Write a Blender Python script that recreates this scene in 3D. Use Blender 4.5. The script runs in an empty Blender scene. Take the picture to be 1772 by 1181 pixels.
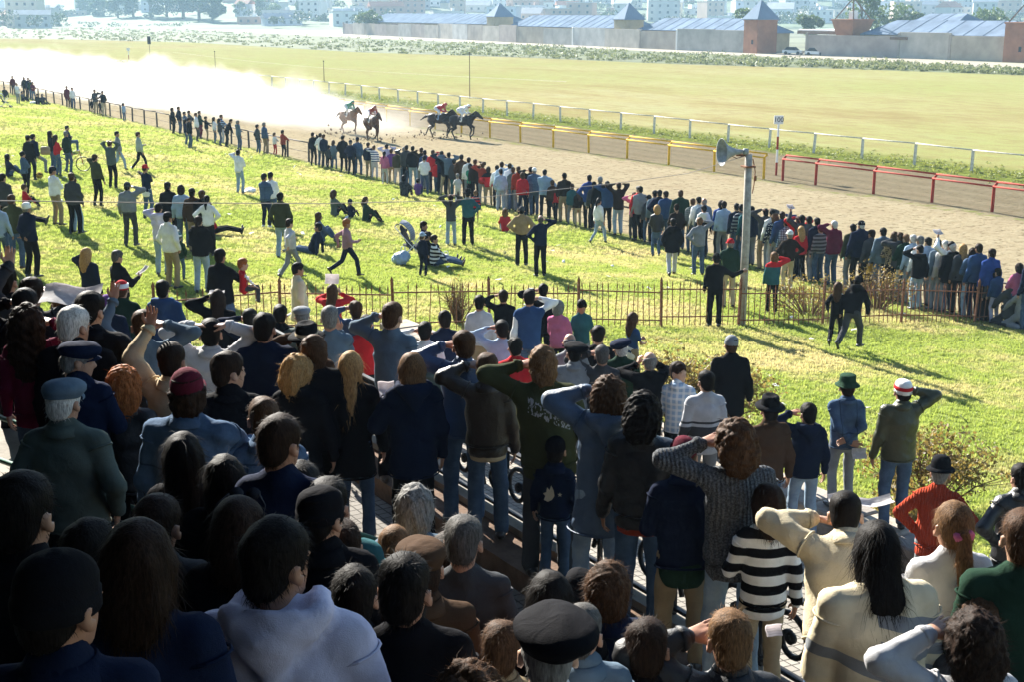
import bpy, math, random
import numpy as np

# ------------------------------------------------------------------ camera, sky, sun, exposure
SC = bpy.context.scene
COL = SC.collection
CAMZ = 7.9
PITCH = math.atan(570.5 / 2300.0)
cd = bpy.data.cameras.new("camera")
cam = bpy.data.objects.new("camera", cd)
COL.objects.link(cam)
cam.location = (0, 0, CAMZ)
cam.rotation_euler = (math.pi / 2 - PITCH, 0, 0)
cd.sensor_width = 36.0
cd.lens = 2300.0 / 1772.0 * 36.0
cd.clip_start = 0.1
cd.clip_end = 9000.0
SC.camera = cam

SUN_AZ = math.radians(27.0)      # left of the view direction
SUN_EL = math.radians(28.0)
world = bpy.data.worlds.new("World")
SC.world = world
world.use_nodes = True
wn = world.node_tree.nodes
wl = world.node_tree.links
sky = wn.new("ShaderNodeTexSky")
sky.sky_type = 'NISHITA'
sky.sun_disc = False
sky.sun_elevation = SUN_EL
sky.sun_rotation = -SUN_AZ
sky.air_density = 1.0
sky.dust_density = 0.3
sky.ozone_density = 3.0
wn["Background"].inputs[1].default_value = 0.05
wl.new(sky.outputs[0], wn["Background"].inputs[0])

sd = bpy.data.lights.new("sun", 'SUN')
sd.energy = 5.0
sd.angle = math.radians(0.5)
sd.color = (1.0, 0.95, 0.86)
sun = bpy.data.objects.new("sun", sd)
COL.objects.link(sun)
sun.location = (-40, 70, 60)
sun.rotation_euler = (math.pi / 2 - SUN_EL, 0, math.pi + SUN_AZ)

SC.view_settings.view_transform = 'Standard'
SC.view_settings.look = 'None'
SC.view_settings.exposure = 2.25
SC.view_settings.gamma = 1.0
SC.view_settings.use_curve_mapping = False
SC.render.engine = 'CYCLES'
cy = SC.cycles
cy.use_denoising = True
cy.max_bounces = 6
cy.diffuse_bounces = 3
cy.glossy_bounces = 2
cy.transmission_bounces = 3
cy.transparent_max_bounces = 6
cy.volume_bounces = 1
cy.volume_step_rate = 1.0
cy.volume_max_steps = 400
cy.sample_clamp_indirect = 6.0
cy.use_fast_gi = False

R = random.Random(7)
NR = np.random.RandomState(11)

# ------------------------------------------------------------------ helpers
TRK = math.radians(32.0)                     # the track runs 32 degrees left of the view direction
TV = np.array([-math.sin(TRK), math.cos(TRK)])   # along the track (u)
NV = np.array([math.cos(TRK), math.sin(TRK)])    # across, from the stand to the track (v)
FPX = 2300.0


def uv_of(x, y):
    return TV[0] * x + TV[1] * y, NV[0] * x + NV[1] * y


def xy_of(u, v):
    return TV[0] * u + NV[0] * v, TV[1] * u + NV[1] * v


def lawn_z(v):
    if v < 10:
        return 1.75 + 0.06 * min(10 - v, 12)
    return max(0.0, 1.75 - 0.0936 * (v - 10))


ROWS = [(-3.0, 8.0), (-2.3, 7.55), (-1.6, 7.1), (-0.9, 6.65), (-0.2, 6.2), (0.6, 5.4), (1.35, 4.95), (2.1, 4.5), (2.9, 4.1), (4.9, 3.7), (5.5, 3.87)]
STAND_U = 21.0


def terr2_z(v):
    return 2.6 - 0.09 * (v - 5.5)


def terrain(x, y):
    u, v = uv_of(x, y)
    if u < STAND_U and v < 10.95:
        if v >= 10.35:
            return 2.45
        if v >= 5.5:
            return terr2_z(v)
        if u > 13.5 and v > 3.2:
            return 2.66
        for lim, z in ROWS:
            if v < lim:
                return z
    return lawn_z(v)


def ray(px, py):
    x = (px - 886.0) / FPX
    y = -(py - 590.5) / FPX
    d = np.array([x, math.cos(PITCH) + y * math.sin(PITCH), -math.sin(PITCH) + y * math.cos(PITCH)])
    return d


def on_ground(px, py, off=0.0, z=None):
    """point where the view ray through a pixel of the photograph meets the ground (raised by off)"""
    d = ray(px, py)
    if z is not None:
        t = (z - CAMZ) / d[2]
        return d * t + np.array([0, 0, CAMZ])
    t = 1.5
    while t < 3000:
        p = d * t
        if p[2] + CAMZ <= terrain(p[0], p[1]) + off:
            break
        t += 0.03 if t < 30 else t * 0.0015
    p = d * t
    return np.array([p[0], p[1], terrain(p[0], p[1])])


def at_depth(px, py, D):
    return ray(px, py) * D + np.array([0, 0, CAMZ])


USED_LABELS = {}


def tag(o, label=None, cat=None, group=None, kind=None):
    if label:
        n = len(label.split())
        if n < 4 or n > 16:
            print("LABEL LENGTH", n, label)
        if label in USED_LABELS and not group:
            print("LABEL TWICE", label)
        USED_LABELS[label] = 1
        o["label"] = label
    if cat:
        o["category"] = cat
    if group:
        o["group"] = group
    if kind:
        o["kind"] = kind
    return o


def empty(name, loc, rz=0.0):
    o = bpy.data.objects.new(name, None)
    COL.objects.link(o)
    o.location = loc
    o.rotation_euler = (0, 0, rz)
    o.empty_display_size = 0.2
    return o


def new_mesh(name, V, F, smooth=True):
    """V (n,3) array, F list of faces or (m,k) array"""
    me = bpy.data.meshes.new(name)
    V = np.asarray(V, dtype=np.float32)
    if isinstance(F, np.ndarray):
        m, k = F.shape
        loops = F.astype(np.int32).ravel()
        starts = np.arange(m, dtype=np.int32) * k
    else:
        m = len(F)
        ln = np.array([len(f) for f in F], dtype=np.int32)
        starts = np.concatenate(([0], np.cumsum(ln)[:-1])).astype(np.int32) if m else np.zeros(0, np.int32)
        loops = np.array([i for f in F for i in f], dtype=np.int32)
    me.vertices.add(len(V))
    me.vertices.foreach_set("co", V.ravel())
    me.loops.add(len(loops))
    me.loops.foreach_set("vertex_index", loops)
    me.polygons.add(m)
    me.polygons.foreach_set("loop_start", starts)
    me.polygons.foreach_set("use_smooth", np.full(m, smooth, dtype=bool))
    me.update(calc_edges=True)
    me.validate()
    return me


def link(name, me, mat=None, parent=None, loc=None, rz=None, mats=None):
    o = bpy.data.objects.new(name, me)
    COL.objects.link(o)
    if mats:
        for m in mats:
            me.materials.append(m)
    elif mat is not None and len(me.materials) == 0:
        me.materials.append(mat)
    if parent is not None:
        o.parent = parent
    if loc is not None:
        o.location = loc
    if rz is not None:
        o.rotation_euler = (0, 0, rz)
    return o


class MB:
    """collects boxes, tubes, lathes and loose faces into one mesh"""

    def __init__(self):
        self.V, self.F = [], []

    def add(self, V, F):
        b = len(self.V)
        self.V.extend([tuple(v) for v in V])
        self.F.extend([tuple(i + b for i in f) for f in F])
        return self

    def box(self, c, s, rz=0.0, bev=0.0):
        hx, hy, hz = s[0] / 2, s[1] / 2, s[2] / 2
        if bev <= 0:
            P = [(x, y, z) for z in (-hz, hz) for x, y in ((-hx, -hy), (hx, -hy), (hx, hy), (-hx, hy))]
            F = [(3, 2, 1, 0), (4, 5, 6, 7), (0, 1, 5, 4), (1, 2, 6, 5), (2, 3, 7, 6), (3, 0, 4, 7)]
        else:
            b = bev
            P = []
            for z, e in ((-hz, b), (-hz + b, 0), (hz - b, 0), (hz, b)):
                P += [(-hx + e, -hy + e, z), (hx - e, -hy + e, z), (hx - e, hy - e, z), (-hx + e, hy - e, z)]
            F = [(3, 2, 1, 0), (12, 13, 14, 15)]
            for k in range(3):
                for i in range(4):
                    j = (i + 1) % 4
                    F.append((4 * k + i, 4 * k + j, 4 * k + 4 + j, 4 * k + 4 + i))
        ca, sa = math.cos(rz), math.sin(rz)
        P = [(c[0] + x * ca - y * sa, c[1] + x * sa + y * ca, c[2] + z) for x, y, z in P]
        return self.add(P, F)

    def tube(self, pts, r, n=8, cap=True, r2=None):
        pts = [np.array(p, float) for p in pts]
        m = len(pts)
        rs = [r + (r2 - r) * i / max(1, m - 1) if r2 is not None else r for i in range(m)] if not isinstance(r, (list, tuple)) else r
        V, F = [], []
        up = np.array([0, 0, 1.0])
        prev = None
        for i, p in enumerate(pts):
            t = pts[min(i + 1, m - 1)] - pts[max(i - 1, 0)]
            t = t / (np.linalg.norm(t) + 1e-9)
            if prev is None:
                a = np.cross(t, up)
                if np.linalg.norm(a) < 1e-3:
                    a = np.cross(t, np.array([1.0, 0, 0]))
            else:
                a = prev - t * np.dot(prev, t)
            a = a / (np.linalg.norm(a) + 1e-9)
            prev = a
            b = np.cross(t, a)
            for k in range(n):
                an = 2 * math.pi * k / n
                V.append(p + rs[i] * (math.cos(an) * a + math.sin(an) * b))
        for i in range(m - 1):
            for k in range(n):
                F.append((i * n + k, i * n + (k + 1) % n, (i + 1) * n + (k + 1) % n, (i + 1) * n + k))
        if cap:
            F.append(tuple(reversed(range(n))))
            F.append(tuple(range((m - 1) * n, m * n)))
        return self.add(V, F)

    def lathe(self, prof, n=16, c=(0, 0, 0), sx=1.0, sy=1.0, M=None):
        V, F = [], []
        for r, z in prof:
            for k in range(n):
                a = 2 * math.pi * k / n
                p = np.array([r * math.cos(a) * sx, r * math.sin(a) * sy, z])
                if M is not None:
                    p = M @ p
                V.append(p + np.array(c))
        m = len(prof)
        for i in range(m - 1):
            for k in range(n):
                F.append((i * n + k, i * n + (k + 1) % n, (i + 1) * n + (k + 1) % n, (i + 1) * n + k))
        F.append(tuple(reversed(range(n))))
        F.append(tuple(range((m - 1) * n, m * n)))
        return self.add(V, F)

    def build(self, name, mat, parent=None, loc=None, rz=None, smooth=False):
        return link(name, new_mesh(name, np.array(self.V), self.F, smooth), mat, parent, loc, rz)


# ------------------------------------------------------------------ materials
MATS = {}


def nodes_of(name):
    m = bpy.data.materials.new(name)
    m.use_nodes = True
    nt = m.node_tree
    return m, nt, nt.nodes, nt.links, nt.nodes["Principled BSDF"]


def N(nt, kind, **kw):
    n = nt.nodes.new(kind)
    for k, v in kw.items():
        if k.startswith("i_"):
            n.inputs[k[2:].replace("_", " ")].default_value = v
        else:
            setattr(n, k, v)
    return n


def mixc(nt, fac, a, b, mode='MIX'):
    n = nt.nodes.new("ShaderNodeMix")
    n.data_type = 'RGBA'
    n.blend_type = mode
    for sock, val in ((0, fac), (6, a), (7, b)):
        if isinstance(val, (int, float)):
            n.inputs[sock].default_value = val
        elif isinstance(val, tuple):
            n.inputs[sock].default_value = (val[0], val[1], val[2], 1)
        else:
            nt.links.new(val, n.inputs[sock])
    return n.outputs[2]


def math_n(nt, op, a, b=None, clamp=False):
    n = nt.nodes.new("ShaderNodeMath")
    n.operation = op
    n.use_clamp = clamp
    for i, val in enumerate((a, b)):
        if val is None:
            continue
        if isinstance(val, (int, float)):
            n.inputs[i].default_value = val
        else:
            nt.links.new(val, n.inputs[i])
    return n.outputs[0]


def ramp(nt, fac, stops, interp='LINEAR'):
    n = nt.nodes.new("ShaderNodeValToRGB")
    n.color_ramp.interpolation = interp
    el = n.color_ramp.elements
    while len(el) > 1:
        el.remove(el[-1])
    el[0].position = stops[0][0]
    el[0].color = (*stops[0][1], 1) if isinstance(stops[0][1], tuple) else (stops[0][1],) * 3 + (1,)
    for p, c in stops[1:]:
        e = el.new(p)
        e.color = (*c, 1) if isinstance(c, tuple) else (c, c, c, 1)
    nt.links.new(fac, n.inputs[0])
    return n.outputs[0]


def noise(nt, vec, scale, detail=3, rough=0.55, dist=0.0):
    n = nt.nodes.new("ShaderNodeTexNoise")
    n.inputs["Scale"].default_value = scale
    n.inputs["Detail"].default_value = detail
    n.inputs["Roughness"].default_value = rough
    n.inputs["Distortion"].default_value = dist
    if vec is not None:
        nt.links.new(vec, n.inputs["Vector"])
    return n.outputs["Fac"]


def objco(nt):
    n = nt.nodes.new("ShaderNodeTexCoord")
    return n.outputs["Object"]


def scaled(nt, vec, s):
    n = nt.nodes.new("ShaderNodeMapping")
    n.inputs["Scale"].default_value = s
    nt.links.new(vec, n.inputs["Vector"])
    return n.outputs[0]


def bump(nt, h, strength, dist, bsdf):
    n = nt.nodes.new("ShaderNodeBump")
    n.inputs["Strength"].default_value = strength
    n.inputs["Distance"].default_value = dist
    nt.links.new(h, n.inputs["Height"])
    nt.links.new(n.outputs[0], bsdf.inputs["Normal"])
    return n


def simple(name, col, rough=0.7, var=0.25, nscale=6.0, bumps=0.0, bscale=40.0, metal=0.0, spec=None):
    if name in MATS:
        return MATS[name]
    m, nt, ns, ls, b = nodes_of(name)
    co = objco(nt)
    f = noise(nt, co, nscale, 4)
    c2 = tuple(max(0.0, c * (1 - var)) for c in col)
    c3 = tuple(min(1.0, c * (1 + var)) for c in col)
    ls.new(ramp(nt, f, [(0.3, c2), (0.7, c3)]), b.inputs["Base Color"])
    b.inputs["Roughness"].default_value = rough
    b.inputs["Metallic"].default_value = metal
    b.inputs["Specular IOR Level"].default_value = (0.12 if metal == 0 else 0.5) if spec is None else spec
    if bumps > 0:
        bump(nt, noise(nt, co, bscale, 3), bumps, 0.02, b)
    MATS[name] = m
    return m
# ------------------------------------------------------------------ ground: lawn, track, infield
RZ = TRK                                    # local x = v (towards the track), local y = u (along it)


def ground_material():
    m, nt, ns, ls, b = nodes_of("lawn_track_infield")
    co = objco(nt)
    sep = nt.nodes.new("ShaderNodeSeparateXYZ")
    ls.new(co, sep.inputs[0])
    v = sep.outputs[0]
    wob = noise(nt, co, 0.35, 4)
    wobf = noise(nt, co, 2.2, 4)
    vv = math_n(nt, 'ADD', v, math_n(nt, 'ADD', math_n(nt, 'MULTIPLY', math_n(nt, 'SUBTRACT', wob, 0.5), 2.2),
                                     math_n(nt, 'MULTIPLY', math_n(nt, 'SUBTRACT', wobf, 0.5), 1.6)))
    # lawn: green and straw patches
    n1 = noise(nt, co, 0.28, 5, 0.6)
    n2 = noise(nt, co, 1.7, 5, 0.65)
    n3 = noise(nt, co, 9.0, 4, 0.7)
    n4 = noise(nt, co, 45.0, 3, 0.7)
    green = ramp(nt, n2, [(0.3, (0.1, 0.14, 0.022)), (0.55, (0.165, 0.205, 0.04)), (0.75, (0.22, 0.245, 0.06))])
    straw = ramp(nt, n3, [(0.3, (0.18, 0.15, 0.065)), (0.7, (0.28, 0.235, 0.115))])
    pf = math_n(nt, 'ADD', math_n(nt, 'MULTIPLY', n1, 0.62), math_n(nt, 'MULTIPLY', n2, 0.38))
    patch = ramp(nt, pf, [(0.465, 0.0), (0.61, 0.92)])
    lawn = mixc(nt, patch, green, straw)
    lawn = mixc(nt, math_n(nt, 'MULTIPLY', ramp(nt, n4, [(0.35, 1.0), (0.6, 0.0)]), 0.3), lawn, (0.07, 0.08, 0.02))
    # sand
    s1 = noise(nt, co, 0.5, 4)
    s2 = noise(nt, co, 3.0, 5, 0.7)
    sand = ramp(nt, s2, [(0.36, (0.11, 0.087, 0.053)), (0.45, (0.27, 0.226, 0.142)), (0.75, (0.33, 0.285, 0.19))])
    sand = mixc(nt, ramp(nt, s1, [(0.35, 0.0), (0.75, 0.4)]), sand, (0.19, 0.14, 0.085))
    # harrowed dirt: furrows along the track
    wv = nt.nodes.new("ShaderNodeTexWave")
    wv.bands_direction = 'X'
    wv.inputs["Scale"].default_value = 0.19
    wv.inputs["Distortion"].default_value = 5.0
    wv.inputs["Detail"].default_value = 3
    wv.inputs["Detail Scale"].default_value = 2.5
    ls.new(scaled(nt, co, (1, 0.12, 1)), wv.inputs["Vector"])
    dirt = mixc(nt, wv.outputs["Fac"], (0.088, 0.072, 0.046), (0.12, 0.098, 0.064))
    dirt = mixc(nt, 0.3, dirt, sand)
    # verge between dirt and infield
    vg = ramp(nt, n2, [(0.35, (0.07, 0.085, 0.02)), (0.65, (0.16, 0.19, 0.04))])
    # infield: dry grass with mown streaks
    st = nt.nodes.new("ShaderNodeTexNoise")
    st.inputs["Scale"].default_value = 0.12
    st.inputs["Detail"].default_value = 11
    st.inputs["Roughness"].default_value = 0.74
    ls.new(scaled(nt, co, (1.0, 0.3, 1)), st.inputs["Vector"])
    big = noise(nt, co, 0.016, 3)
    inf = ramp(nt, st.outputs["Fac"], [(0.36, (0.22, 0.16, 0.075)), (0.5, (0.315, 0.28, 0.14)), (0.64, (0.34, 0.33, 0.19))])
    inf = mixc(nt, ramp(nt, big, [(0.36, 0.1), (0.62, 0.85)]), inf, (0.25, 0.285, 0.1))
    n5 = noise(nt, scaled(nt, co, (1, 0.4, 1)), 0.9, 6, 0.75)
    inf = mixc(nt, ramp(nt, n5, [(0.4, 0.55), (0.56, 0.0)]), inf, (0.2, 0.15, 0.07))
    inf = mixc(nt, ramp(nt, n5, [(0.52, 0.0), (0.7, 0.5)]), inf, (0.2, 0.24, 0.075))
    inf = mixc(nt, ramp(nt, n3, [(0.4, 0.5), (0.6, 0.0)]), inf, (0.17, 0.14, 0.06))

    def step(a, w):
        return math_n(nt, 'DIVIDE', math_n(nt, 'SUBTRACT', vv, a - w / 2), w, True)
    c = mixc(nt, step(28.9, 0.7), lawn, sand)
    c = mixc(nt, step(44.3, 2.0), c, dirt)
    c = mixc(nt, step(53.6, 0.7), c, vg)
    c = mixc(nt, step(58.0, 2.6), c, inf)
    # thin weeds under the rail
    wd = math_n(nt, 'MULTIPLY', math_n(nt, 'SUBTRACT', 1.0, math_n(nt, 'ABSOLUTE', math_n(nt, 'MULTIPLY', math_n(nt, 'SUBTRACT', vv, 44.2), 1.6)), True), ramp(nt, n2, [(0.45, 0.0), (0.6, 0.8)]))
    c = mixc(nt, wd, c, (0.12, 0.15, 0.03))
    ls.new(c, b.inputs["Base Color"])
    b.inputs["Roughness"].default_value = 0.95
    b.inputs["Specular IOR Level"].default_value = 0.0
    soil = math_n(nt, 'MULTIPLY', step(28.9, 0.7), math_n(nt, 'SUBTRACT', 1.0, step(53.6, 0.7)))
    hh = math_n(nt, 'ADD', math_n(nt, 'ADD', math_n(nt, 'MULTIPLY', n3, 0.5), math_n(nt, 'MULTIPLY', n4, 0.12)),
                math_n(nt, 'MULTIPLY', soil, math_n(nt, 'ADD', math_n(nt, 'MULTIPLY', s2, 0.6), math_n(nt, 'MULTIPLY', wv.outputs["Fac"], 0.25))))
    bump(nt, hh, 0.75, 0.16, b)
    return m


def build_ground():
    vs = list(np.arange(-40, -4, 6.0)) + list(np.arange(-4, 60, 1.0)) + [62, 66, 72, 80, 95, 120, 160, 220, 320, 500, 800, 1300, 2200, 3600]
    us = [-3600, -2000, -1000, -500, -250, -120, -60] + list(np.arange(-40, 110, 2.0)) + [115, 125, 140, 165, 200, 260, 350, 500, 800, 1300, 2200, 3600]
    vs = [-2600, -1200, -500, -200, -90] + vs
    V, F = [], []
    rr = random.Random(3)
    for v in vs:
        for u in us:
            z = lawn_z(v)
            if -40 < u < 110 and 11.5 < v < 28:
                z += 0.05 * math.sin(u * 0.35 + v * 0.2) * math.sin(v * 0.45 - u * 0.11)
            if 42 < v < 53 and -40 < u < 110:
                z += rr.uniform(-0.015, 0.015)
            V.append((v, u, z))
    n = len(us)
    for i in range(len(vs) - 1):
        for j in range(n - 1):
            F.append((i * n + j, (i + 1) * n + j, (i + 1) * n + j + 1, i * n + j + 1))
    o = link("ground", new_mesh("ground", np.array(V), F, True), ground_material(), None, (0, 0, 0), RZ)
    tag(o, kind="structure")
    return o


build_ground()


def sheet(name, pix_near, pix_far, z, mat):
    """a flat strip of ground between two lines, each traced on the ground"""
    P = [on_ground(x, y, z=z) for x, y in pix_near] + [on_ground(x, y, z=z) for x, y in reversed(pix_far)]
    n = len(pix_near)
    F = [(i, i + 1, 2 * n - 2 - i, 2 * n - 1 - i) for i in range(n - 1)]
    o = link(name, new_mesh(name, np.array(P), F, False), mat)
    return tag(o, kind="structure")


SCRUB_NEAR = [(-260, 62), (120, 68), (330, 73), (620, 90), (900, 99), (1180, 111), (1500, 120), (1772, 130), (2300, 152)]
SCRUB_FAR = [(-260, 44), (120, 47), (330, 51), (620, 65), (900, 77), (1180, 91), (1500, 106), (1772, 119), (2300, 141)]
ROAD_FAR = [(-260, 38.5), (120, 40.5), (330, 44), (620, 57), (900, 70), (1180, 84), (1500, 98), (1772, 109.5), (2300, 130)]
sheet("scrub_ground", SCRUB_NEAR, SCRUB_FAR, 0.012, simple("scrub_soil", (0.085, 0.1, 0.042), 0.95, 0.4, 0.08))
sheet("dirt_road", SCRUB_FAR, ROAD_FAR, 0.02, simple("road_dust", (0.27, 0.235, 0.18), 0.95, 0.12, 0.1))
sheet("waste_ground", ROAD_FAR, [(x, 26.5 - 0.0006 * x) for x, _ in ROAD_FAR], 0.014, simple("waste_soil", (0.13, 0.14, 0.09), 0.95, 0.45, 0.03))
# ------------------------------------------------------------------ far hill behind the town
def build_hill():
    V, F = [], []
    rr = np.random.RandomState(5)
    xs = np.linspace(-1500, 1700, 65)
    ys = list(np.linspace(560, 1100, 10)) + list(np.linspace(1160, 2300, 20))
    for y in ys:
        for x in xs:
            z = 0.0
            if y > 620:
                z = 95 * (1 - math.cos(min(1.0, (y - 620) / 1500.0) * math.pi)) / 2
                z += (6 * math.sin(x * 0.006 + 1.3) + 4 * math.sin(x * 0.017 + y * 0.004)) * min(1, (y - 620) / 400.0)
            V.append((x, y, max(z, 0) - 0.25 if y < 640 else max(z, 0)))
    n = len(xs)
    for j in range(len(ys) - 1):
        for i in range(n - 1):
            F.append((j * n + i, j * n + i + 1, (j + 1) * n + i + 1, (j + 1) * n + i))
    o = link("hill", new_mesh("hill", np.array(V), F, True), simple("hill_scrub", (0.09, 0.12, 0.06), 0.95, 0.5, 0.02))
    tag(o, kind="structure")


def hill_z(x, y):
    if y <= 620:
        return 0.0
    z = 95 * (1 - math.cos(min(1.0, (y - 620) / 1500.0) * math.pi)) / 2
    z += (6 * math.sin(x * 0.006 + 1.3) + 4 * math.sin(x * 0.017 + y * 0.004)) * min(1, (y - 620) / 400.0)
    return max(z, 0)


build_hill()

# ------------------------------------------------------------------ grandstand: steps, terraces, roof
concrete = simple("stand_concrete", (0.22, 0.2, 0.17), 0.9, 0.35, 2.0, 0.3, 30)
brown_kerb = simple("kerb_brown", (0.12, 0.075, 0.05), 0.9, 0.4, 5.0, 0.4, 30)
stone_cap = simple("stone_coping", (0.2, 0.18, 0.15), 0.85, 0.25, 4.0, 0.3, 40)


def tile_material(name, base, size, joint):
    m, nt, ns, ls, b = nodes_of(name)
    co = objco(nt)
    br = nt.nodes.new("ShaderNodeTexBrick")
    br.offset = 0.0
    br.inputs["Scale"].default_value = 1.0
    br.inputs["Brick Width"].default_value = size
    br.inputs["Row Height"].default_value = size
    br.inputs["Mortar Size"].default_value = joint
    br.inputs["Mortar Smooth"].default_value = 0.2
    c1 = tuple(c * 0.85 for c in base)
    c2 = tuple(min(1, c * 1.12) for c in base)
    br.inputs["Color1"].default_value = (*c1, 1)
    br.inputs["Color2"].default_value = (*c2, 1)
    br.inputs["Mortar"].default_value = (base[0] * 0.22, base[1] * 0.22, base[2] * 0.22, 1)
    ls.new(co, br.inputs["Vector"])
    dirt = noise(nt, co, 1.3, 5, 0.65)
    ls.new(mixc(nt, ramp(nt, dirt, [(0.35, 0.45), (0.65, 0.0)]), br.outputs["Color"], (0.12, 0.1, 0.08)), b.inputs["Base Color"])
    b.inputs["Roughness"].default_value = 0.9
    b.inputs["Specular IOR Level"].default_value = 0.15
    bump(nt, math_n(nt, 'SUBTRACT', 1.0, br.outputs["Fac"]), 0.6, 0.01, b)
    return m


tile_dark = tile_material("terrace_tiles", (0.2, 0.185, 0.165), 0.1, 0.007)
tile_lite = tile_material("pavement_tiles", (0.3, 0.275, 0.235), 0.1, 0.008)


def local_box(mb, v0, v1, u0, u1, z0, z1):
    mb.box(((v0 + v1) / 2, (u0 + u1) / 2, (z0 + z1) / 2), (v1 - v0, u1 - u0, z1 - z0))


def build_stand():
    root = empty("grandstand", (0, 0, 0), RZ)
    tag(root, "concrete grandstand of broad steps crowded with people, roof overhead", "grandstand")
    prev = -9.0
    for lim, z in ROWS[:9]:
        mb = MB()
        local_box(mb, prev, lim, -12, STAND_U if lim < 2.5 else 13.5, 0.5, z)
        mb.build("step", concrete, root)
        prev = lim
    mb = MB()
    local_box(mb, 2.9, 4.9, -12, 13.5, 0.5, 3.70)
    mb.build("terrace", tile_dark, root)
    mb = MB()
    local_box(mb, 4.9, 5.45, -12, 13.5, 0.5, 3.87)
    mb.build("kerb", brown_kerb, root)
    mb = MB()
    local_box(mb, 5.24, 5.42, -12, 13.5, 3.873, 3.93)
    mb.build("coping", stone_cap, root)
    mb = MB()
    local_box(mb, 2.1, 3.2, 13.5, STAND_U, 0.5, 2.9)
    local_box(mb, 3.2, 5.5, 13.5, STAND_U, 0.5, 2.66)
    mb.build("side_terrace", tile_lite, root)
    # roof overhead and the walls behind: all outside the picture, they shade the upper rows
    mb = MB()
    local_box(mb, -10, 2.5, -14, 32, 10.4, 10.7)
    mb.build("roof", simple("roof_sheet", (0.05, 0.05, 0.05), 0.8), root)
    mb = MB()
    local_box(mb, -10.3, -10, -14, 32, 0.5, 10.4)
    local_box(mb, -10, 2.6, -14.3, -14, 0.5, 10.4)
    mb.build("rear_wall", simple("stand_wall", (0.05, 0.045, 0.04), 0.9), root)
    for u in (-8, 2, 12, 22):
        mb = MB()
        local_box(mb, -5.2, -4.8, u - 0.2, u + 0.2, 3.0, 10.4)
        mb.build("column", concrete, root)
    # lower pavement beyond the iron balustrade
    mb = MB()
    V = [(5.5, -25, 2.6), (10.35, -25, terr2_z(10.35)), (10.35, STAND_U, terr2_z(10.35)), (5.5, STAND_U, 2.6),
         (5.5, -25, 0.5), (10.35, -25, 0.5), (10.35, STAND_U, 0.5), (5.5, STAND_U, 0.5)]
    mb.add(V, [(0, 1, 2, 3), (4, 5, 1, 0), (5, 6, 2, 1), (6, 7, 3, 2), (7, 4, 0, 3)])
    o = mb.build("pavement", tile_lite, None, (0, 0, 0), RZ)
    tag(o, kind="structure")


build_stand()

# green pipe handrail between the rows
pipe_green = simple("green_pipe", (0.05, 0.12, 0.085), 0.4, 0.3, 8.0)


def build_handrail():
    a = np.array([-4.8, 10.27])
    b = np.array([-0.02, 6.53])
    root = empty("handrail", (a[0], a[1], 4.5))
    tag(root, "green pipe handrail running between the standing rows", "handrail")
    for name, z in (("top_rail", 0.45), ("mid_rail", 0.1)):
        mb = MB()
        mb.tube([(0, 0, z), (b[0] - a[0], b[1] - a[1], z)], 0.022, 8)
        mb.build(name, pipe_green, root, smooth=True)
    for i in range(5):
        t = (i + 0.1) / 4.2
        q = (b - a) * t
        mb = MB()
        mb.tube([(q[0], q[1], -0.6), (q[0], q[1], 0.43)], 0.02, 8)
        mb.build("post", pipe_green, root, smooth=True)


build_handrail()

# ------------------------------------------------------------------ wrought iron balustrade with scrolls
iron = simple("black_iron", (0.02, 0.02, 0.022), 0.45, 0.3, 10)


def spiral(cx, cz, r0, r1, turns, a0, n=22):
    pts = []
    for i in range(n):
        t = i / (n - 1)
        a = a0 + turns * 2 * math.pi * t
        r = r0 + (r1 - r0) * t
        pts.append((cx + r * math.cos(a), cz + r * math.sin(a)))
    return pts


def build_balustrade():
    root = empty("balustrade", (*xy_of(0, 5.33), 3.93), RZ)
    tag(root, "low black wrought iron balustrade of curling scrolls along terrace edge", "railing")
    u0, u1 = -3.0, 13.5
    for name, z in (("top_rail", 0.56), ("bottom_rail", 0.05)):
        MB().box((0, (u0 + u1) / 2, z), (0.045, u1 - u0, 0.026), 0, 0.004).build(name, iron, root)
    step = 0.86
    uu = u0
    post = MB().box((0, 0, 0.28), (0.03, 0.03, 0.56), 0, 0.004)
    post_me = new_mesh("post", np.array(post.V), post.F, False)
    sm = []
    for s in (1, -1):
        mb = MB()
        # a big C-scroll that starts as a volute and sweeps up into a smaller curl
        low = spiral(0.25 * s, 0.28, 0.04, 0.21, 1.35 * s, math.pi / 2)
        mb.tube([(0, p[0], p[1]) for p in low], 0.02, 6)
        up = spiral(0.075 * s, 0.42, 0.02, 0.075, 1.2 * s, math.pi)
        mb.tube([(0, p[0], p[1]) for p in up], 0.016, 6)
        e, f = low[-1], up[-1]
        mb.tube([(0, e[0], e[1]), (0, (e[0] + f[0]) / 2 - 0.05 * s, (e[1] + f[1]) / 2), (0, f[0], f[1])], 0.017, 6)
        mb.lathe([(0.001, -0.02), (0.04, -0.014), (0.04, 0.014), (0.001, 0.02)], 10, (0, 0.25 * s, 0.29), M=np.array([[0, 0, 1], [1, 0, 0], [0, 1, 0]], float))
        sm.append(new_mesh("scroll", np.array(mb.V), mb.F, True))
    while uu < u1 + 0.1:
        link("post", post_me, iron, root, (0, uu, 0))
        if uu + step < u1 + 0.1:
            link("scroll", sm[0], iron, root, (0, uu, 0))
            link("scroll", sm[1], iron, root, (0, uu + step, 0))
        uu += step


build_balustrade()

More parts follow.
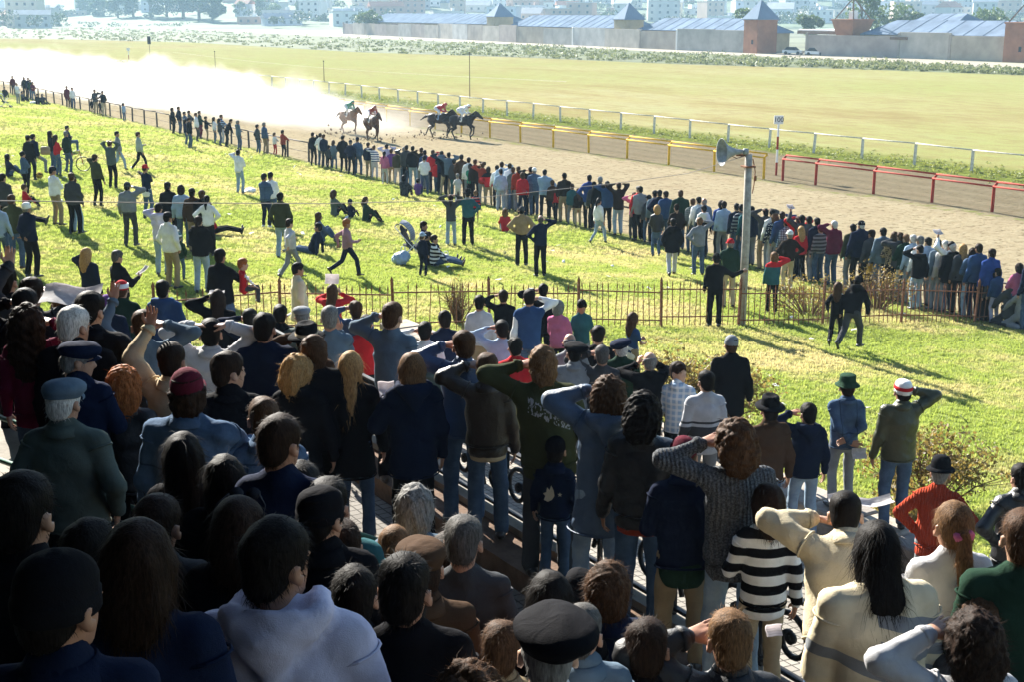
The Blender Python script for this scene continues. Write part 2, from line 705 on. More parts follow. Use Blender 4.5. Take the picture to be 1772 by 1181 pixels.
# ------------------------------------------------------------------ low stone wall at the foot of the terraces
def build_low_wall():
    root = empty("low_wall", (*xy_of(0, 10.65), 0), RZ)
    tag(root, "low grey stone wall between the pavement and the lawn", "wall")
    rr = random.Random(4)
    mats = [simple("wall_stone_%d" % i, c, 0.9, 0.35, 5, 0.5, 25) for i, c in enumerate([(0.25, 0.22, 0.19), (0.3, 0.26, 0.21), (0.2, 0.18, 0.16)])]
    core = MB()
    local_box(core, -0.22, 0.22, -25, STAND_U, 1.4, 2.30)
    core.build("core", concrete, root)
    mes = []
    for m in mats:
        mb = MB().box((0, 0, 0), (0.56, 0.58, 0.13), 0, 0.02)
        me = new_mesh("coping_stone", np.array(mb.V), mb.F, False)
        me.materials.append(m)
        mes.append(me)
    u = -8.0
    while u < STAND_U:
        o = link("coping_stone", rr.choice(mes), None, root, (rr.uniform(-0.01, 0.01), u, 2.385 + rr.uniform(-0.008, 0.008)), rr.uniform(-0.02, 0.02))
        u += 0.6
    sms = []
    for m in mats:
        mb = MB().box((0, 0, 0), (0.07, 0.4, 0.17), 0, 0.02)
        me = new_mesh("stone", np.array(mb.V), mb.F, False)
        me.materials.append(m)
        sms.append(me)
    for row in range(3):
        u = -3.0 + 0.2 * (row % 2)
        while u < 16:
            o = link("stone", rr.choice(sms), None, root, (-0.235 + rr.uniform(-0.015, 0.01), u, 1.86 + 0.185 * row), rr.uniform(-0.03, 0.03))
            o.scale = (1, rr.uniform(0.9, 1.02), rr.uniform(0.92, 1.03))
            u += 0.42


build_low_wall()

# ------------------------------------------------------------------ spiked iron fence across the lawn
rust = simple("rusty_iron", (0.2, 0.085, 0.045), 0.8, 0.4, 14, 0.3, 60)


def build_spiked_fence():
    a = np.array([-6.6, 23.9])
    pts = [a, np.array([-2.4, 26.3]), np.array([5.3, 30.3]), np.array([12.0, 33.6]), np.array([17.0, 36.0])]
    root = empty("spiked_fence", (0, 0, 0))
    tag(root, "rusty iron fence with spear pointed pickets crossing the lawn", "fence")
    mb = MB()
    mb.box((0, 0, 0.46), (0.015, 0.015, 0.92))
    mb.lathe([(0.009, 0.92), (0.018, 0.95), (0.002, 1.06)], 6)
    pk = new_mesh("picket", np.array(mb.V), mb.F, False)
    pb = MB().box((0, 0, 0.55), (0.05, 0.05, 1.1)).lathe([(0.025, 1.1), (0.04, 1.13), (0.003, 1.22)], 6)
    po = new_mesh("post", np.array(pb.V), pb.F, False)
    rr = random.Random(8)
    for s in range(len(pts) - 1):
        p, q = pts[s], pts[s + 1]
        L = np.linalg.norm(q - p)
        nb = max(1, round(L / 2.4))
        for k in range(nb):
            c0, c1 = p + (q - p) * k / nb, p + (q - p) * (k + 1) / nb
            z0, z1 = terrain(*c0), terrain(*c1)
            sag0, sag1 = rr.uniform(-0.06, 0.06), rr.uniform(-0.06, 0.06)
            for h in (0.82, 0.18):
                mb = MB()
                mb.tube([(c0[0], c0[1], z0 + h + sag0), (c1[0], c1[1], z1 + h + sag1)], 0.016, 6)
                mb.build("rail", rust, root)
            o = link("post", po, rust, root, (c0[0], c0[1], z0 - 0.05), math.atan2(q[1] - p[1], q[0] - p[0]))
            o.rotation_euler = (rr.uniform(-0.04, 0.04), rr.uniform(-0.04, 0.04), 0.4)
            n = int(np.linalg.norm(c1 - c0) / 0.155)
            for i in range(1, n + 1):
                t = i / (n + 1.0)
                c = c0 + (c1 - c0) * t
                if rr.random() < 0.035:
                    continue
                o = link("picket", pk, rust, root, (c[0], c[1], z0 + (z1 - z0) * t + sag0 * (1 - t) + sag1 * t - 0.03))
                o.rotation_euler = (rr.gauss(0, 0.02), rr.gauss(0, 0.03), 0.4)


build_spiked_fence()

# ------------------------------------------------------------------ rails of the race track
white_wood = simple("weathered_white_wood", (0.55, 0.52, 0.46), 0.85, 0.3, 6)
yellow_paint = simple("yellow_paint", (0.6, 0.36, 0.015), 0.75, 0.15, 8)
red_paint = simple("red_paint", (0.3, 0.035, 0.02), 0.75, 0.2, 8)
dark_pipe = simple("dark_pipe_rail", (0.06, 0.05, 0.045), 0.7, 0.4, 5)


def rail_line(name, label, us, v, post_me, post_mat, post_h, rails, jit=0.0, cat="rail"):
    root = empty(name, (*xy_of(0, v), 0), RZ)
    tag(root, label, cat)
    rr = random.Random(len(us))
    ys = []
    for u in us:
        z = lawn_z(v)
        o = link("post", post_me, post_mat, root, (0, u, z - 0.05))
        o.rotation_euler = (rr.gauss(0, jit), rr.gauss(0, jit), rr.uniform(-0.1, 0.1))
        ys.append((u, z + rr.gauss(0, jit * 0.7)))
    for dv, h, r, mat, seg in rails:
        for i in range(len(ys) - 1):
            mb = MB()
            (ua, za), (ub, zb) = ys[i], ys[i + 1]
            mb.tube([(dv, ua, za + h), (dv, (ua + ub) / 2, (za + zb) / 2 + h - jit * 0.3), (dv, ub, zb + h)], r, 6)
            mb.build("rail", mat, root, smooth=True)
    return root


wp = MB().box((0, 0, 0.58), (0.11, 0.11, 1.16), 0, 0.012)
wp_me = new_mesh("post", np.array(wp.V), wp.F, False)
us_w = [30.0 + 3.72 * i for i in range(48)]
rail_line("white_rail", "old white wooden rail with square posts beyond the dirt track", us_w, 55.5, wp_me, white_wood, 1.2,
          [(0, 1.14, 0.035, white_wood, 1)], 0.03)

yp = MB().tube([(0, 0, 0), (0, 0, 1.12)], 0.065, 10)
yp.tube([(0, 0, 1.1), (0.16, 0, 1.22)], 0.05, 8)
yp_me = new_mesh("post", np.array(yp.V), yp.F, False)
us_y = [48.3 + 3.68 * i for i in range(30)]
rail_line("yellow_rail", "yellow painted double pipe rail beside the galloping horses", us_y, 44.6, yp_me, yellow_paint, 1.15,
          [(0.16, 1.22, 0.042, yellow_paint, 1), (-0.07, 1.05, 0.04, yellow_paint, 1)], 0.012)
yp_me2 = new_mesh("post", np.array(yp.V), yp.F, False)
us_r = [26.0, 29.2, 32.2, 35.2, 38.3, 41.6, 45.2, 47.4]
rail_line("red_rail", "red painted double pipe rail on right side of track", us_r, 45.0, yp_me2, red_paint, 1.15,
          [(0.16, 1.22, 0.042, red_paint, 1), (-0.07, 1.05, 0.04, red_paint, 1)], 0.008)
dp = MB().tube([(0, 0, 0), (0, 0, 1.05)], 0.06, 8)
dp_me = new_mesh("post", np.array(dp.V), dp.F, False)
us_d = [20.0 + 2.95 * i for i in range(44)]
rail_line("trackside_rail", "dark pipe rail between the lawn crowd and the sand", us_d, 29.0, dp_me, dark_pipe, 1.0,
          [(0, 1.02, 0.035, dark_pipe, 1), (0, 0.5, 0.012, dark_pipe, 1)], 0.02)


# ------------------------------------------------------------------ distance markers and thin poles of the infield
def text_mesh(s, size, name):
    cu = bpy.data.curves.new(name, 'FONT')
    cu.body = s
    cu.size = size
    cu.align_x = 'CENTER'
    cu.align_y = 'CENTER'
    cu.extrude = 0.004
    o = bpy.data.objects.new(name, cu)
    COL.objects.link(o)
    dg = bpy.context.evaluated_depsgraph_get()
    me = bpy.data.meshes.new_from_object(o.evaluated_get(dg))
    COL.objects.unlink(o)
    bpy.data.objects.remove(o)
    return me


white_paint = simple("white_paint", (0.75, 0.75, 0.72), 0.5, 0.08, 8)
black_paint = simple("black_paint", (0.015, 0.015, 0.02), 0.5, 0.1, 8)


def marker_post(px, py, z, hgt, label, txt):
    p = on_ground(px, py, z=z)
    root = empty("distance_marker", (p[0], p[1], z))
    tag(root, label, "marker post")
    n = 4
    for i in range(n):
        mb = MB().tube([(0, 0, hgt * i / n), (0, 0, hgt * (i + 1) / n)], 0.055, 8)
        mb.build("post_band", white_paint if i % 2 else red_paint, root)
    mb = MB().box((0, 0, hgt + 0.18), (0.46, 0.05, 0.42), 0, 0.01)
    b = mb.build("sign_board", white_paint, root)
    if txt:
        me = text_mesh(txt, 0.33, "numerals")
        t = link("numerals", me, black_paint, b, (0, -0.03, hgt + 0.18))
        t.rotation_euler = (math.pi / 2, 0, 0)
    return root


marker_post(1343, 303, 0, 2.55, "red and white striped post with white board reading 100", "100")
marker_post(224, 118, 0, 2.5, "small far striped post with white board in the dust", "")
for px, py, h, lab in [(260, 104, 3.2, "thin dark pole with a box on top in dry infield"), (373, 122, 2.6, "thin pale pole standing in dry infield behind dust"),
                       (561, 142, 2.4, "thin brown pole in infield above the chestnut horse"), (813, 170, 4.2, "tall thin pole in infield above the black horse")]:
    p = on_ground(px, py, z=0)
    root = empty("infield_pole", (p[0], p[1], 0))
    tag(root, lab, "pole")
    mb = MB().tube([(0, 0, 0), (0, 0, h)], 0.05, 6, r2=0.035)
    mb.build("shaft", simple("pole_wood", (0.16, 0.11, 0.08), 0.9), root)
    mb = MB()
    if "box" in lab:
        mb.box((0, 0, h + 0.1), (0.5, 0.3, 1.3), 0, 0.02)
    else:
        mb.box((0, 0, h), (0.16, 0.12, 0.1), 0, 0.01)
    mb.build("pole_head", black_paint, root)
# slack white tapes between the infield poles
for a, b_, lab in [((300, 90), (980, 141), "slack white tape strung across the dry infield"), ((170, 55), (205, 66), "short white tape over the far scrub")]:
    p, q = on_ground(*a, z=0.9), on_ground(*b_, z=0.9)
    mb = MB()
    pts = [p + (q - p) * t + np.array([0, 0, -0.6 * math.sin(math.pi * t) + 0.0]) for t in np.linspace(0, 1, 14)]
    mb.tube(pts, 0.012, 4)
    o = mb.build("tape", white_wood)
    tag(o, lab, "tape")

# ------------------------------------------------------------------ loudspeaker pole and its cable
def build_speaker_pole():
    b = on_ground(1283, 562)
    root = empty("loudspeaker_pole", tuple(b))
    tag(root, "grey wooden pole by spiked fence carrying a loudspeaker horn", "pole")
    mb = MB().tube([(0, 0, -0.2), (0.02, 0, 2.0), (0.0, 0.0, 4.0)], [0.098, 0.092, 0.082], 12)
    mb.build("shaft", simple("pole_grey", (0.36, 0.33, 0.29), 0.85, 0.3, 9, 0.4, 35), root, smooth=True)
    br = MB().box((0, 0, 3.72), (0.26, 0.26, 0.04), 0.3, 0.005).box((-0.12, 0, 3.98), (0.34, 0.05, 0.05), 0, 0.005)
    br.tube([(0.1, 0.0, 3.9), (0.17, 0.02, 3.6), (0.15, 0, 3.3), (0.12, 0, 3.1)], 0.012, 6)
    br.box((0.17, 0, 3.45), (0.06, 0.05, 0.12), 0, 0.01)
    br.build("bracket", rust, root)
    horn = empty("loudspeaker", (b[0] - 0.06, b[1] - 0.02, b[2] + 4.06))
    tag(horn, "blue grey flared loudspeaker horn on top of the wooden pole", "loudspeaker")
    horn.rotation_euler = (0, 0, math.radians(14))
    horn.scale = (0.74, 0.74, 0.74)
    M = np.array([[0, 0, -1], [0, 1, 0], [1, 0, 0]], float)
    hm = simple("horn_paint", (0.24, 0.26, 0.27), 0.5, 0.3, 7)
    prof = [(0.055, 0.0), (0.075, 0.12), (0.10, 0.25), (0.15, 0.38), (0.22, 0.5), (0.31, 0.60), (0.415, 0.68), (0.425, 0.70), (0.41, 0.695),
            (0.30, 0.59), (0.21, 0.49), (0.14, 0.37), (0.09, 0.25), (0.05, 0.12)]
    MB().lathe(prof, 28, (-0.12, 0, 0), M=M).build("bell", hm, horn, smooth=True)
    dm = [(0.03, -0.16), (0.085, -0.15), (0.1, -0.1), (0.1, -0.02), (0.06, 0.01)]
    MB().lathe(dm, 16, (-0.1, 0, 0), M=M).build("driver", hm, horn, smooth=True)
    MB().tube([(-0.45, 0, -0.14), (-0.3, 0, -0.2), (-0.05, 0, -0.12)], 0.015, 6).build("mount", rust, horn)
    # cable running to the left over the lawn
    q0 = np.array([b[0] - 0.1, b[1], b[2] + 3.95])
    pts = [q0]
    for (x, y, D) in [(1190, 300, 29.0), (1080, 315, 27.2), (960, 328, 25.3), (780, 347, 22.6), (560, 352, 20.0), (300, 351, 17.6), (0, 347, 15.2), (-160, 343, 14.2)]:
        pts.append(at_depth(x, y, D))
    o = MB().tube(pts, 0.006, 5).build("cable", simple("cable_grey", (0.25, 0.22, 0.2), 0.8), smooth=True)
    tag(o, "thin cable hanging across the lawn from the loudspeaker pole", "cable")


build_speaker_pole()
# ------------------------------------------------------------------ walled yard with blue roofs and brick turrets
WALL_LINE = [on_ground(x, y, z=0)[:2] for x, y in [(595, 58.5), (760, 66.5), (895, 73.5), (992, 78), (1108, 83.5), (1172, 86.5), (1306, 92)]]
WALL_LINE2 = [on_ground(x, y, z=0)[:2] for x, y in [(1396, 95.5), (1555, 100), (1643, 103.5), (1772, 108.5), (1900, 114)]]
wall_mats = [simple("wall_block_%d" % i, c, 0.9, 0.22, 0.35, 0.2, 3) for i, c in
             enumerate([(0.34, 0.29, 0.26), (0.42, 0.38, 0.33), (0.36, 0.31, 0.25), (0.45, 0.44, 0.42), (0.32, 0.28, 0.24), (0.38, 0.36, 0.33)])]
blue_roof = simple("blue_roof_sheet", (0.15, 0.19, 0.25), 0.95, 0.25, 0.3, 0, 40, 0.0, 0.0)
blue_roof2 = simple("blue_hip_sheet", (0.14, 0.19, 0.26), 0.9, 0.15, 0.3, 0, 40, 0.0, 0.1)
brick_m = simple("orange_brick", (0.3, 0.135, 0.075), 0.9, 0.2, 0.6)
tan_m = simple("tan_render", (0.42, 0.33, 0.2), 0.9, 0.15, 0.6)
frame_m = simple("bare_roof_frame", (0.16, 0.1, 0.07), 0.8)


def wall_run(line, label):
    root = empty("perimeter_wall", (line[0][0], line[0][1], 0))
    tag(root, label, "wall")
    o0 = np.array(line[0])
    for i in range(len(line) - 1):
        p, q = np.array(line[i]), np.array(line[i + 1])
        L = np.linalg.norm(q - p)
        a = math.atan2(q[1] - p[1], q[0] - p[0])
        n = max(1, int(L / 11))
        for k in range(n):
            c = p + (q - p) * (k + 0.5) / n - o0
            h = 3.75 + 0.12 * ((i * 7 + k * 3) % 4) + (0.35 if i % 2 else 0)
            MB().box((c[0], c[1], h / 2), (L / n - 0.02, 0.4 + 0.03 * (k % 2), h), a, 0.01).build("panel", wall_mats[(i * 2 + k) % 6] if k % 3 else wall_mats[i % 6], root)
            if k == 0:
                e = p - o0
                MB().box((e[0], e[1], 2.1), (0.5, 0.6, 4.2 + 0.2 * (i % 2)), a, 0.02).build("pier", white_paint if i in (3, 5) else wall_mats[4], root)
    return root


wall_run(WALL_LINE, "long weathered perimeter wall below the blue roofs, patchy grey panels")
wall_run(WALL_LINE2, "right hand stretch of weathered perimeter wall beside open gate")


def frame_of(line):
    p, q = np.array(line[0]), np.array(line[-1])
    d = (q - p) / np.linalg.norm(q - p)
    nn = np.array([-d[1], d[0]])
    if nn[1] < 0:
        nn = -nn
    return p, d, nn, math.atan2(d[1], d[0]), np.linalg.norm(q - p)


def along(line, px):
    """distance along a wall line of the place seen at image column px"""
    p, d, nn, a, L = frame_of(line)
    r = ray(px, 80)
    r = r[:2] / r[1]
    A = np.array([[d[0], -r[0]], [d[1], -r[1]]])
    t = np.linalg.solve(A, -p)
    return t[0]


def long_hall(line, px0, px1, off, depth, eave, ridge, label):
    p, d, nn, a, L = frame_of(line)
    s0, s1 = along(line, px0), along(line, px1)
    c = p + d * s0 + nn * off
    root = empty("long_hall", (c[0], c[1], 0), a)
    tag(root, label, "hall")
    Lh = s1 - s0
    MB().box((Lh / 2, depth / 2, eave / 2), (Lh, depth, eave)).build("wall", tan_m, root)
    e = 0.6
    for sy in (0, 1):
        y0 = -e if sy == 0 else depth + e
        V = [(-e, y0, eave), (Lh + e, y0, eave), (Lh + e - 3.5, depth / 2, ridge), (-e + 3.5, depth / 2, ridge)]
        V += [(x, y, z + 0.15) for x, y, z in V]
        F = [(0, 1, 2, 3), (7, 6, 5, 4), (0, 4, 5, 1), (1, 5, 6, 2), (2, 6, 7, 3), (3, 7, 4, 0)]
        r = MB().add(V, F).build("roof_slope", blue_roof, root)
        # standing seams of the sheet roof
        sm = MB()
        for k in range(int(Lh / 4.0)):
            x = 2 + k * 4.0
            t0 = max(0, min(1, 1 - (3.5 - (x + e)) / 3.5)) if x < 3 else 1
            sm.tube([(x, y0, eave + 0.2), (x, y0 + (depth / 2 - y0) * t0, eave + 0.2 + (ridge - eave) * t0)], 0.035, 4)
        sm.build("seam", blue_roof, r)
    for xa, xb, xm in ((-e, -e + 3.5, 0), (Lh + e, Lh + e - 3.5, 0)):
        V = [(xa, -e, eave + 0.02), (xa, depth + e, eave + 0.02), (xb, depth / 2, ridge + 0.02), (xb * 0.98 + xa * 0.02, depth / 2, ridge - 0.2), (xa, -e, eave - 0.15), (xa, depth + e, eave - 0.15)]
        MB().add(V, [(0, 1, 2), (4, 3, 5), (0, 4, 5, 1), (0, 2, 3, 4), (1, 5, 3, 2)]).build("roof_hip", blue_roof2, root)
    for k in range(int(Lh / 22)):
        MB().box((8 + k * 22, -0.75, eave - 0.5), (5, 0.3, 0.5)).build("dark_vent", frame_m, root)
    return root


long_hall(WALL_LINE, 612, 822, 5.5, 13, 4.3, 7.2, "leftmost long hall with blue hipped roof behind wall")
long_hall(WALL_LINE, 862, 1040, 4.0, 11, 4.0, 6.9, "second long hall with blue hipped roof behind wall")
long_hall(WALL_LINE, 1084, 1270, 3.5, 10, 3.8, 6.4, "third long hall with blue roof left of brick gate turret")
long_hall(WALL_LINE2, 1472, 1724, 3.5, 10, 3.9, 6.3, "right hand long hall with blue roof between bare turrets")
long_hall(WALL_LINE, 1330, 1420, 30, 14, 4.2, 7.4, "set back hall with dark blue roof behind the gate")


def turret(line, px, w, wall_top, apex, mat, label, bare=False, off=3.6, flare=0.0):
    p, d, nn, a, L = frame_of(line)
    s = along(line, px)
    c = p + d * s + nn * off
    root = empty("turret", (c[0], c[1], 0), a)
    tag(root, label, "turret")
    h = w / 2
    hb = h - flare
    V = [(-hb, -hb, 0), (hb, -hb, 0), (hb, hb, 0), (-hb, hb, 0), (-hb, -hb, wall_top * 0.55), (hb, -hb, wall_top * 0.55), (hb, hb, wall_top * 0.55), (-hb, hb, wall_top * 0.55),
         (-h, -h, wall_top), (h, -h, wall_top), (h, h, wall_top), (-h, h, wall_top)]
    F = [(3, 2, 1, 0), (8, 9, 10, 11)]
    for k in range(2):
        for i in range(4):
            j = (i + 1) % 4
            F.append((4 * k + i, 4 * k + j, 4 * k + 4 + j, 4 * k + 4 + i))
    MB().add(V, F).build("tower_wall", mat, root)
    MB().box((0, 0, wall_top + 0.16), (w + 0.25, w + 0.25, 0.3), 0, 0.04).build("cornice", mat, root)
    zt = wall_top + 0.33
    if bare:
        for sx, sy in ((-1, -1), (1, -1), (1, 1), (-1, 1)):
            MB().tube([(sx * h * 0.85, sy * h * 0.85, zt), (0, 0, apex)], 0.12, 5).build("rafter", frame_m, root)
        MB().box((0.1, 0, zt + 0.7), (1.1, 1.1, 1.4), 0, 0.03).build("water_tank", white_paint, root)
    else:
        g = h + 0.35
        V = [(-g, -g, zt), (g, -g, zt), (g, g, zt), (-g, g, zt), (0, 0, apex), (-g, -g, zt - 0.14), (g, -g, zt - 0.14), (g, g, zt - 0.14), (-g, g, zt - 0.14)]
        MB().add(V, [(0, 1, 4), (1, 2, 4), (2, 3, 4), (3, 0, 4), (8, 7, 6, 5), (0, 5, 6, 1), (1, 6, 7, 2), (2, 7, 8, 3), (3, 8, 5, 0)]).build("pyramid_roof", blue_roof2, root)
    MB().box((h * 0.3, -hb - 0.02, wall_top * 0.35), (0.5, 0.12, 0.8)).build("window", black_paint, root)
    return root


turret(WALL_LINE, 845, 5.6, 6.3, 10.4, tan_m, "pale square turret with blue pyramid roof, leftmost")
turret(WALL_LINE, 1064, 5.0, 5.9, 10.0, tan_m, "pale square turret with blue pyramid roof, in the middle")
turret(WALL_LINE, 1303, 4.6, 6.2, 10.2, brick_m, "orange brick turret with blue pyramid roof at the gate", off=1.6)
turret(WALL_LINE2, 1446, 5.2, 6.3, 10.4, brick_m, "flared orange brick turret with bare rafters right of gate", True, 4.0, 0.7)
turret(WALL_LINE2, 1752, 4.8, 6.0, 10.0, brick_m, "orange brick turret with bare rafters at right edge", True, 3.4, 0.0)


def gate_yard():
    p, d, nn, a, L = frame_of(WALL_LINE)
    s0, s1 = along(WALL_LINE, 1345), along(WALL_LINE, 1415)
    c = p + d * s0 + nn * 6
    root = empty("gate_canopy", (c[0], c[1], 0), a)
    tag(root, "flat roofed canopy over the open gate yard", "canopy")
    w = s1 - s0
    MB().box((w / 2, 4, 4.4), (w + 2, 9, 0.5), 0, 0.03).build("flat_roof", white_paint, root)
    MB().box((w / 2, -0.65, 4.1), (w + 2, 0.2, 0.6)).build("fascia", frame_m, root)
    MB().box((w / 2 - 2, 8.6, 2.1), (w + 3, 0.3, 4.1)).build("back_wall", white_paint, root)
    for x in (1.0, w - 1):
        MB().tube([(x, 0, 0), (x, 0, 4.1)], 0.12, 6).build("post", frame_m, root)
    MB().box((w * 0.7, 8.35, 1.1), (1.4, 0.15, 2.2)).build("door", frame_m, root)
    for fx, lab in ((0.15, "white parked car with raised bonnet in the gate yard"), (0.72, "small white parked car at the right of gate yard")):
        q = p + d * (s0 + w * fx) + nn * 2.5
        car = empty("parked_car", (q[0], q[1], 0), a + 0.5)
        tag(car, lab, "car", "cars in the gate yard")
        V = [(-2, -0.8, 0.3), (2, -0.8, 0.3), (2, 0.8, 0.3), (-2, 0.8, 0.3), (-2, -0.8, 0.85), (2, -0.8, 0.75), (2, 0.8, 0.75), (-2, 0.8, 0.85)]
        bx = [(3, 2, 1, 0), (4, 5, 6, 7), (0, 1, 5, 4), (1, 2, 6, 5), (2, 3, 7, 6), (3, 0, 4, 7)]
        MB().add(V, bx).build("body", white_paint, car)
        V = [(-1.6, -0.75, 0.85), (0.9, -0.75, 0.8), (0.9, 0.75, 0.8), (-1.6, 0.75, 0.85), (-1.2, -0.6, 1.4), (0.2, -0.6, 1.4), (0.2, 0.6, 1.4), (-1.2, 0.6, 1.4)]
        MB().add(V, bx).build("cabin", black_paint, car)
        for sx in (-1.25, 1.25):
            for sy in (-0.8, 0.8):
                MB().tube([(sx, sy - 0.1, 0.32), (sx, sy + 0.1, 0.32)], 0.32, 10).build("wheel", black_paint, car)


gate_yard()

# ------------------------------------------------------------------ houses and blocks of the town
TOWN_MATS = [simple("town_wall_%d" % i, c, 0.9, 0.12, 0.15) for i, c in enumerate(
    [(0.62, 0.6, 0.56), (0.5, 0.48, 0.45), (0.45, 0.34, 0.27), (0.6, 0.52, 0.42), (0.35, 0.36, 0.38), (0.68, 0.67, 0.64), (0.4, 0.25, 0.19), (0.55, 0.55, 0.6)])]
TOWN_ROOF = [simple("town_roof_%d" % i, c, 0.8, 0.15, 0.2) for i, c in enumerate([(0.3, 0.3, 0.31), (0.34, 0.14, 0.09), (0.5, 0.49, 0.47), (0.22, 0.24, 0.28)])]
win_me = {}


def house(x, y, w, dpt, h, wm, rm, kind, rot, label, win=True):
    z = hill_z(x, y)
    root = empty("town_house", (x, y, z), rot)
    tag(root, label, "house", "houses of the town beyond the track")
    MB().box((0, 0, h / 2 - 1.5), (w, dpt, h + 3), 0, 0.02).build("wall", TOWN_MATS[wm], root)
    if kind == 'flat':
        MB().box((0, 0, h + 0.15), (w + 0.4, dpt + 0.4, 0.3)).build("roof", TOWN_ROOF[2], root)
        MB().box((w * 0.2, 0, h + 1.0), (1.8, 1.8, 1.6)).build("roof_tank", TOWN_MATS[wm - 1], root)
    else:
        g = 0.5
        V = [(-w / 2 - g, -dpt / 2 - g, h), (w / 2 + g, -dpt / 2 - g, h), (w / 2 + g, dpt / 2 + g, h), (-w / 2 - g, dpt / 2 + g, h), (-w / 2 - g, 0, h + dpt * 0.28), (w / 2 + g, 0, h + dpt * 0.28)]
        MB().add(V, [(0, 1, 5, 4), (2, 3, 4, 5), (0, 4, 3), (1, 2, 5), (3, 2, 1, 0)]).build("roof", TOWN_ROOF[rm], root)
    if win:
        fl = max(1, int(h / 3.1))
        nx = max(2, int(w / 3.6))
        key = "w"
        if key not in win_me:
            mb = MB().box((0, 0, 0), (1.2, 0.12, 1.35))
            win_me[key] = new_mesh("window", np.array(mb.V), mb.F, False)
            win_me[key].materials.append(simple("far_window", (0.04, 0.05, 0.06), 0.2, 0.2, 0.4))
        for f in range(fl):
            for k in range(nx):
                link("window", win_me[key], None, root, ((k + 0.5) / nx * w - w / 2, -dpt / 2 - 0.03, 1.6 + f * (h / fl)))


def build_town():
    rr = random.Random(21)
    wmn = ["white", "grey", "brown brick", "cream", "slate grey", "bright white", "red brick", "bluish white"]
    n = 0
    rows = [(670, 30, 1.0), (705, 35, 0.95), (745, 40, 1.0), (790, 45, 0.95), (840, 50, 1.0), (895, 55, 1.0), (955, 60, 0.9), (1020, 60, 0.9)]
    seen = []
    for ri, (y0, dy, dens) in enumerate(rows):
        half = y0 * 0.42
        x = -half
        while x < half:
            w = rr.uniform(8, 19) * (1.15 if ri > 4 else 1.0)
            y = y0 + rr.uniform(-0.4, 0.4) * dy
            px = 886 + 2300 * x / y
            gap = rr.uniform(1, 17)
            if ri < 6 and 95 < px < 425:
                x += w + gap
                continue
            if ri < 2 and px > 590:
                x += w + gap
                continue
            h = rr.choice([3.4, 3.6, 6.5, 6.8, 7.2, 9.8])
            if rr.random() < 0.06:
                h = rr.uniform(12, 20)
            wm = rr.randrange(8)
            kind = rr.choice(['flat', 'flat', 'gable'])
            rm = rr.randrange(4)
            fl = max(1, int(h / 3.1))
            dist = ["nearest", "near", "second row", "third row", "mid slope", "slope", "hillside", "hilltop"][ri]
            side = "left of grove" if px < 190 else ("right of grove" if px < 600 else ("above leftmost hall" if px < 850 else ("above middle halls" if px < 1280 else "above right hall")))
            size = "wide" if w > 16 else ("narrow" if w < 12 else "square")
            lab = "%s %s %s house, %d storey%s, %s roof, %s" % (dist, size, wmn[wm], fl, "s" if fl > 1 else "", "flat" if kind == 'flat' else ["grey", "red", "pale", "dark"][rm] + " gabled", side)
            for adj in ("house,", "taller house,", "plain house,", "low house,", "old house,", "bare house,", "shaded house,", "flat fronted house,"):
                if lab.replace("house,", adj) not in USED_LABELS:
                    lab = lab.replace("house,", adj)
                    break
            house(x + w / 2, y, w, rr.uniform(8, 13), h, wm, rm, kind, rr.uniform(-0.5, 0.5), lab, win=ri < 7)
            x += w + gap
            n += 1
    print("houses", n)


build_town()

# ------------------------------------------------------------------ trees
def leaf_material(name, col, trans=0.5):
    m, nt, ns, ls, b = nodes_of(name)
    co = objco(nt)
    f = noise(nt, co, 1.3, 3)
    oi = nt.nodes.new("ShaderNodeNewGeometry")
    c = ramp(nt, f, [(0.3, tuple(x * 0.6 for x in col)), (0.7, tuple(min(1, x * 1.35) for x in col))])
    c = mixc(nt, math_n(nt, 'MULTIPLY', oi.outputs["Random Per Island"], 0.6), c, tuple(x * 1.5 for x in (col[0] * 1.2, col[1], col[2] * 0.8)))
    ls.new(c, b.inputs["Base Color"])
    b.inputs["Roughness"].default_value = 0.6
    tr = nt.nodes.new("ShaderNodeBsdfTranslucent")
    ls.new(c, tr.inputs["Color"])
    mx = nt.nodes.new("ShaderNodeMixShader")
    mx.inputs[0].default_value = trans
    ls.new(b.outputs[0], mx.inputs[1])
    ls.new(tr.outputs[0], mx.inputs[2])
    ls.new(mx.outputs[0], nt.nodes["Material Output"].inputs["Surface"])
    return m


leaf_euc = leaf_material("eucalyptus_leaf", (0.045, 0.07, 0.03), 0.25)
leaf_town = leaf_material("town_tree_leaf", (0.07, 0.11, 0.03), 0.35)
leaf_dry = leaf_material("dry_hedge_leaf", (0.17, 0.13, 0.035), 0.45)
leaf_green = leaf_material("scrub_leaf", (0.13, 0.155, 0.065), 0.4)
leaf_verge = leaf_material("verge_leaf", (0.17, 0.2, 0.045), 0.45)
bark = simple("bark", (0.12, 0.09, 0.065), 0.9, 0.4, 3.0, 0.4, 12)


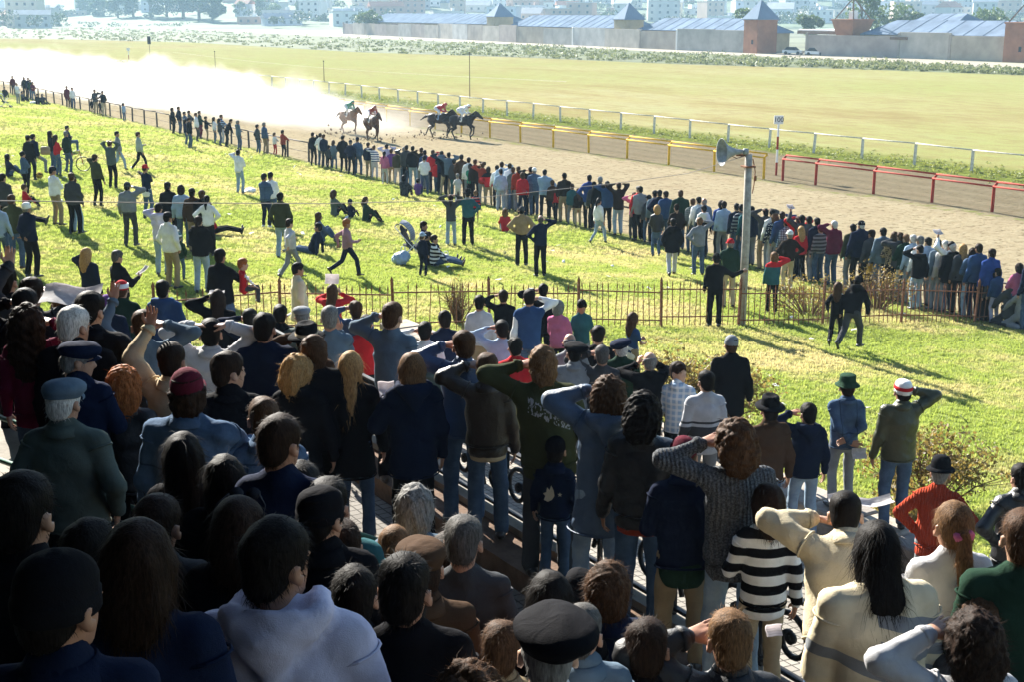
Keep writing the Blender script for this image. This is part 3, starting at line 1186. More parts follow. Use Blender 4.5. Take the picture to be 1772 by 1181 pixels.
def leaf_cloud(rs, centers, radii, n, size, flat=0.5):
    """n leaf-sized two-triangle faces spread through clumps; returns V, F"""
    k = rs.randint(0, len(centers), n)
    d = rs.normal(size=(n, 3))
    d /= np.linalg.norm(d, axis=1)[:, None]
    rad = rs.uniform(0.45, 1.0, n) ** 0.5
    C = centers[k] + d * (radii[k] * rad)[:, None] * np.array([1, 1, 0.8])
    a = rs.normal(size=(n, 3))
    a /= np.linalg.norm(a, axis=1)[:, None]
    b = np.cross(a, rs.normal(size=(n, 3)))
    b /= np.linalg.norm(b, axis=1)[:, None] + 1e-9
    s = size * rs.uniform(0.6, 1.3, n)[:, None]
    V = np.empty((n, 4, 3))
    V[:, 0] = C - a * s
    V[:, 1] = C + b * s * flat
    V[:, 2] = C + a * s
    V[:, 3] = C - b * s * flat
    F = np.arange(n * 4, dtype=np.int32).reshape(n, 4)
    return V.reshape(-1, 3), F


def tree(x, y, z, h, spread, nleaf, lsize, mat, label, seed, trunk_h=0.35, name="tree", group=None):
    rs = np.random.RandomState(seed)
    root = empty(name, (x, y, z))
    tag(root, label, "tree", group)
    mb = MB()
    tr = h * 0.02
    mb.tube([(0, 0, -0.3), (rs.uniform(-.2, .2), 0, h * 0.25), (rs.uniform(-.5, .5), 0, h * 0.6)], [tr * 1.3, tr, tr * 0.5], 8)
    nc = rs.randint(9, 14)
    cen, rad = [], []
    for i in range(nc):
        an = rs.uniform(0, 2 * math.pi)
        hh = rs.uniform(trunk_h, 0.93)
        r = spread * (1 - abs(hh - 0.6) * 0.9) * rs.uniform(0.25, 0.85)
        c = np.array([math.cos(an) * r, math.sin(an) * r, h * hh])
        cen.append(c)
        rad.append(spread * rs.uniform(0.3, 0.5))
        mb.tube([(0, 0, h * hh * 0.55), tuple(c * np.array([0.6, 0.6, 0.85])), tuple(c)], [tr * 0.5, tr * 0.3, tr * 0.12], 5)
    mb.build("trunk", bark, root, smooth=True)
    V, F = leaf_cloud(rs, np.array(cen), np.array(rad), nleaf, lsize)
    link("crown", new_mesh("crown", V, F, False), mat, root)
    return root


def build_trees():
    # eucalyptus grove on the left
    spots = [(205, 42, 26, 8), (232, 42, 30, 9), (262, 43, 33, 10), (290, 43, 30, 9), (318, 44, 34, 10), (345, 45, 31, 9), (368, 46, 20, 7), (150, 40, 15, 6), (175, 41, 18, 6)]
    lab = ["leftmost big tree of the dark grove", "second big dark tree of the grove from left", "third tall dark tree of the grove", "dark grove tree at the bright gap", "tall dark tree in middle of grove",
           "tall dark tree right of grove middle", "lower rounded tree at right end of grove", "thin pale tree farthest left of the grove", "thin leafy tree just left of the grove"]
    for i, (px, py, h, sp) in enumerate(spots):
        h, sp = h * 1.25, sp * 1.2
        p = on_ground(px, py, z=0)
        tree(p[0], p[1], 0, h, sp, 3400, 0.85, leaf_euc if i < 7 else leaf_town, lab[i], 40 + i, 0.22, group="trees of the grove")
    more = [(455, 44, 11, 6, "round dark tree among houses right of grove"), (470, 45, 8, 6, "lower round tree beside the round dark tree"), (415, 42, 9, 4, "slim tree among houses near the grove"),
            (640, 48, 9, 5, "small tree behind left end of perimeter wall"), (720, 45, 8, 4, "slim tree behind the leftmost hall roof"), (1290, 74, 8, 4, "small green tree beside brick gate turret"),
            (1400, 83, 7, 3.5, "bushy green tree left of flared turret"), (1552, 76, 9, 6, "bright green tree behind right hand hall"), (1570, 76, 7, 5, "lower bright tree behind right hand hall"),
            (1490, 70, 14, 5, "tall dim tree behind the flared turret"), (1700, 78, 8, 6, "dim rounded tree near right bare turret"), (90, 40, 8, 6, "low bushy tree by houses on far left"), (520, 43, 7, 4, "small dim tree among far left houses")]
    for i, (px, py, h, sp, l) in enumerate(more):
        y0 = 45
        p = on_ground(px, max(py, 44), z=0)
        sc = 1.0
        if px > 600:
            p = at_depth(px, 60, 470 if px < 1200 else 330)
            p[2] = 0
        tree(p[0], p[1], hill_z(p[0], p[1]), h, sp, 1300, 0.5, leaf_town, l, 70 + i, 0.3, group="trees around the town")


build_trees()


def build_scrub():
    rs = np.random.RandomState(9)
    V, F = [], []
    off = 0
    near = np.array([on_ground(x, y, z=0)[:2] for x, y in SCRUB_NEAR])
    far = np.array([on_ground(x, y, z=0)[:2] for x, y in SCRUB_FAR])
    for i in range(1900):
        s = rs.uniform(0, len(near) - 1.001)
        k = int(s)
        f = s - k
        t = rs.beta(1.1, 1.6)
        p = (near[k] * (1 - f) + near[k + 1] * f) * (1 - t) + (far[k] * (1 - f) + far[k + 1] * f) * t
        h = rs.uniform(0.2, 0.75) * (1.5 if rs.rand() < 0.12 else 1)
        cen = np.array([[p[0] + rs.normal() * h, p[1] + rs.normal() * h, h * 0.45] for _ in range(3)])
        v, q = leaf_cloud(rs, cen, np.full(3, h * 0.6), 34, 0.2)
        v[:, 2] = np.abs(v[:, 2])
        V.append(v)
        F.append(q + off)
        off += len(v)
    # dim trees scattered between the houses
    V2, F2, off2 = [], [], 0
    for i in range(420):
        c = on_ground(rs.uniform(-60, 610), 30 + 14 * rs.rand() + 4, z=0)
        h = rs.uniform(0.8, 2.6)
        v, q = leaf_cloud(rs, np.array([[c[0] + rs.normal() * h, c[1] + rs.normal() * h * 2, h * 0.5] for _ in range(3)]), np.full(3, h * 0.7), 40, 0.5)
        V2.append(v)
        F2.append(q + off2)
        off2 += len(v)
    for i in range(150):
        y = rs.uniform(640, 1040)
        x = rs.uniform(-0.42, 0.42) * y
        if -0.33 * y < x < -0.2 * y and y < 760:
            continue
        h = rs.uniform(4, 9)
        z = hill_z(x, y)
        cen = np.array([[x + rs.normal() * h * 0.3, y + rs.normal() * h * 0.3, z + h * rs.uniform(0.4, 0.8)] for _ in range(5)])
        v, q = leaf_cloud(rs, cen, np.full(5, h * 0.33), 230, 0.6)
        V2.append(v)
        F2.append(q + off2)
        off2 += len(v)
    o = link("far_trees", new_mesh("far_trees", np.concatenate(V2), np.concatenate(F2), False), leaf_euc)
    tag(o, "dim far trees scattered between the houses of the town", "trees", kind="stuff")
    o = link("scrub", new_mesh("scrub", np.concatenate(V), np.concatenate(F), False), leaf_green)
    tag(o, "ragged strip of low green scrub along the dirt road", "scrub", kind="stuff")
    # green tufts of the verge beside the white rail
    V, F = [], []
    off = 0
    for i in range(2600):
        u = 30 + 95 * rs.rand() ** 1.3
        v_ = 56.0 + rs.normal() * 1.2
        x, y = xy_of(u, v_)
        h = rs.uniform(0.03, 0.1)
        v, q = leaf_cloud(rs, np.array([[x, y, h * 0.4]]), np.array([h * 1.6]), 11, 0.07, 0.35)
        v[:, 2] = np.abs(v[:, 2])
        V.append(v)
        F.append(q + off)
        off += len(v)
    o = link("verge_weeds", new_mesh("verge_weeds", np.concatenate(V), np.concatenate(F), False), leaf_verge)
    tag(o, "green weeds along the white rail", "weeds", kind="stuff")


build_scrub()


def bush(px, py, w, h, n, label, mat, dry=False, z=None, seed=1, vmin=None):
    p = on_ground(px, py)
    if vmin is not None:
        u, v = uv_of(p[0], p[1])
        v = max(v, vmin)
        x, y = xy_of(u, v)
        p = np.array([x, y, terrain(x, y)])
    rs = np.random.RandomState(seed)
    root = empty("bush", tuple(p))
    tag(root, label, "bush", "bushes beside wall and fence")
    mb = MB()
    tips = []
    for i in range(46 if dry else 34):
        an, r = rs.uniform(0, 6.28), rs.uniform(0.2, 1.0)
        tip = np.array([math.cos(an) * r * w / 2, math.sin(an) * r * w / 2, h * rs.uniform(0.55, 1.05) * (1 - 0.35 * r * r)])
        mid = tip * np.array([0.55, 0.55, 0.55]) + rs.normal(size=3) * 0.05
        mb.tube([(tip[0] * 0.15, tip[1] * 0.15, -0.05), tuple(mid), tuple(tip)], [0.014, 0.009, 0.004], 4)
        tips.append(tip)
        for _ in range(3):
            t2 = mid + (tip - mid) * rs.rand() + rs.normal(size=3) * 0.14
            mb.tube([tuple(mid), tuple(t2)], [0.007, 0.003], 3)
            tips.append(t2)
    mb.build("stem", simple("twig", (0.16, 0.1, 0.055), 0.9), root)
    V, F = leaf_cloud(rs, np.array(tips), np.full(len(tips), 0.16), n, 0.032, 0.55)
    V[:, 2] = np.maximum(V[:, 2], 0.01)
    link("foliage", new_mesh("foliage", V, F, False), mat, root)


bush(1240, 735, 1.7, 1.15, 3200, "yellowish hedge bush between plaid shirt boy and black jacket man", leaf_dry, seed=1, vmin=11.6)
bush(1160, 720, 1.3, 1.0, 2200, "yellow leaved bush behind the boy in plaid shirt", leaf_dry, seed=2, vmin=11.6)
bush(1612, 875, 2.0, 1.0, 3800, "brown leaved bush right of man in red white hat", leaf_dry, seed=3, vmin=11.6)
bush(1500, 880, 0.9, 0.9, 1600, "brown leaved bush between the two men on wall", leaf_dry, seed=4, vmin=11.6)
bush(1400, 545, 2.6, 0.95, 1500, "dry tangled shrub at the fence right of pole", leaf_dry, True, seed=5)
bush(1515, 535, 1.9, 1.1, 900, "dry twiggy shrub at the fence behind running pair", leaf_dry, True, seed=6)
bush(792, 560, 0.8, 1.0, 60, "bare twiggy sapling by the fence left of boy", leaf_dry, True, seed=7)

# ------------------------------------------------------------------ grass blades on the near lawn
def build_grass():
    rs = np.random.RandomState(2)
    n = 16
    V, F = [], []
    for i in range(n):
        an = rs.uniform(0, 6.28)
        b = np.array([rs.normal() * 0.035, rs.normal() * 0.035, 0])
        d = np.array([math.cos(an), math.sin(an), 0])
        s = np.array([-d[1], d[0], 0]) * 0.0045
        h = rs.uniform(0.03, 0.075)
        bend = d * rs.uniform(0.01, 0.045)
        k = len(V)
        V += [b - s, b + s, b + bend * 0.4 + s * 0.8 + [0, 0, h * 0.6], b + bend * 0.4 - s * 0.8 + [0, 0, h * 0.6], b + bend + [0, 0, h]]
        F += [(k, k + 1, k + 2, k + 3), (k + 3, k + 2, k + 4)]
    tuft = bpy.data.objects.new("grass_tuft", new_mesh("grass_tuft", np.array(V), F, False))   # never linked: only a source for the instances
    m, nt, ns, ls, b = nodes_of("grass_blade")
    g = nt.nodes.new("ShaderNodeNewGeometry")
    mp = nt.nodes.new("ShaderNodeVectorRotate")
    mp.rotation_type = 'Z_AXIS'
    mp.inputs["Angle"].default_value = -RZ
    ls.new(g.outputs["Position"], mp.inputs["Vector"])
    co = mp.outputs[0]
    n1 = noise(nt, co, 0.28, 5, 0.6)
    n2 = noise(nt, co, 1.7, 5, 0.65)
    n3 = noise(nt, co, 30.0, 2, 0.65)
    pf = math_n(nt, 'ADD', math_n(nt, 'MULTIPLY', n1, 0.62), math_n(nt, 'MULTIPLY', n2, 0.38))
    patch = ramp(nt, pf, [(0.465, 0.0), (0.61, 0.92)])
    gr = ramp(nt, n3, [(0.3, (0.21, 0.29, 0.045)), (0.7, (0.4, 0.44, 0.095))])
    c = mixc(nt, patch, gr, (0.55, 0.46, 0.21))
    ls.new(c, b.inputs["Base Color"])
    b.inputs["Roughness"].default_value = 0.55
    tr = nt.nodes.new("ShaderNodeBsdfTranslucent")
    ls.new(c, tr.inputs["Color"])
    mx = nt.nodes.new("ShaderNodeMixShader")
    mx.inputs[0].default_value = 0.6
    ls.new(b.outputs[0], mx.inputs[1])
    ls.new(tr.outputs[0], mx.inputs[2])
    ls.new(mx.outputs[0], nt.nodes["Material Output"].inputs["Surface"])
    tuft.data.materials.append(m)

    def patch_obj(v0, v1, u0, u1, dens, seed, sc, where):
        Vp, Fp = [], []
        vs = np.linspace(v0, v1, int((v1 - v0) / 1.0) + 1)
        us = np.linspace(u0, u1, int((u1 - u0) / 2.0) + 1)
        for v in vs:
            for u in us:
                z = lawn_z(v)
                if -40 < u < 110 and 11.5 < v < 28:
                    z += 0.05 * math.sin(u * 0.35 + v * 0.2) * math.sin(v * 0.45 - u * 0.11)
                Vp.append((v, u, z))
        nn = len(us)
        for i in range(len(vs) - 1):
            for j in range(nn - 1):
                Fp.append((i * nn + j, (i + 1) * nn + j, (i + 1) * nn + j + 1, i * nn + j + 1))
        o = link("grass", new_mesh("grass_area", np.array(Vp), Fp, True), m, None, (0, 0, 0.0), RZ)
        tag(o, "short sunlit grass of the lawn, " + where, "grass", kind="stuff")
        ng = bpy.data.node_groups.new("grass_blades", 'GeometryNodeTree')
        ng.interface.new_socket("Geometry", in_out='INPUT', socket_type='NodeSocketGeometry')
        ng.interface.new_socket("Geometry", in_out='OUTPUT', socket_type='NodeSocketGeometry')
        gi, go = ng.nodes.new("NodeGroupInput"), ng.nodes.new("NodeGroupOutput")
        dp = ng.nodes.new("GeometryNodeDistributePointsOnFaces")
        dp.inputs["Density"].default_value = dens
        dp.inputs["Seed"].default_value = seed
        ip = ng.nodes.new("GeometryNodeInstanceOnPoints")
        ob = ng.nodes.new("GeometryNodeObjectInfo")
        ob.inputs["Object"].default_value = tuft
        rv = ng.nodes.new("FunctionNodeRandomValue")
        rv.data_type = 'FLOAT_VECTOR'
        rv.inputs[0].default_value = (-0.15, -0.15, 0)
        rv.inputs[1].default_value = (0.15, 0.15, 6.28)
        rs_ = ng.nodes.new("FunctionNodeRandomValue")
        rs_.data_type = 'FLOAT'
        rs_.inputs[2].default_value = 0.5 * sc
        rs_.inputs[3].default_value = 1.15 * sc
        L = ng.links
        L.new(gi.outputs[0], dp.inputs[0])
        L.new(dp.outputs[0], ip.inputs["Points"])
        L.new(ob.outputs["Geometry"], ip.inputs["Instance"])
        L.new(rv.outputs[0], ip.inputs["Rotation"])
        L.new(rs_.outputs[1], ip.inputs["Scale"])
        L.new(ip.outputs[0], go.inputs[0])
        md = o.modifiers.new("grass", 'NODES')
        md.node_group = ng
        return o

    patch_obj(11.1, 28.6, 4.0, 34.0, 140, 1, 1.0, 'right part around fence')
    patch_obj(4.0, 28.6, 34.0, 62.0, 34, 2, 1.3, 'far left part')
    patch_obj(4.0, 28.6, 62.0, 125.0, 11, 4, 1.9, 'farthest left part')
    patch_obj(4.0, 11.1, 21.3, 34.0, 60, 3, 1.0, 'strip behind the stand')


build_grass()

# ------------------------------------------------------------------ air haze and race dust
def build_haze():
    m = bpy.data.materials.new("air_haze")
    m.use_nodes = True
    nt = m.node_tree
    nt.nodes.remove(nt.nodes["Principled BSDF"])
    pv = nt.nodes.new("ShaderNodeVolumePrincipled")
    pv.inputs["Color"].default_value = (0.5, 0.75, 0.96, 1)
    pv.inputs["Density"].default_value = 0.00035
    pv.inputs["Anisotropy"].default_value = 0.0
    nt.links.new(pv.outputs[0], nt.nodes["Material Output"].inputs["Volume"])
    mb = MB().box((0, 1100, 60), (4200, 2600, 124))
    o = mb.build("haze", m)
    tag(o, kind="stuff")


build_haze()


def build_dust():
    m = bpy.data.materials.new("race_dust")
    m.cycles.volume_step_rate = 0.08
    m.use_nodes = True
    nt = m.node_tree
    nt.nodes.remove(nt.nodes["Principled BSDF"])
    co = objco(nt)
    sep = nt.nodes.new("ShaderNodeSeparateXYZ")
    nt.links.new(co, sep.inputs[0])
    n1 = noise(nt, scaled(nt, co, (1, 0.7, 1)), 0.3, 5, 0.62, 0.5)
    n0 = noise(nt, co, 0.05, 2, 0.5)
    # billows: the height of the cloud follows a slow noise, the edge is broken by a fast one
    u, v, z = sep.outputs[1], sep.outputs[0], sep.outputs[2]
    zl = math_n(nt, 'ADD', z, 2.8)
    age = math_n(nt, 'DIVIDE', math_n(nt, 'SUBTRACT', u, -60.0), 45.0, True)      # 0 at the horses, 1 far behind
    nlow = noise(nt, scaled(nt, co, (1, 0.8, 0.001)), 0.14, 3, 0.55, 0.3)
    top = math_n(nt, 'MULTIPLY', math_n(nt, 'ADD', 3.7, math_n(nt, 'MULTIPLY', age, 0.9)), math_n(nt, 'SUBTRACT', math_n(nt, 'MULTIPLY', nlow, 2.3), 0.55, True))
    hz = math_n(nt, 'SUBTRACT', 1.0, math_n(nt, 'DIVIDE', zl, math_n(nt, 'ADD', top, 0.05)), True)
    cv = math_n(nt, 'SUBTRACT', 1.0, math_n(nt, 'DIVIDE', math_n(nt, 'ABSOLUTE', v), math_n(nt, 'ADD', 4.5, math_n(nt, 'MULTIPLY', age, 5.0))), True)
    shell = math_n(nt, 'MULTIPLY', math_n(nt, 'POWER', hz, 0.6), math_n(nt, 'POWER', cv, 0.6))
    thr = math_n(nt, 'MULTIPLY', math_n(nt, 'SUBTRACT', math_n(nt, 'ADD', math_n(nt, 'MULTIPLY', shell, 1.1), math_n(nt, 'MULTIPLY', n1, 1.3)), math_n(nt, 'SUBTRACT', 1.02, math_n(nt, 'MULTIPLY', age, 0.16)), True), math_n(nt, 'MULTIPLY', shell, 2.0, True))
    start = math_n(nt, 'DIVIDE', math_n(nt, 'SUBTRACT', u, -60.5), 13.0, True)
    dens = math_n(nt, 'MULTIPLY', math_n(nt, 'MULTIPLY', thr, start), math_n(nt, 'ADD', 0.24, math_n(nt, 'MULTIPLY', age, 0.36)))
    pv = nt.nodes.new("ShaderNodeVolumePrincipled")
    pv.inputs["Color"].default_value = (0.95, 0.91, 0.85, 1)
    pv.inputs["Anisotropy"].default_value = 0.1
    nt.links.new(dens, pv.inputs["Density"])
    nt.links.new(pv.outputs[0], nt.nodes["Material Output"].inputs["Volume"])
    mb = MB().box((0, 0, 0), (25.0, 132.0, 5.6))
    o = mb.build("dust_cloud", m, None, (*xy_of(136.0, 39.8), 2.85), RZ)
    tag(o, "bright cloud of dust trailing behind the galloping horses", "dust", kind="stuff")


build_dust()
# ------------------------------------------------------------------ distance-field modelling for bodies and clothes
_CORN = [(0, 0, 0), (1, 0, 0), (0, 1, 0), (1, 1, 0), (0, 0, 1), (1, 0, 1), (0, 1, 1), (1, 1, 1)]
_EDGE = [(a, b) for a in range(8) for b in range(a + 1, 8) if sum(x != y for x, y in zip(_CORN[a], _CORN[b])) == 1]


def snets(Fd, o, h):
    S = Fd < 0
    c = np.zeros(tuple(d - 1 for d in Fd.shape), np.int8)
    nx, ny, nz = c.shape
    for dx, dy, dz in _CORN:
        c += S[dx:dx + nx, dy:dy + ny, dz:dz + nz]
    m = (c > 0) & (c < 8)
    I = np.argwhere(m)
    n = len(I)
    idx = np.full(c.shape, -1, np.int32)
    idx[m] = np.arange(n, dtype=np.int32)
    vals = [Fd[I[:, 0] + dx, I[:, 1] + dy, I[:, 2] + dz] for dx, dy, dz in _CORN]
    acc = np.zeros((n, 3))
    cnt = np.zeros(n)
    for a, b in _EDGE:
        fa, fb = vals[a], vals[b]
        cr = (fa < 0) != (fb < 0)
        t = np.where(cr, fa / np.where(cr, fa - fb, 1.0), 0.0)
        pa, pb = np.array(_CORN[a], float), np.array(_CORN[b], float)
        acc += np.where(cr[:, None], pa + t[:, None] * (pb - pa), 0.0)
        cnt += cr
    V = np.asarray(o) + h * (I + acc / cnt[:, None])
    Q = []
    s0, s1 = S[:-1, 1:-1, 1:-1], S[1:, 1:-1, 1:-1]
    for ax in range(3):
        if ax == 0:
            a_, b_ = S[:-1, 1:-1, 1:-1], S[1:, 1:-1, 1:-1]
            off, d1, d2 = np.array([0, 1, 1]), np.array([0, 1, 0]), np.array([0, 0, 1])
        elif ax == 1:
            a_, b_ = S[1:-1, :-1, 1:-1], S[1:-1, 1:, 1:-1]
            off, d1, d2 = np.array([1, 0, 1]), np.array([0, 0, 1]), np.array([1, 0, 0])
        else:
            a_, b_ = S[1:-1, 1:-1, :-1], S[1:-1, 1:-1, 1:]
            off, d1, d2 = np.array([1, 1, 0]), np.array([1, 0, 0]), np.array([0, 1, 0])
        for pos in (True, False):
            E = np.argwhere((a_ & ~b_) if pos else (~a_ & b_)) + off
            if len(E) == 0:
                continue
            g = [idx[tuple((E - d1 - d2).T)], idx[tuple((E - d2).T)], idx[tuple(E.T)], idx[tuple((E - d1).T)]]
            if not pos:
                g = g[::-1]
            Q.append(np.stack(g, 1))
    Q = np.concatenate(Q) if Q else np.zeros((0, 4), np.int32)
    Q = Q[(Q >= 0).all(1)]
    return V, Q


class SDF:
    def __init__(self):
        self.P = []

    def rc(self, a, b, ra, rb=None, k=0.03, w=None, s=1.0):
        self.P.append(('rc', np.asarray(a, float), np.asarray(b, float), ra, ra if rb is None else rb, k, w, s))
        return self

    def el(self, c, r, k=0.02, M=None):
        self.P.append(('el', np.asarray(c, float), np.asarray(r, float), k, M))
        return self

    def sub(self, c, r, k=0.01):
        self.P.append(('sub', np.asarray(c, float), np.asarray(r, float), k))
        return self

    def cut(self, p, n):
        n = np.asarray(n, float)
        self.P.append(('cut', np.asarray(p, float), n / np.linalg.norm(n)))
        return self

    def mesh(self, h):
        lo, hi = np.full(3, 1e9), np.full(3, -1e9)
        for p in self.P:
            if p[0] == 'rc':
                r = max(p[3], p[4]) + 0.01
                lo = np.minimum(lo, np.minimum(p[1], p[2]) - r)
                hi = np.maximum(hi, np.maximum(p[1], p[2]) + r)
            elif p[0] == 'el':
                r = p[2].max() if p[4] is not None else p[2]
                lo = np.minimum(lo, p[1] - r - 0.01)
                hi = np.maximum(hi, p[1] + r + 0.01)
        lo -= 2.5 * h
        hi += 2.5 * h
        n = np.ceil((hi - lo) / h).astype(int) + 1
        ax = [lo[i] + h * np.arange(n[i]) for i in range(3)]
        Fd = np.full(tuple(n), 1.0, np.float32)

        def sl(c0, c1):
            i0 = np.maximum(0, np.floor((c0 - lo) / h).astype(int))
            i1 = np.minimum(n, np.ceil((c1 - lo) / h).astype(int) + 1)
            return tuple(slice(i0[i], i1[i]) for i in range(3))
        for p in self.P:
            t = p[0]
            if t == 'rc':
                _, a, b, ra, rb, k, w, s = p
                r = max(ra, rb) + k + 2 * h
                S = sl(np.minimum(a, b) - r, np.maximum(a, b) + r)
                x = ax[0][S[0]][:, None, None] - a[0]
                y = ax[1][S[1]][None, :, None] - a[1]
                z = ax[2][S[2]][None, None, :] - a[2]
                ba = b - a
                l2 = max(1e-9, ba @ ba)
                tt = np.clip((x * ba[0] + y * ba[1] + z * ba[2]) / l2, 0, 1)
                qx, qy, qz = x - tt * ba[0], y - tt * ba[1], z - tt * ba[2]
                if w is not None:
                    dq = (qx * w[0] + qy * w[1] + qz * w[2]) * (1 / s - 1)
                    qx, qy, qz = qx + w[0] * dq, qy + w[1] * dq, qz + w[2] * dq
                d = np.sqrt(qx * qx + qy * qy + qz * qz) - (ra + (rb - ra) * tt)
            elif t == 'el':
                _, c, r, k, M = p
                rr = (np.full(3, r.max()) if M is not None else r) + k + 2 * h
                S = sl(c - rr, c + rr)
                x = ax[0][S[0]][:, None, None] - c[0]
                y = ax[1][S[1]][None, :, None] - c[1]
                z = ax[2][S[2]][None, None, :] - c[2]
                if M is not None:
                    X = M[0, 0] * x + M[1, 0] * y + M[2, 0] * z
                    Y = M[0, 1] * x + M[1, 1] * y + M[2, 1] * z
                    Z = M[0, 2] * x + M[1, 2] * y + M[2, 2] * z
                else:
                    X, Y, Z = x, y, z
                k0 = np.sqrt((X / r[0]) ** 2 + (Y / r[1]) ** 2 + (Z / r[2]) ** 2)
                k1 = np.sqrt((X / r[0] ** 2) ** 2 + (Y / r[1] ** 2) ** 2 + (Z / r[2] ** 2) ** 2) + 1e-9
                d = k0 * (k0 - 1) / k1
            elif t == 'cut':
                _, q, nn = p
                d = (ax[0][:, None, None] - q[0]) * nn[0] + (ax[1][None, :, None] - q[1]) * nn[1] + (ax[2][None, None, :] - q[2]) * nn[2]
                Fd = np.maximum(Fd, d)
                continue
            else:
                _, c, r, k = p
                S = sl(c - r - k - 2 * h, c + r + k + 2 * h)
                x = ax[0][S[0]][:, None, None] - c[0]
                y = ax[1][S[1]][None, :, None] - c[1]
                z = ax[2][S[2]][None, None, :] - c[2]
                k0 = np.sqrt((x / r[0]) ** 2 + (y / r[1]) ** 2 + (z / r[2]) ** 2)
                d = -(k0 - 1) * r.min()
                f = Fd[S]
                hh = np.maximum(k - np.abs(f - d), 0) / k
                Fd[S] = np.maximum(f, d) + hh * hh * k * 0.25
                continue
            f = Fd[S]
            hh = np.maximum(k - np.abs(f - d), 0) / k
            Fd[S] = np.minimum(f, d) - hh * hh * k * 0.25
        return snets(Fd, lo, h)


def vnorm(V, Q):
    d1, d2 = V[Q[:, 2]] - V[Q[:, 0]], V[Q[:, 3]] - V[Q[:, 1]]
    fn = np.cross(d1, d2)
    Nn = np.zeros_like(V)
    for k in range(4):
        np.add.at(Nn, Q[:, k], fn)
    return Nn / (np.linalg.norm(Nn, axis=1)[:, None] + 1e-9)


def wrinkle(V, Q, rs, amp, freq, squash=(1, 1, 1.0), octs=3):
    Nn = vnorm(V, Q)
    P = V * np.array(squash)
    s = np.zeros(len(V))
    for i in range(octs):
        f = freq * 1.8 ** i
        k1, k2 = rs.normal(size=3), rs.normal(size=3)
        k1, k2 = k1 / np.linalg.norm(k1) * f, k2 / np.linalg.norm(k2) * f * 0.7
        s += np.sin(P @ k1 + 1.7 * np.sin(P @ k2 + rs.uniform(0, 6)) + rs.uniform(0, 6)) / 1.5 ** i
    return V + Nn * (amp * s / 1.6)[:, None]


def rotx(a):
    c, s = math.cos(a), math.sin(a)
    return np.array([[1, 0, 0], [0, c, -s], [0, s, c]])


def roty(a):
    c, s = math.cos(a), math.sin(a)
    return np.array([[c, 0, s], [0, 1, 0], [-s, 0, c]])


def rotz(a):
    c, s = math.cos(a), math.sin(a)
    return np.array([[c, -s, 0], [s, c, 0], [0, 0, 1]])


# ------------------------------------------------------------------ cached heads, hands, hair
CACHE = {}


def head_mesh(h):
    key = ('head', h)
    if key in CACHE:
        return CACHE[key]
    s = SDF()
    s.el((0, -0.012, 0.018), (0.076, 0.096, 0.098), 0.02)
    s.el((0, 0.028, -0.05), (0.056, 0.066, 0.072), 0.04)
    s.el((0, 0.05, -0.1), (0.03, 0.03, 0.022), 0.03)
    s.rc((0, -0.028, -0.06), (0, -0.028, -0.2), 0.057, 0.056, 0.03)
    if h < 0.0125:
        s.rc((-0.04, 0.078, 0.012), (0.04, 0.078, 0.012), 0.013, 0.013, 0.015)
        s.sub((0.031, 0.094, -0.006), (0.018, 0.018, 0.013), 0.012)
        s.sub((-0.031, 0.094, -0.006), (0.018, 0.018, 0.013), 0.012)
        s.el((0.031, 0.078, -0.006), (0.013, 0.012, 0.011), 0.004)
        s.el((-0.031, 0.078, -0.006), (0.013, 0.012, 0.011), 0.004)
        s.rc((-0.018, 0.088, -0.064), (0.018, 0.088, -0.064), 0.009, 0.009, 0.01)
        s.sub((0, 0.102, -0.066), (0.022, 0.012, 0.0035), 0.005)
    s.rc((0, 0.086, 0.0), (0, 0.104, -0.036), 0.010, 0.016, 0.014)
    for sx in (1, -1):
        M = rotz(sx * -0.45) @ rotx(0.25)
        s.el((sx * 0.087, -0.012, -0.012), (0.012, 0.023, 0.036), 0.008, M)
        if h < 0.0125:
            s.sub((sx * 0.099, -0.002, -0.008), (0.008, 0.012, 0.018), 0.006)
    V, Q = s.mesh(h)
    CACHE[key] = (V, Q)
    return V, Q


def hand_mesh(kind, h):
    """right hand: wrist at origin, fingers along +z, palm facing +y, thumb on the -x side"""
    key = ('hand', kind, h)
    if key in CACHE:
        return CACHE[key]
    s = SDF()
    w = np.array([0, 1.0, 0])
    s.rc((0, 0, -0.03), (0, 0, 0.03), 0.026, 0.03, 0.015, w, 0.62)
    s.rc((-0.016, 0, 0.035), (-0.018, 0, 0.085), 0.024, 0.022, 0.015, w, 0.55)
    s.rc((0.014, 0, 0.035), (0.018, 0, 0.082), 0.024, 0.021, 0.015, w, 0.55)
    curl = {'relax': 0.35, 'grip': 0.95, 'flat': 0.06}[kind]
    for x, L, sp in ((-0.031, 0.072, -0.06), (-0.0105, 0.08, -0.01), (0.0105, 0.074, 0.04), (0.030, 0.06, 0.10)):
        p = np.array([x, 0, 0.09])
        d = np.array([sp, 0, 1.0])
        a = 0.0
        r = 0.0095 if abs(x) < 0.03 else 0.0086
        for k, fr in enumerate((0.45, 0.3, 0.25)):
            a += curl * (0.75, 1.0, 0.7)[k]
            dd = np.array([d[0], math.sin(a), math.cos(a)])
            q = p + dd * L * fr
            s.rc(p, q, r * (1 - 0.08 * k), r * (0.92 - 0.08 * k), 0.004)
            p = q
    t0, t1 = np.array([-0.028, 0.004, 0.025]), np.array([-0.055, 0.016 + 0.01 * curl, 0.06])
    t2 = t1 + np.array([-0.006 + 0.012 * curl, 0.012 + 0.016 * curl, 0.036])
    s.rc(t0, t1, 0.016, 0.012, 0.012)
    s.rc(t1, t2, 0.0115, 0.009, 0.004)
    V, Q = s.mesh(h)
    CACHE[key] = (V, Q)
    return V, Q


HAIRLINE_P, HAIRLINE_N = np.array([0, -0.088, -0.088]), np.array([0, 0.155, -0.165])


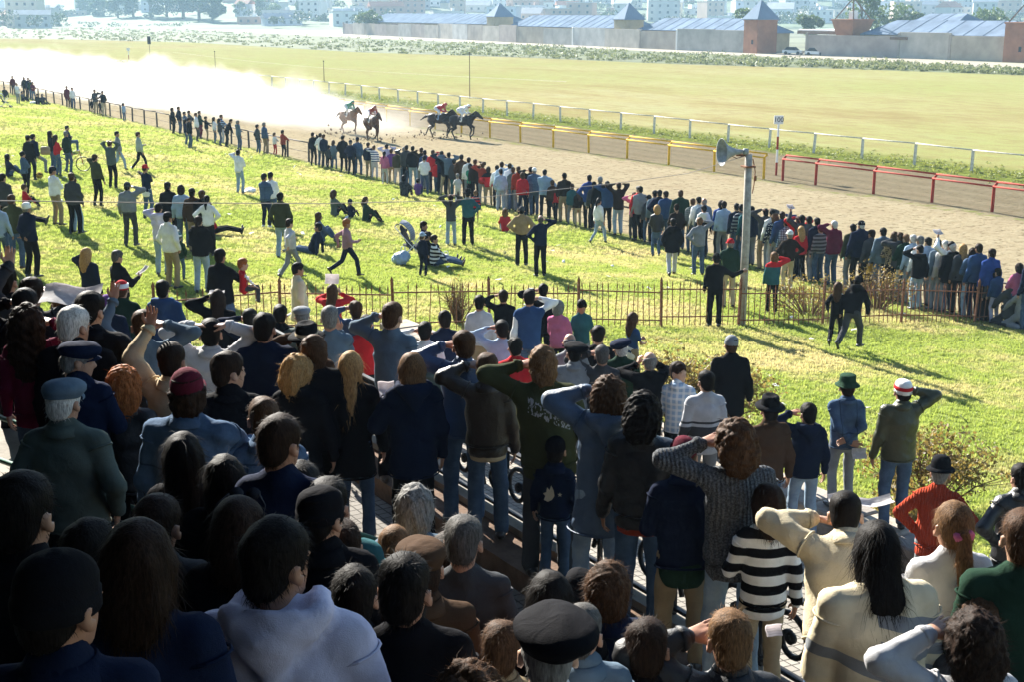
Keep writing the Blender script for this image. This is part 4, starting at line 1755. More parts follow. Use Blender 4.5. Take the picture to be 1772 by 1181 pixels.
def hair_sdf(kind):
    s = SDF()
    if kind in ('short', 'crew', 'wavy', 'bald', 'pony', 'bun', 'quiff'):
        e = {'short': 0.015, 'crew': 0.008, 'wavy': 0.026, 'bald': 0.008, 'pony': 0.013, 'bun': 0.013, 'quiff': 0.02}[kind]
        thin = kind in ('short', 'crew', 'bald', 'quiff')
        s.el((0, -0.014, 0.02), (0.076 + (0.007 if thin else e), 0.097 + e, 0.1 + e * 1.15), 0.01)
        if thin:
            s.el((0, -0.01, 0.065), (0.07 + e, 0.092 + e, 0.058 + e), 0.03)
        s.el((0, -0.062, -0.04), (0.058 + (0.004 if thin else e), 0.04 + e * 0.8, 0.055), 0.03)
        if kind == 'wavy':
            s.el((0.06, -0.03, -0.05), (0.038, 0.06, 0.06), 0.02)
            s.el((-0.06, -0.03, -0.05), (0.038, 0.06, 0.06), 0.02)
            s.el((0, -0.075, -0.09), (0.075, 0.045, 0.06), 0.02)
        if kind == 'quiff':
            s.el((0, 0.05, 0.105), (0.05, 0.045, 0.03), 0.03)
        s.sub((0, 0.105, -0.045), (0.085, 0.1, 0.1), 0.01)
        if kind != 'wavy':
            for sx in (1, -1):
                s.sub((sx * 0.095, 0.005, -0.045), (0.034, 0.05, 0.062), 0.012)
                s.sub((sx * 0.085, -0.02, -0.1), (0.05, 0.06, 0.05), 0.02)
            s.cut((0, -0.07, -0.083), (0, 0.25, -1))
        if kind == 'bald':
            s.cut((0, 0, 0.035), (0, 0.35, 1))
        if kind == 'pony':
            s.el((0, -0.12, 0.0), (0.03, 0.03, 0.03), 0.01)
            s.rc((0, -0.125, 0.0), (0, -0.15, -0.12), 0.033, 0.04, 0.015)
            s.rc((0, -0.15, -0.12), (0, -0.14, -0.25), 0.038, 0.018, 0.02)
        if kind == 'bun':
            s.el((0, -0.13, 0.03), (0.04, 0.035, 0.04), 0.01)
    elif kind in ('long', 'bob', 'longcurly', 'curly', 'longwave'):
        e = {'long': 0.018, 'bob': 0.022, 'longcurly': 0.034, 'curly': 0.04, 'longwave': 0.024}[kind]
        s.el((0, -0.016, 0.02), (0.076 + e, 0.098 + e, 0.1 + e), 0.02)
        zb = {'long': -0.36, 'bob': -0.14, 'longcurly': -0.34, 'curly': -0.1, 'longwave': -0.27}[kind]
        wd = {'long': 0.085, 'bob': 0.092, 'longcurly': 0.135, 'curly': 0.118, 'longwave': 0.1}[kind]
        w = np.array([0, 1.0, 0])
        s.rc((0, -0.06, -0.03), (0, -0.085, zb * 0.6), wd, wd, 0.03, w, 0.62)
        s.rc((0, -0.085, zb * 0.6), (0, -0.1, zb), wd * 0.98, wd * 0.75, 0.03, w, 0.5)
        for sx in (1, -1):
            s.rc((sx * 0.07, -0.01, 0.0), (sx * 0.078, -0.02, max(zb * 0.75, -0.22)), 0.03 + e * 0.4, 0.02, 0.03)
        s.sub((0, 0.11, -0.06), (0.066, 0.1, 0.13), 0.02)
    return s


def hair_mesh(kind, h):
    key = ('hair', kind, h)
    if key not in CACHE:
        CACHE[key] = hair_sdf(kind).mesh(h)
    return CACHE[key]


def strands(V, Q, kind, rs, n, width):
    """thin tapered locks growing out of the hair surface"""
    Nn = vnorm(V, Q)
    idx = rs.randint(0, len(V), n)
    P, Nv = V[idx] - Nn[idx] * 0.004, Nn[idx]
    curly = kind in ('curly', 'longcurly', 'wavy')
    L = {'crew': 0.014, 'short': 0.036, 'bald': 0.018, 'quiff': 0.036, 'pony': 0.05, 'bun': 0.045, 'wavy': 0.034, 'curly': 0.036, 'longcurly': 0.05, 'long': 0.11, 'longwave': 0.1, 'bob': 0.08}[kind]
    # flow: away from the crown and down
    crown = np.array([0, -0.04, 0.12])
    flow = P - crown
    flow -= Nv * (flow * Nv).sum(1)[:, None]
    flow /= np.linalg.norm(flow, axis=1)[:, None] + 1e-6
    flow = flow * 0.6 + np.array([0, 0, -0.65 if kind not in ('crew', 'short') else -0.25])
    flow += rs.normal(size=flow.shape) * (0.75 if curly else 0.28)
    flow /= np.linalg.norm(flow, axis=1)[:, None] + 1e-6
    lift = (0.55 if curly else (0.5 if kind == 'crew' else 0.34)) * rs.uniform(0.2, 1.3, n)[:, None]
    d0 = flow + Nv * lift
    side = np.cross(d0, Nv)
    side /= np.linalg.norm(side, axis=1)[:, None] + 1e-6
    LL = (L * rs.uniform(0.5, 1.3, n))[:, None]
    wv = (width * rs.uniform(0.6, 1.2, n))[:, None]
    bend = rs.normal(size=(n, 3)) * (0.35 if curly else 0.1)
    p1 = P + d0 * LL * 0.5
    p2 = P + d0 * LL + (bend - Nv * 0.15 + np.array([0, 0, -0.1])) * LL * 0.8
    A = np.empty((n, 5, 3))
    A[:, 0], A[:, 1] = P - side * wv, P + side * wv
    A[:, 2], A[:, 3] = p1 + side * wv * 0.75, p1 - side * wv * 0.75
    A[:, 4] = p2
    b = np.arange(n)[:, None] * 5
    quads = (b + np.array([[0, 1, 2, 3]]))
    tris = (b + np.array([[3, 2, 4]]))
    return A.reshape(-1, 3), quads, tris


# ------------------------------------------------------------------ cloth, hair and skin materials
COLS = dict(black=(0.008, 0.008, 0.01), navy=(0.009, 0.014, 0.034), blue=(0.03, 0.065, 0.15), royal=(0.022, 0.055, 0.21), denim=(0.06, 0.1, 0.165),
            lightblue=(0.3, 0.4, 0.52), jeans=(0.055, 0.09, 0.15), paleblue=(0.25, 0.34, 0.44), white=(0.72, 0.71, 0.68), cream=(0.6, 0.52, 0.36), beige=(0.42, 0.34, 0.22),
            khaki=(0.26, 0.2, 0.12), tan=(0.3, 0.21, 0.11), grey=(0.2, 0.21, 0.22), darkgrey=(0.05, 0.052, 0.056), lightgrey=(0.42, 0.42, 0.43), brown=(0.055, 0.032, 0.019),
            darkbrown=(0.02, 0.013, 0.009), maroon=(0.085, 0.012, 0.022), burgundy=(0.11, 0.012, 0.035), red=(0.42, 0.02, 0.025), rust=(0.26, 0.038, 0.018), pink=(0.48, 0.13, 0.24),
            mauve=(0.3, 0.17, 0.2), purple=(0.12, 0.05, 0.2), green=(0.02, 0.05, 0.028), olive=(0.042, 0.046, 0.02), teal=(0.03, 0.1, 0.11), jade=(0.03, 0.24, 0.15), darkgreen=(0.014, 0.035, 0.022),
            greygreen=(0.075, 0.095, 0.085), yellow=(0.5, 0.3, 0.05), lavender=(0.48, 0.46, 0.58), bluegrey=(0.1, 0.14, 0.18), palegreen=(0.33, 0.38, 0.3))
CNAME = dict(lightblue="light blue", paleblue="pale blue", darkgrey="dark grey", lightgrey="light grey", darkbrown="dark brown", royal="royal blue", jade="bright green", darkgreen="dark green",
             greygreen="grey green", bluegrey="blue grey", denim="blue denim", palegreen="pale green", jeans="blue")


def cloth_mat(col, kind='plain', col2=None, size=0.06):
    key = ('cloth', col, kind, col2, size)
    if key in MATS:
        return MATS[key]
    base = COLS[col]
    m, nt, ns, ls, b = nodes_of("cloth_%s_%s" % (col, kind))
    co = objco(nt)
    big = noise(nt, co, 5.0, 4, 0.6)
    c = ramp(nt, big, [(0.25, tuple(x * 0.75 for x in base)), (0.75, tuple(min(0.85, x * 1.2) for x in base))])
    rough = 0.85
    fine = noise(nt, co, 260.0, 2)
    hgt = math_n(nt, 'MULTIPLY', fine, 0.12)
    fold = noise(nt, scaled(nt, co, (1, 1, 0.7)), 9.0, 3, 0.5, 0.8)
    rg = nt.nodes.new("ShaderNodeTexNoise")
    rg.noise_type = 'RIDGED_MULTIFRACTAL'
    rg.inputs["Scale"].default_value = 4.5
    rg.inputs["Detail"].default_value = 2.0
    rg.inputs["Distortion"].default_value = 0.6
    ls.new(scaled(nt, co, (1.2, 1.2, 0.8)), rg.inputs["Vector"])
    hgt = math_n(nt, 'ADD', hgt, math_n(nt, 'ADD', math_n(nt, 'MULTIPLY', fold, 0.7), math_n(nt, 'MULTIPLY', rg.outputs["Fac"], 0.7)))
    c2 = COLS[col2] if col2 else None
    sep = nt.nodes.new("ShaderNodeSeparateXYZ")
    ls.new(co, sep.inputs[0])
    if kind in ('denim', 'jeans'):
        fade = noise(nt, co, 7.0, 5, 0.7)
        c = mixc(nt, ramp(nt, fade, [(0.45, 0.0), (0.75, 0.55)]), c, tuple(min(0.6, x * 1.9 + 0.03) for x in base))
        c = mixc(nt, math_n(nt, 'MULTIPLY', fine, 0.35), c, tuple(x * 0.6 for x in base))
    elif kind == 'knit':
        rib = nt.nodes.new("ShaderNodeTexWave")
        rib.inputs["Scale"].default_value = 13.0
        rib.inputs["Distortion"].default_value = 2.0
        rib.bands_direction = 'X'
        ls.new(co, rib.inputs["Vector"])
        sp = noise(nt, co, 90.0, 2)
        c = mixc(nt, ramp(nt, sp, [(0.4, 0.0), (0.65, 0.6)]), c, c2 or tuple(min(0.8, x * 1.7) for x in base))
        hgt = math_n(nt, 'ADD', hgt, math_n(nt, 'MULTIPLY', rib.outputs["Fac"], 0.55))
        rough = 0.95
    elif kind == 'stripes':
        fr = math_n(nt, 'FRACT', math_n(nt, 'DIVIDE', math_n(nt, 'ADD', sep.outputs[2], 3.0), size * 2))
        c = mixc(nt, math_n(nt, 'GREATER_THAN', fr, 0.5), c, c2)
    elif kind == 'band':       # one wide chest or waist band with a thin line above it
        a = math_n(nt, 'COMPARE', sep.outputs[2], 1.05)
        a.node.inputs[2].default_value = size
        a2 = math_n(nt, 'COMPARE', sep.outputs[2], 1.05 + size * 1.8)
        a2.node.inputs[2].default_value = size * 0.22
        c = mixc(nt, math_n(nt, 'MAXIMUM', a, a2), c, c2)
    elif kind == 'bars':       # two bars over the shoulder blades and a wide one above the hem
        def bar(z0, w0):
            n_ = math_n(nt, 'COMPARE', math_n(nt, 'SUBTRACT', sep.outputs[2], math_n(nt, 'MULTIPLY', sep.outputs[0], -0.25)), z0)
            n_.node.inputs[2].default_value = w0
            return n_
        inx = math_n(nt, 'GREATER_THAN', sep.outputs[0], -0.06)
        m_ = math_n(nt, 'MAXIMUM', math_n(nt, 'MULTIPLY', math_n(nt, 'MAXIMUM', bar(1.53, 0.032), bar(1.41, 0.032)), inx), math_n(nt, 'MAXIMUM', bar(1.29, 0.03), bar(1.0, 0.05)))
        c = mixc(nt, m_, c, c2)
    elif kind == 'plaid':
        def band(o, s):
            return math_n(nt, 'LESS_THAN', math_n(nt, 'FRACT', math_n(nt, 'DIVIDE', math_n(nt, 'ADD', o, 3.0), s)), 0.4)
        c = mixc(nt, math_n(nt, 'MULTIPLY', band(sep.outputs[2], size), 0.6), c, c2)
        c = mixc(nt, math_n(nt, 'MULTIPLY', band(sep.outputs[0], size), 0.6), c, c2)
    elif kind == 'nordic':
        vo = nt.nodes.new("ShaderNodeTexVoronoi")
        vo.inputs["Scale"].default_value = 24
        ls.new(co, vo.inputs["Vector"])
        fr = math_n(nt, 'GREATER_THAN', math_n(nt, 'FRACT', math_n(nt, 'DIVIDE', math_n(nt, 'ADD', sep.outputs[2], 3.0), 0.13)), 0.45)
        c = mixc(nt, math_n(nt, 'MULTIPLY', fr, math_n(nt, 'LESS_THAN', vo.outputs["Distance"], 0.42)), c, c2)
        rough = 0.95
    elif kind == 'chest':      # a row of pale motifs across the shoulder blades
        n2 = noise(nt, scaled(nt, co, (1, 1, 0.6)), 34.0, 2, 0.5, 1.5)
        a = math_n(nt, 'COMPARE', math_n(nt, 'ADD', sep.outputs[2], math_n(nt, 'MULTIPLY', sep.outputs[0], 0.45)), 1.27)
        a.node.inputs[2].default_value = 0.055
        ins = math_n(nt, 'LESS_THAN', math_n(nt, 'ABSOLUTE', sep.outputs[0]), 0.15)
        c = mixc(nt, math_n(nt, 'MULTIPLY', math_n(nt, 'MULTIPLY', a, ins), math_n(nt, 'MULTIPLY', math_n(nt, 'GREATER_THAN', n2, 0.53), 0.7)), c, c2)
    elif kind == 'camo':
        n2 = noise(nt, co, 13.0, 3, 0.5, 1.0)
        c = mixc(nt, math_n(nt, 'GREATER_THAN', n2, 0.53), c, c2)
    elif kind == 'yoke':       # shoulders of another colour
        c = mixc(nt, math_n(nt, 'GREATER_THAN', sep.outputs[2], 1.2), c, c2)
    elif kind == 'leather':
        rough = 0.38
        cr = noise(nt, co, 38.0, 4, 0.65)
        hgt = math_n(nt, 'ADD', hgt, math_n(nt, 'MULTIPLY', cr, 0.25))
    elif kind == 'nylon':
        rough = 0.5
        hgt = math_n(nt, 'MULTIPLY', hgt, 1.5)
    elif kind == 'fleece':
        sp = noise(nt, co, 120.0, 3, 0.7)
        c = mixc(nt, math_n(nt, 'MULTIPLY', sp, 0.35), c, tuple(x * 0.6 for x in base))
        hgt = math_n(nt, 'ADD', hgt, math_n(nt, 'MULTIPLY', sp, 0.5))
        rough = 1.0
    ls.new(c, b.inputs["Base Color"])
    b.inputs["Roughness"].default_value = rough
    b.inputs["Specular IOR Level"].default_value = 0.35 if kind in ('leather', 'nylon') else 0.03
    b.inputs["Sheen Weight"].default_value = 0.0 if kind in ('leather', 'nylon') else 0.0
    b.inputs["Sheen Roughness"].default_value = 0.5
    if kind == 'denim':        # stitched seams of the jacket back
        def near_(o, v_, w_):
            n_ = math_n(nt, 'COMPARE', o, v_)
            n_.node.inputs[2].default_value = w_
            return n_
        ax_ = math_n(nt, 'ABSOLUTE', sep.outputs[0])
        up_ = math_n(nt, 'GREATER_THAN', sep.outputs[2], 0.9)
        sm_ = math_n(nt, 'MAXIMUM', math_n(nt, 'MAXIMUM', near_(sep.outputs[2], 1.30, 0.006), near_(sep.outputs[2], 0.93, 0.006)),
                     math_n(nt, 'MULTIPLY', near_(math_n(nt, 'SUBTRACT', ax_, math_n(nt, 'MULTIPLY', sep.outputs[2], 0.05)), 0.035, 0.005), math_n(nt, 'LESS_THAN', sep.outputs[2], 1.3)))
        c = mixc(nt, math_n(nt, 'MULTIPLY', math_n(nt, 'MULTIPLY', sm_, up_), 0.6), c, tuple(x * 0.3 for x in base))
        hgt = math_n(nt, 'SUBTRACT', hgt, math_n(nt, 'MULTIPLY', sm_, 0.3))
        ls.new(c, b.inputs["Base Color"])
    if kind == 'jeans':        # centre seam, back pockets, waistband
        def near_(o, v_, w_):
            n_ = math_n(nt, 'COMPARE', o, v_)
            n_.node.inputs[2].default_value = w_
            return n_
        ax_ = math_n(nt, 'SUBTRACT', math_n(nt, 'ABSOLUTE', sep.outputs[0]), 0.078)
        back_ = math_n(nt, 'LESS_THAN', sep.outputs[1], -0.03)
        px_, pz_ = math_n(nt, 'ABSOLUTE', ax_), math_n(nt, 'ABSOLUTE', math_n(nt, 'SUBTRACT', sep.outputs[2], 0.9))
        q_ = math_n(nt, 'MAXIMUM', math_n(nt, 'DIVIDE', px_, 0.055), math_n(nt, 'DIVIDE', pz_, 0.062))
        sm_ = math_n(nt, 'MULTIPLY', back_, math_n(nt, 'MAXIMUM', near_(q_, 1.0, 0.06), math_n(nt, 'MULTIPLY', near_(sep.outputs[0], 0.0, 0.004), math_n(nt, 'GREATER_THAN', sep.outputs[2], 0.78))))
        sm_ = math_n(nt, 'MAXIMUM', sm_, near_(sep.outputs[2], 1.0, 0.005))
        c = mixc(nt, math_n(nt, 'MULTIPLY', sm_, 0.65), c, tuple(x * 0.3 for x in base))
        ls.new(c, b.inputs["Base Color"])
    bump(nt, hgt, 0.6, 0.025, b)
    MATS[key] = m
    return m


HAIRC = dict(black=(0.009, 0.007, 0.006), darkbrown=(0.02, 0.011, 0.007), brown=(0.055, 0.028, 0.014), lightbrown=(0.12, 0.065, 0.03), blonde=(0.32, 0.19, 0.075), ginger=(0.24, 0.08, 0.025),
             grey=(0.15, 0.145, 0.135), white=(0.42, 0.41, 0.38), darkgrey=(0.07, 0.065, 0.06))


def hair_mat(col):
    key = ('hair', col)
    if key in MATS:
        return MATS[key]
    base = HAIRC[col]
    m, nt, ns, ls, b = nodes_of("hair_" + col)
    co = objco(nt)
    st = noise(nt, scaled(nt, co, (130, 130, 22)), 1.0, 3, 0.6)
    g = nt.nodes.new("ShaderNodeNewGeometry")
    c = ramp(nt, st, [(0.3, tuple(x * 0.4 for x in base)), (0.7, tuple(min(0.8, x * 1.9) for x in base))])
    ls.new(c, b.inputs["Base Color"])
    b.inputs["Roughness"].default_value = 0.6
    b.inputs["Specular IOR Level"].default_value = 0.06
    bump(nt, st, 0.6, 0.006, b)
    tr = nt.nodes.new("ShaderNodeBsdfTranslucent")
    tr.inputs["Color"].default_value = (*[min(0.8, x * 1.6) for x in base], 1)
    mx = nt.nodes.new("ShaderNodeMixShader")
    mx.inputs[0].default_value = 0.12
    ls.new(b.outputs[0], mx.inputs[1])
    ls.new(tr.outputs[0], mx.inputs[2])
    ls.new(mx.outputs[0], nt.nodes["Material Output"].inputs["Surface"])
    MATS[key] = m
    return m


def skin_mat(k):
    key = ('skin', k)
    if key in MATS:
        return MATS[key]
    base = [(0.38, 0.205, 0.13), (0.31, 0.155, 0.095), (0.45, 0.27, 0.18)][k]
    m, nt, ns, ls, b = nodes_of("skin_%d" % k)
    co = objco(nt)
    f = noise(nt, co, 14, 4)
    ls.new(ramp(nt, f, [(0.3, tuple(x * 0.85 for x in base)), (0.7, tuple(x * 1.12 for x in base))]), b.inputs["Base Color"])
    b.inputs["Roughness"].default_value = 0.5
    b.inputs["Specular IOR Level"].default_value = 0.35
    bump(nt, noise(nt, co, 180, 2), 0.15, 0.004, b)
    MATS[key] = m
    return m


def ik(S, W, hint, L1, L2):
    S, W, hint = np.asarray(S, float), np.asarray(W, float), np.asarray(hint, float)
    d = W - S
    L = np.linalg.norm(d)
    if L > (L1 + L2) * 0.985:
        W = S + d / L * (L1 + L2) * 0.985
        d = W - S
        L = np.linalg.norm(d)
    u = d / L
    a = (L1 * L1 - L2 * L2 + L * L) / (2 * L)
    hgt = math.sqrt(max(0.0, L1 * L1 - a * a))
    pr = hint - u * (hint @ u)
    pr /= np.linalg.norm(pr) + 1e-9
    return S + u * a + pr * hgt, W


# wrist position (s = +1 right, -1 left), elbow hint, hand direction, palm normal, hand kind; metres on a 1.75 m figure
def arm_pose(c, s, rr):
    j = lambda a: rr.uniform(-a, a)
    P = {
        'd': ((s * (0.275 + j(.02)), 0.05 + j(.05), 0.83 + j(.02)), (s * 0.25, -1, 0), (s * -0.05, 0.25, -1), (-s, 0.1, 0), 'relax'),
        'p': ((s * (0.225 + j(.01)), 0.07 + j(.03), 0.93), (s * 0.7, -0.9, 0), (-s * 0.2, 0.2, -1), (-s, 0, 0), 'relax'),
        'h': ((s * 0.18, -0.02 + j(.03), 1.03), (s * 1, -0.45, -0.05), (-s * 0.9, 0.35, -0.3), (0, 1, 0), 'relax'),
        's': ((s * (0.155 + j(.015)), 0.115 + j(.02), 1.63 + j(.02)), (s * 1.0, 0.15 + j(.25), 0.12 + j(.3)), (-s * 0.8, 0.33, 0.12), (0, 0.25, -1), 'flat'),
        'H': ((s * (0.14 + j(.02)), -0.02 + j(.03), 1.73 + j(.02)), (s * 1, 0.25 + j(.2), 0.25), (-s * 1, -0.1, 0.05), (0, 0, -1), 'relax'),
        'c': ((-s * 0.06, 0.20, 1.14 + 0.05 * (s > 0)), (s * 0.9, -0.15, -0.45), (-s * 1, 0.05, 0.1), (0, -1, 0), 'relax'),
        'f': ((s * (0.09 + j(.03)), 0.27 + j(.03), 1.12 + j(.04)), (s * 0.65, -0.5, -0.6), (-s * 0.5, 0.7, 0.1), (-s * .5, -.3, .3), 'grip'),
        'P': ((s * (0.17 + j(.02)), 0.30, 1.24), (s * 0.6, -0.3, -0.8), (-s * 0.2, 0.8, 0.5), (-s * .8, -.2, .2), 'grip'),
        'b': ((-s * 0.02, -0.175 + 0.01 * s, 0.97 + 0.02 * s), (s * 0.95, -0.5, 0.05), (-s * 1, -0.12, -0.25), (0, -1, 0), 'relax'),
        'k': ((s * 0.085, 0.19, 1.46), (s * 0.45, 0.1, -1), (-s * 0.25, 0.05, 1), (0, -1, 0.1), 'relax'),
        'u': ((s * 0.25, 0.22, 1.82), (s * 1, -0.2, 0), (-s * 0.1, 0.25, 1), (-s * .2, -1, 0), 'relax'),
        'o': ((s * 0.62, 0.16, 1.33), (s * 0.2, -0.3, -1), (s * 1, 0.25, 0.05), (-s * .2, 1, 0), 'grip'),
        'r': ((s * 0.2, 0.40, 1.03), (s * 0.7, -0.3, -0.3), (-s * 0.2, 0.8, -0.3), (0, 0.2, -1), 'grip'),
        'w': ((s * 0.105, 0.16, 1.56), (s * 0.85, 0.25, -0.55), (-s * 0.3, 0.3, 0.9), (-s, 0.2, 0), 'grip'),
        'g': ((s * 0.2, 0.27 if s > 0 else -0.22, 1.13 if s > 0 else 1.02), (s * 0.3, -1, -0.3), (0, 0.7, 0.5) if s > 0 else (0, -0.2, -1), (-s, 0, 0), 'grip'),
        'G': ((s * 0.2, 0.27 if s < 0 else -0.22, 1.13 if s < 0 else 1.02), (s * 0.3, -1, -0.3), (0, 0.7, 0.5) if s < 0 else (0, -0.2, -1), (-s, 0, 0), 'grip'),
        'x': ((s * 0.12, 0.48, 1.2), (s * 0.6, -0.3, -0.6), (-s * 0.1, 1, 0.1), (0, 0, -1), 'relax'),
        't': ((s * 0.34, -0.28, 0.72), (s * 0.6, -0.6, 0.2), (0, -0.5, -0.8), (0, -1, 0), 'flat'),
        'n': ((s * 0.22, 0.36, 1.0), (s * 0.9, -0.1, 0.1), (0, 0.9, -0.5), (0, 0, -1), 'relax'),
    }
    return P[c]


POSEWORD = dict(s="shading eyes", H="hands on head", c="arms crossed", h="hand on hip", b="hands behind back", w="hands raised to face", u="arm raised", o="arm held out")

HAT_PROFILES = {
    'bucket': [(0.155, 0.0), (0.16, -0.008), (0.112, 0.035), (0.106, 0.05), (0.1, 0.1), (0.086, 0.115), (0.04, 0.122), (0.0, 0.123)],
    'bowler': [(0.128, 0.03), (0.15, 0.012), (0.152, 0.002), (0.13, 0.004), (0.105, 0.015), (0.104, 0.06), (0.095, 0.105), (0.065, 0.138), (0.0, 0.148)],
    'brim': [(0.15, 0.035), (0.175, 0.012), (0.165, 0.0), (0.108, 0.01), (0.104, 0.05), (0.1, 0.11), (0.075, 0.135), (0.03, 0.118), (0.0, 0.115)],
    'beanie': [(0.103, -0.05), (0.108, -0.045), (0.109, -0.005), (0.105, 0.0), (0.105, 0.028), (0.092, 0.06), (0.06, 0.084), (0.025, 0.092), (0.0, 0.093)],
    'cap': [(0.1, -0.022), (0.104, -0.017), (0.106, 0.008), (0.102, 0.036), (0.088, 0.064), (0.062, 0.087), (0.03, 0.1), (0.0, 0.104)],
    'beret': [(0.095, -0.004), (0.101, 0.004), (0.122, 0.026), (0.131, 0.045), (0.12, 0.068), (0.085, 0.086), (0.04, 0.095), (0.0, 0.097)],
    'flatcap': [(0.096, -0.005), (0.102, 0.006), (0.116, 0.03), (0.114, 0.05), (0.092, 0.074), (0.05, 0.088), (0.0, 0.092)],
}


def hat_mesh(kind, near):
    key = ('hat', kind, near)
    if key in CACHE:
        return CACHE[key]
    n = 24 if near else 12
    mb = MB()
    prof = HAT_PROFILES[kind]
    base = 0.035
    ys = 1.2 if kind not in ('bowler', 'bucket', 'brim') else 1.12
    prof = [(r * 0.92 if kind not in ('beret', 'flatcap') else r, z) for r, z in prof]
    # smooth the profile
    pr = []
    for i in range(len(prof) - 1):
        (r0, z0), (r1, z1) = prof[i], prof[i + 1]
        pr += [(r0, z0)] + ([((r0 + r1) / 2, (z0 + z1) / 2 + (0.004 if r1 < r0 and i > 2 else 0))] if near else [])
    pr.append((0.001, prof[-1][1]))
    mb.lathe(pr, n, (0, -0.014, base), 0.9 if kind in ('cap', 'beanie') else (0.96 if kind in ('bucket', 'bowler', 'brim') else 0.93), ys if kind not in ('cap', 'beanie') else 1.1)
    V = np.array(mb.V)
    if kind in ('beret', 'flatcap'):
        V[:, 1] += (V[:, 2] - base) * (0.35 if kind == 'flatcap' else 0.0)
        V[:, 0] += (V[:, 2] - base) * (0.35 if kind == 'beret' else 0.0)
    F = list(mb.F)
    if kind in ('cap', 'flatcap'):
        # visor: a curved plate with thickness
        m, L = 9, (0.075 if kind == 'cap' else 0.04)
        b = len(V)
        W = []
        for lay in (0, 1):
            for i in range(m):
                a = math.pi * (0.16 + 0.68 * i / (m - 1))
                cx, cy_ = math.cos(a), math.sin(a)
                edge = math.sin(math.pi * i / (m - 1)) ** 0.6
                for j in range(3):
                    r = j / 2.0 * L * edge
                    W.append((cx * 0.098, cy_ * 0.118 - 0.014 + r, base + 0.006 - 0.004 * lay - r * 0.22 - 0.018 * cx * cx * 2))
        V = np.concatenate([V, np.array(W)])
        q = m * 3
        for i in range(m - 1):
            for j in range(2):
                k = b + i * 3 + j
                F.append((k, k + 1, k + 4, k + 3))
                F.append((k + q + 3, k + q + 4, k + q + 1, k + q))
            k = b + i * 3 + 2
            F.append((k, k + q, k + q + 3, k + 3))
    CACHE[key] = (V, F)
    return CACHE[key]


def tf(V, A, t):
    return V @ A.T + t


PEOPLE = []
HORSES_AT = np.array([-4.0, 84.0])


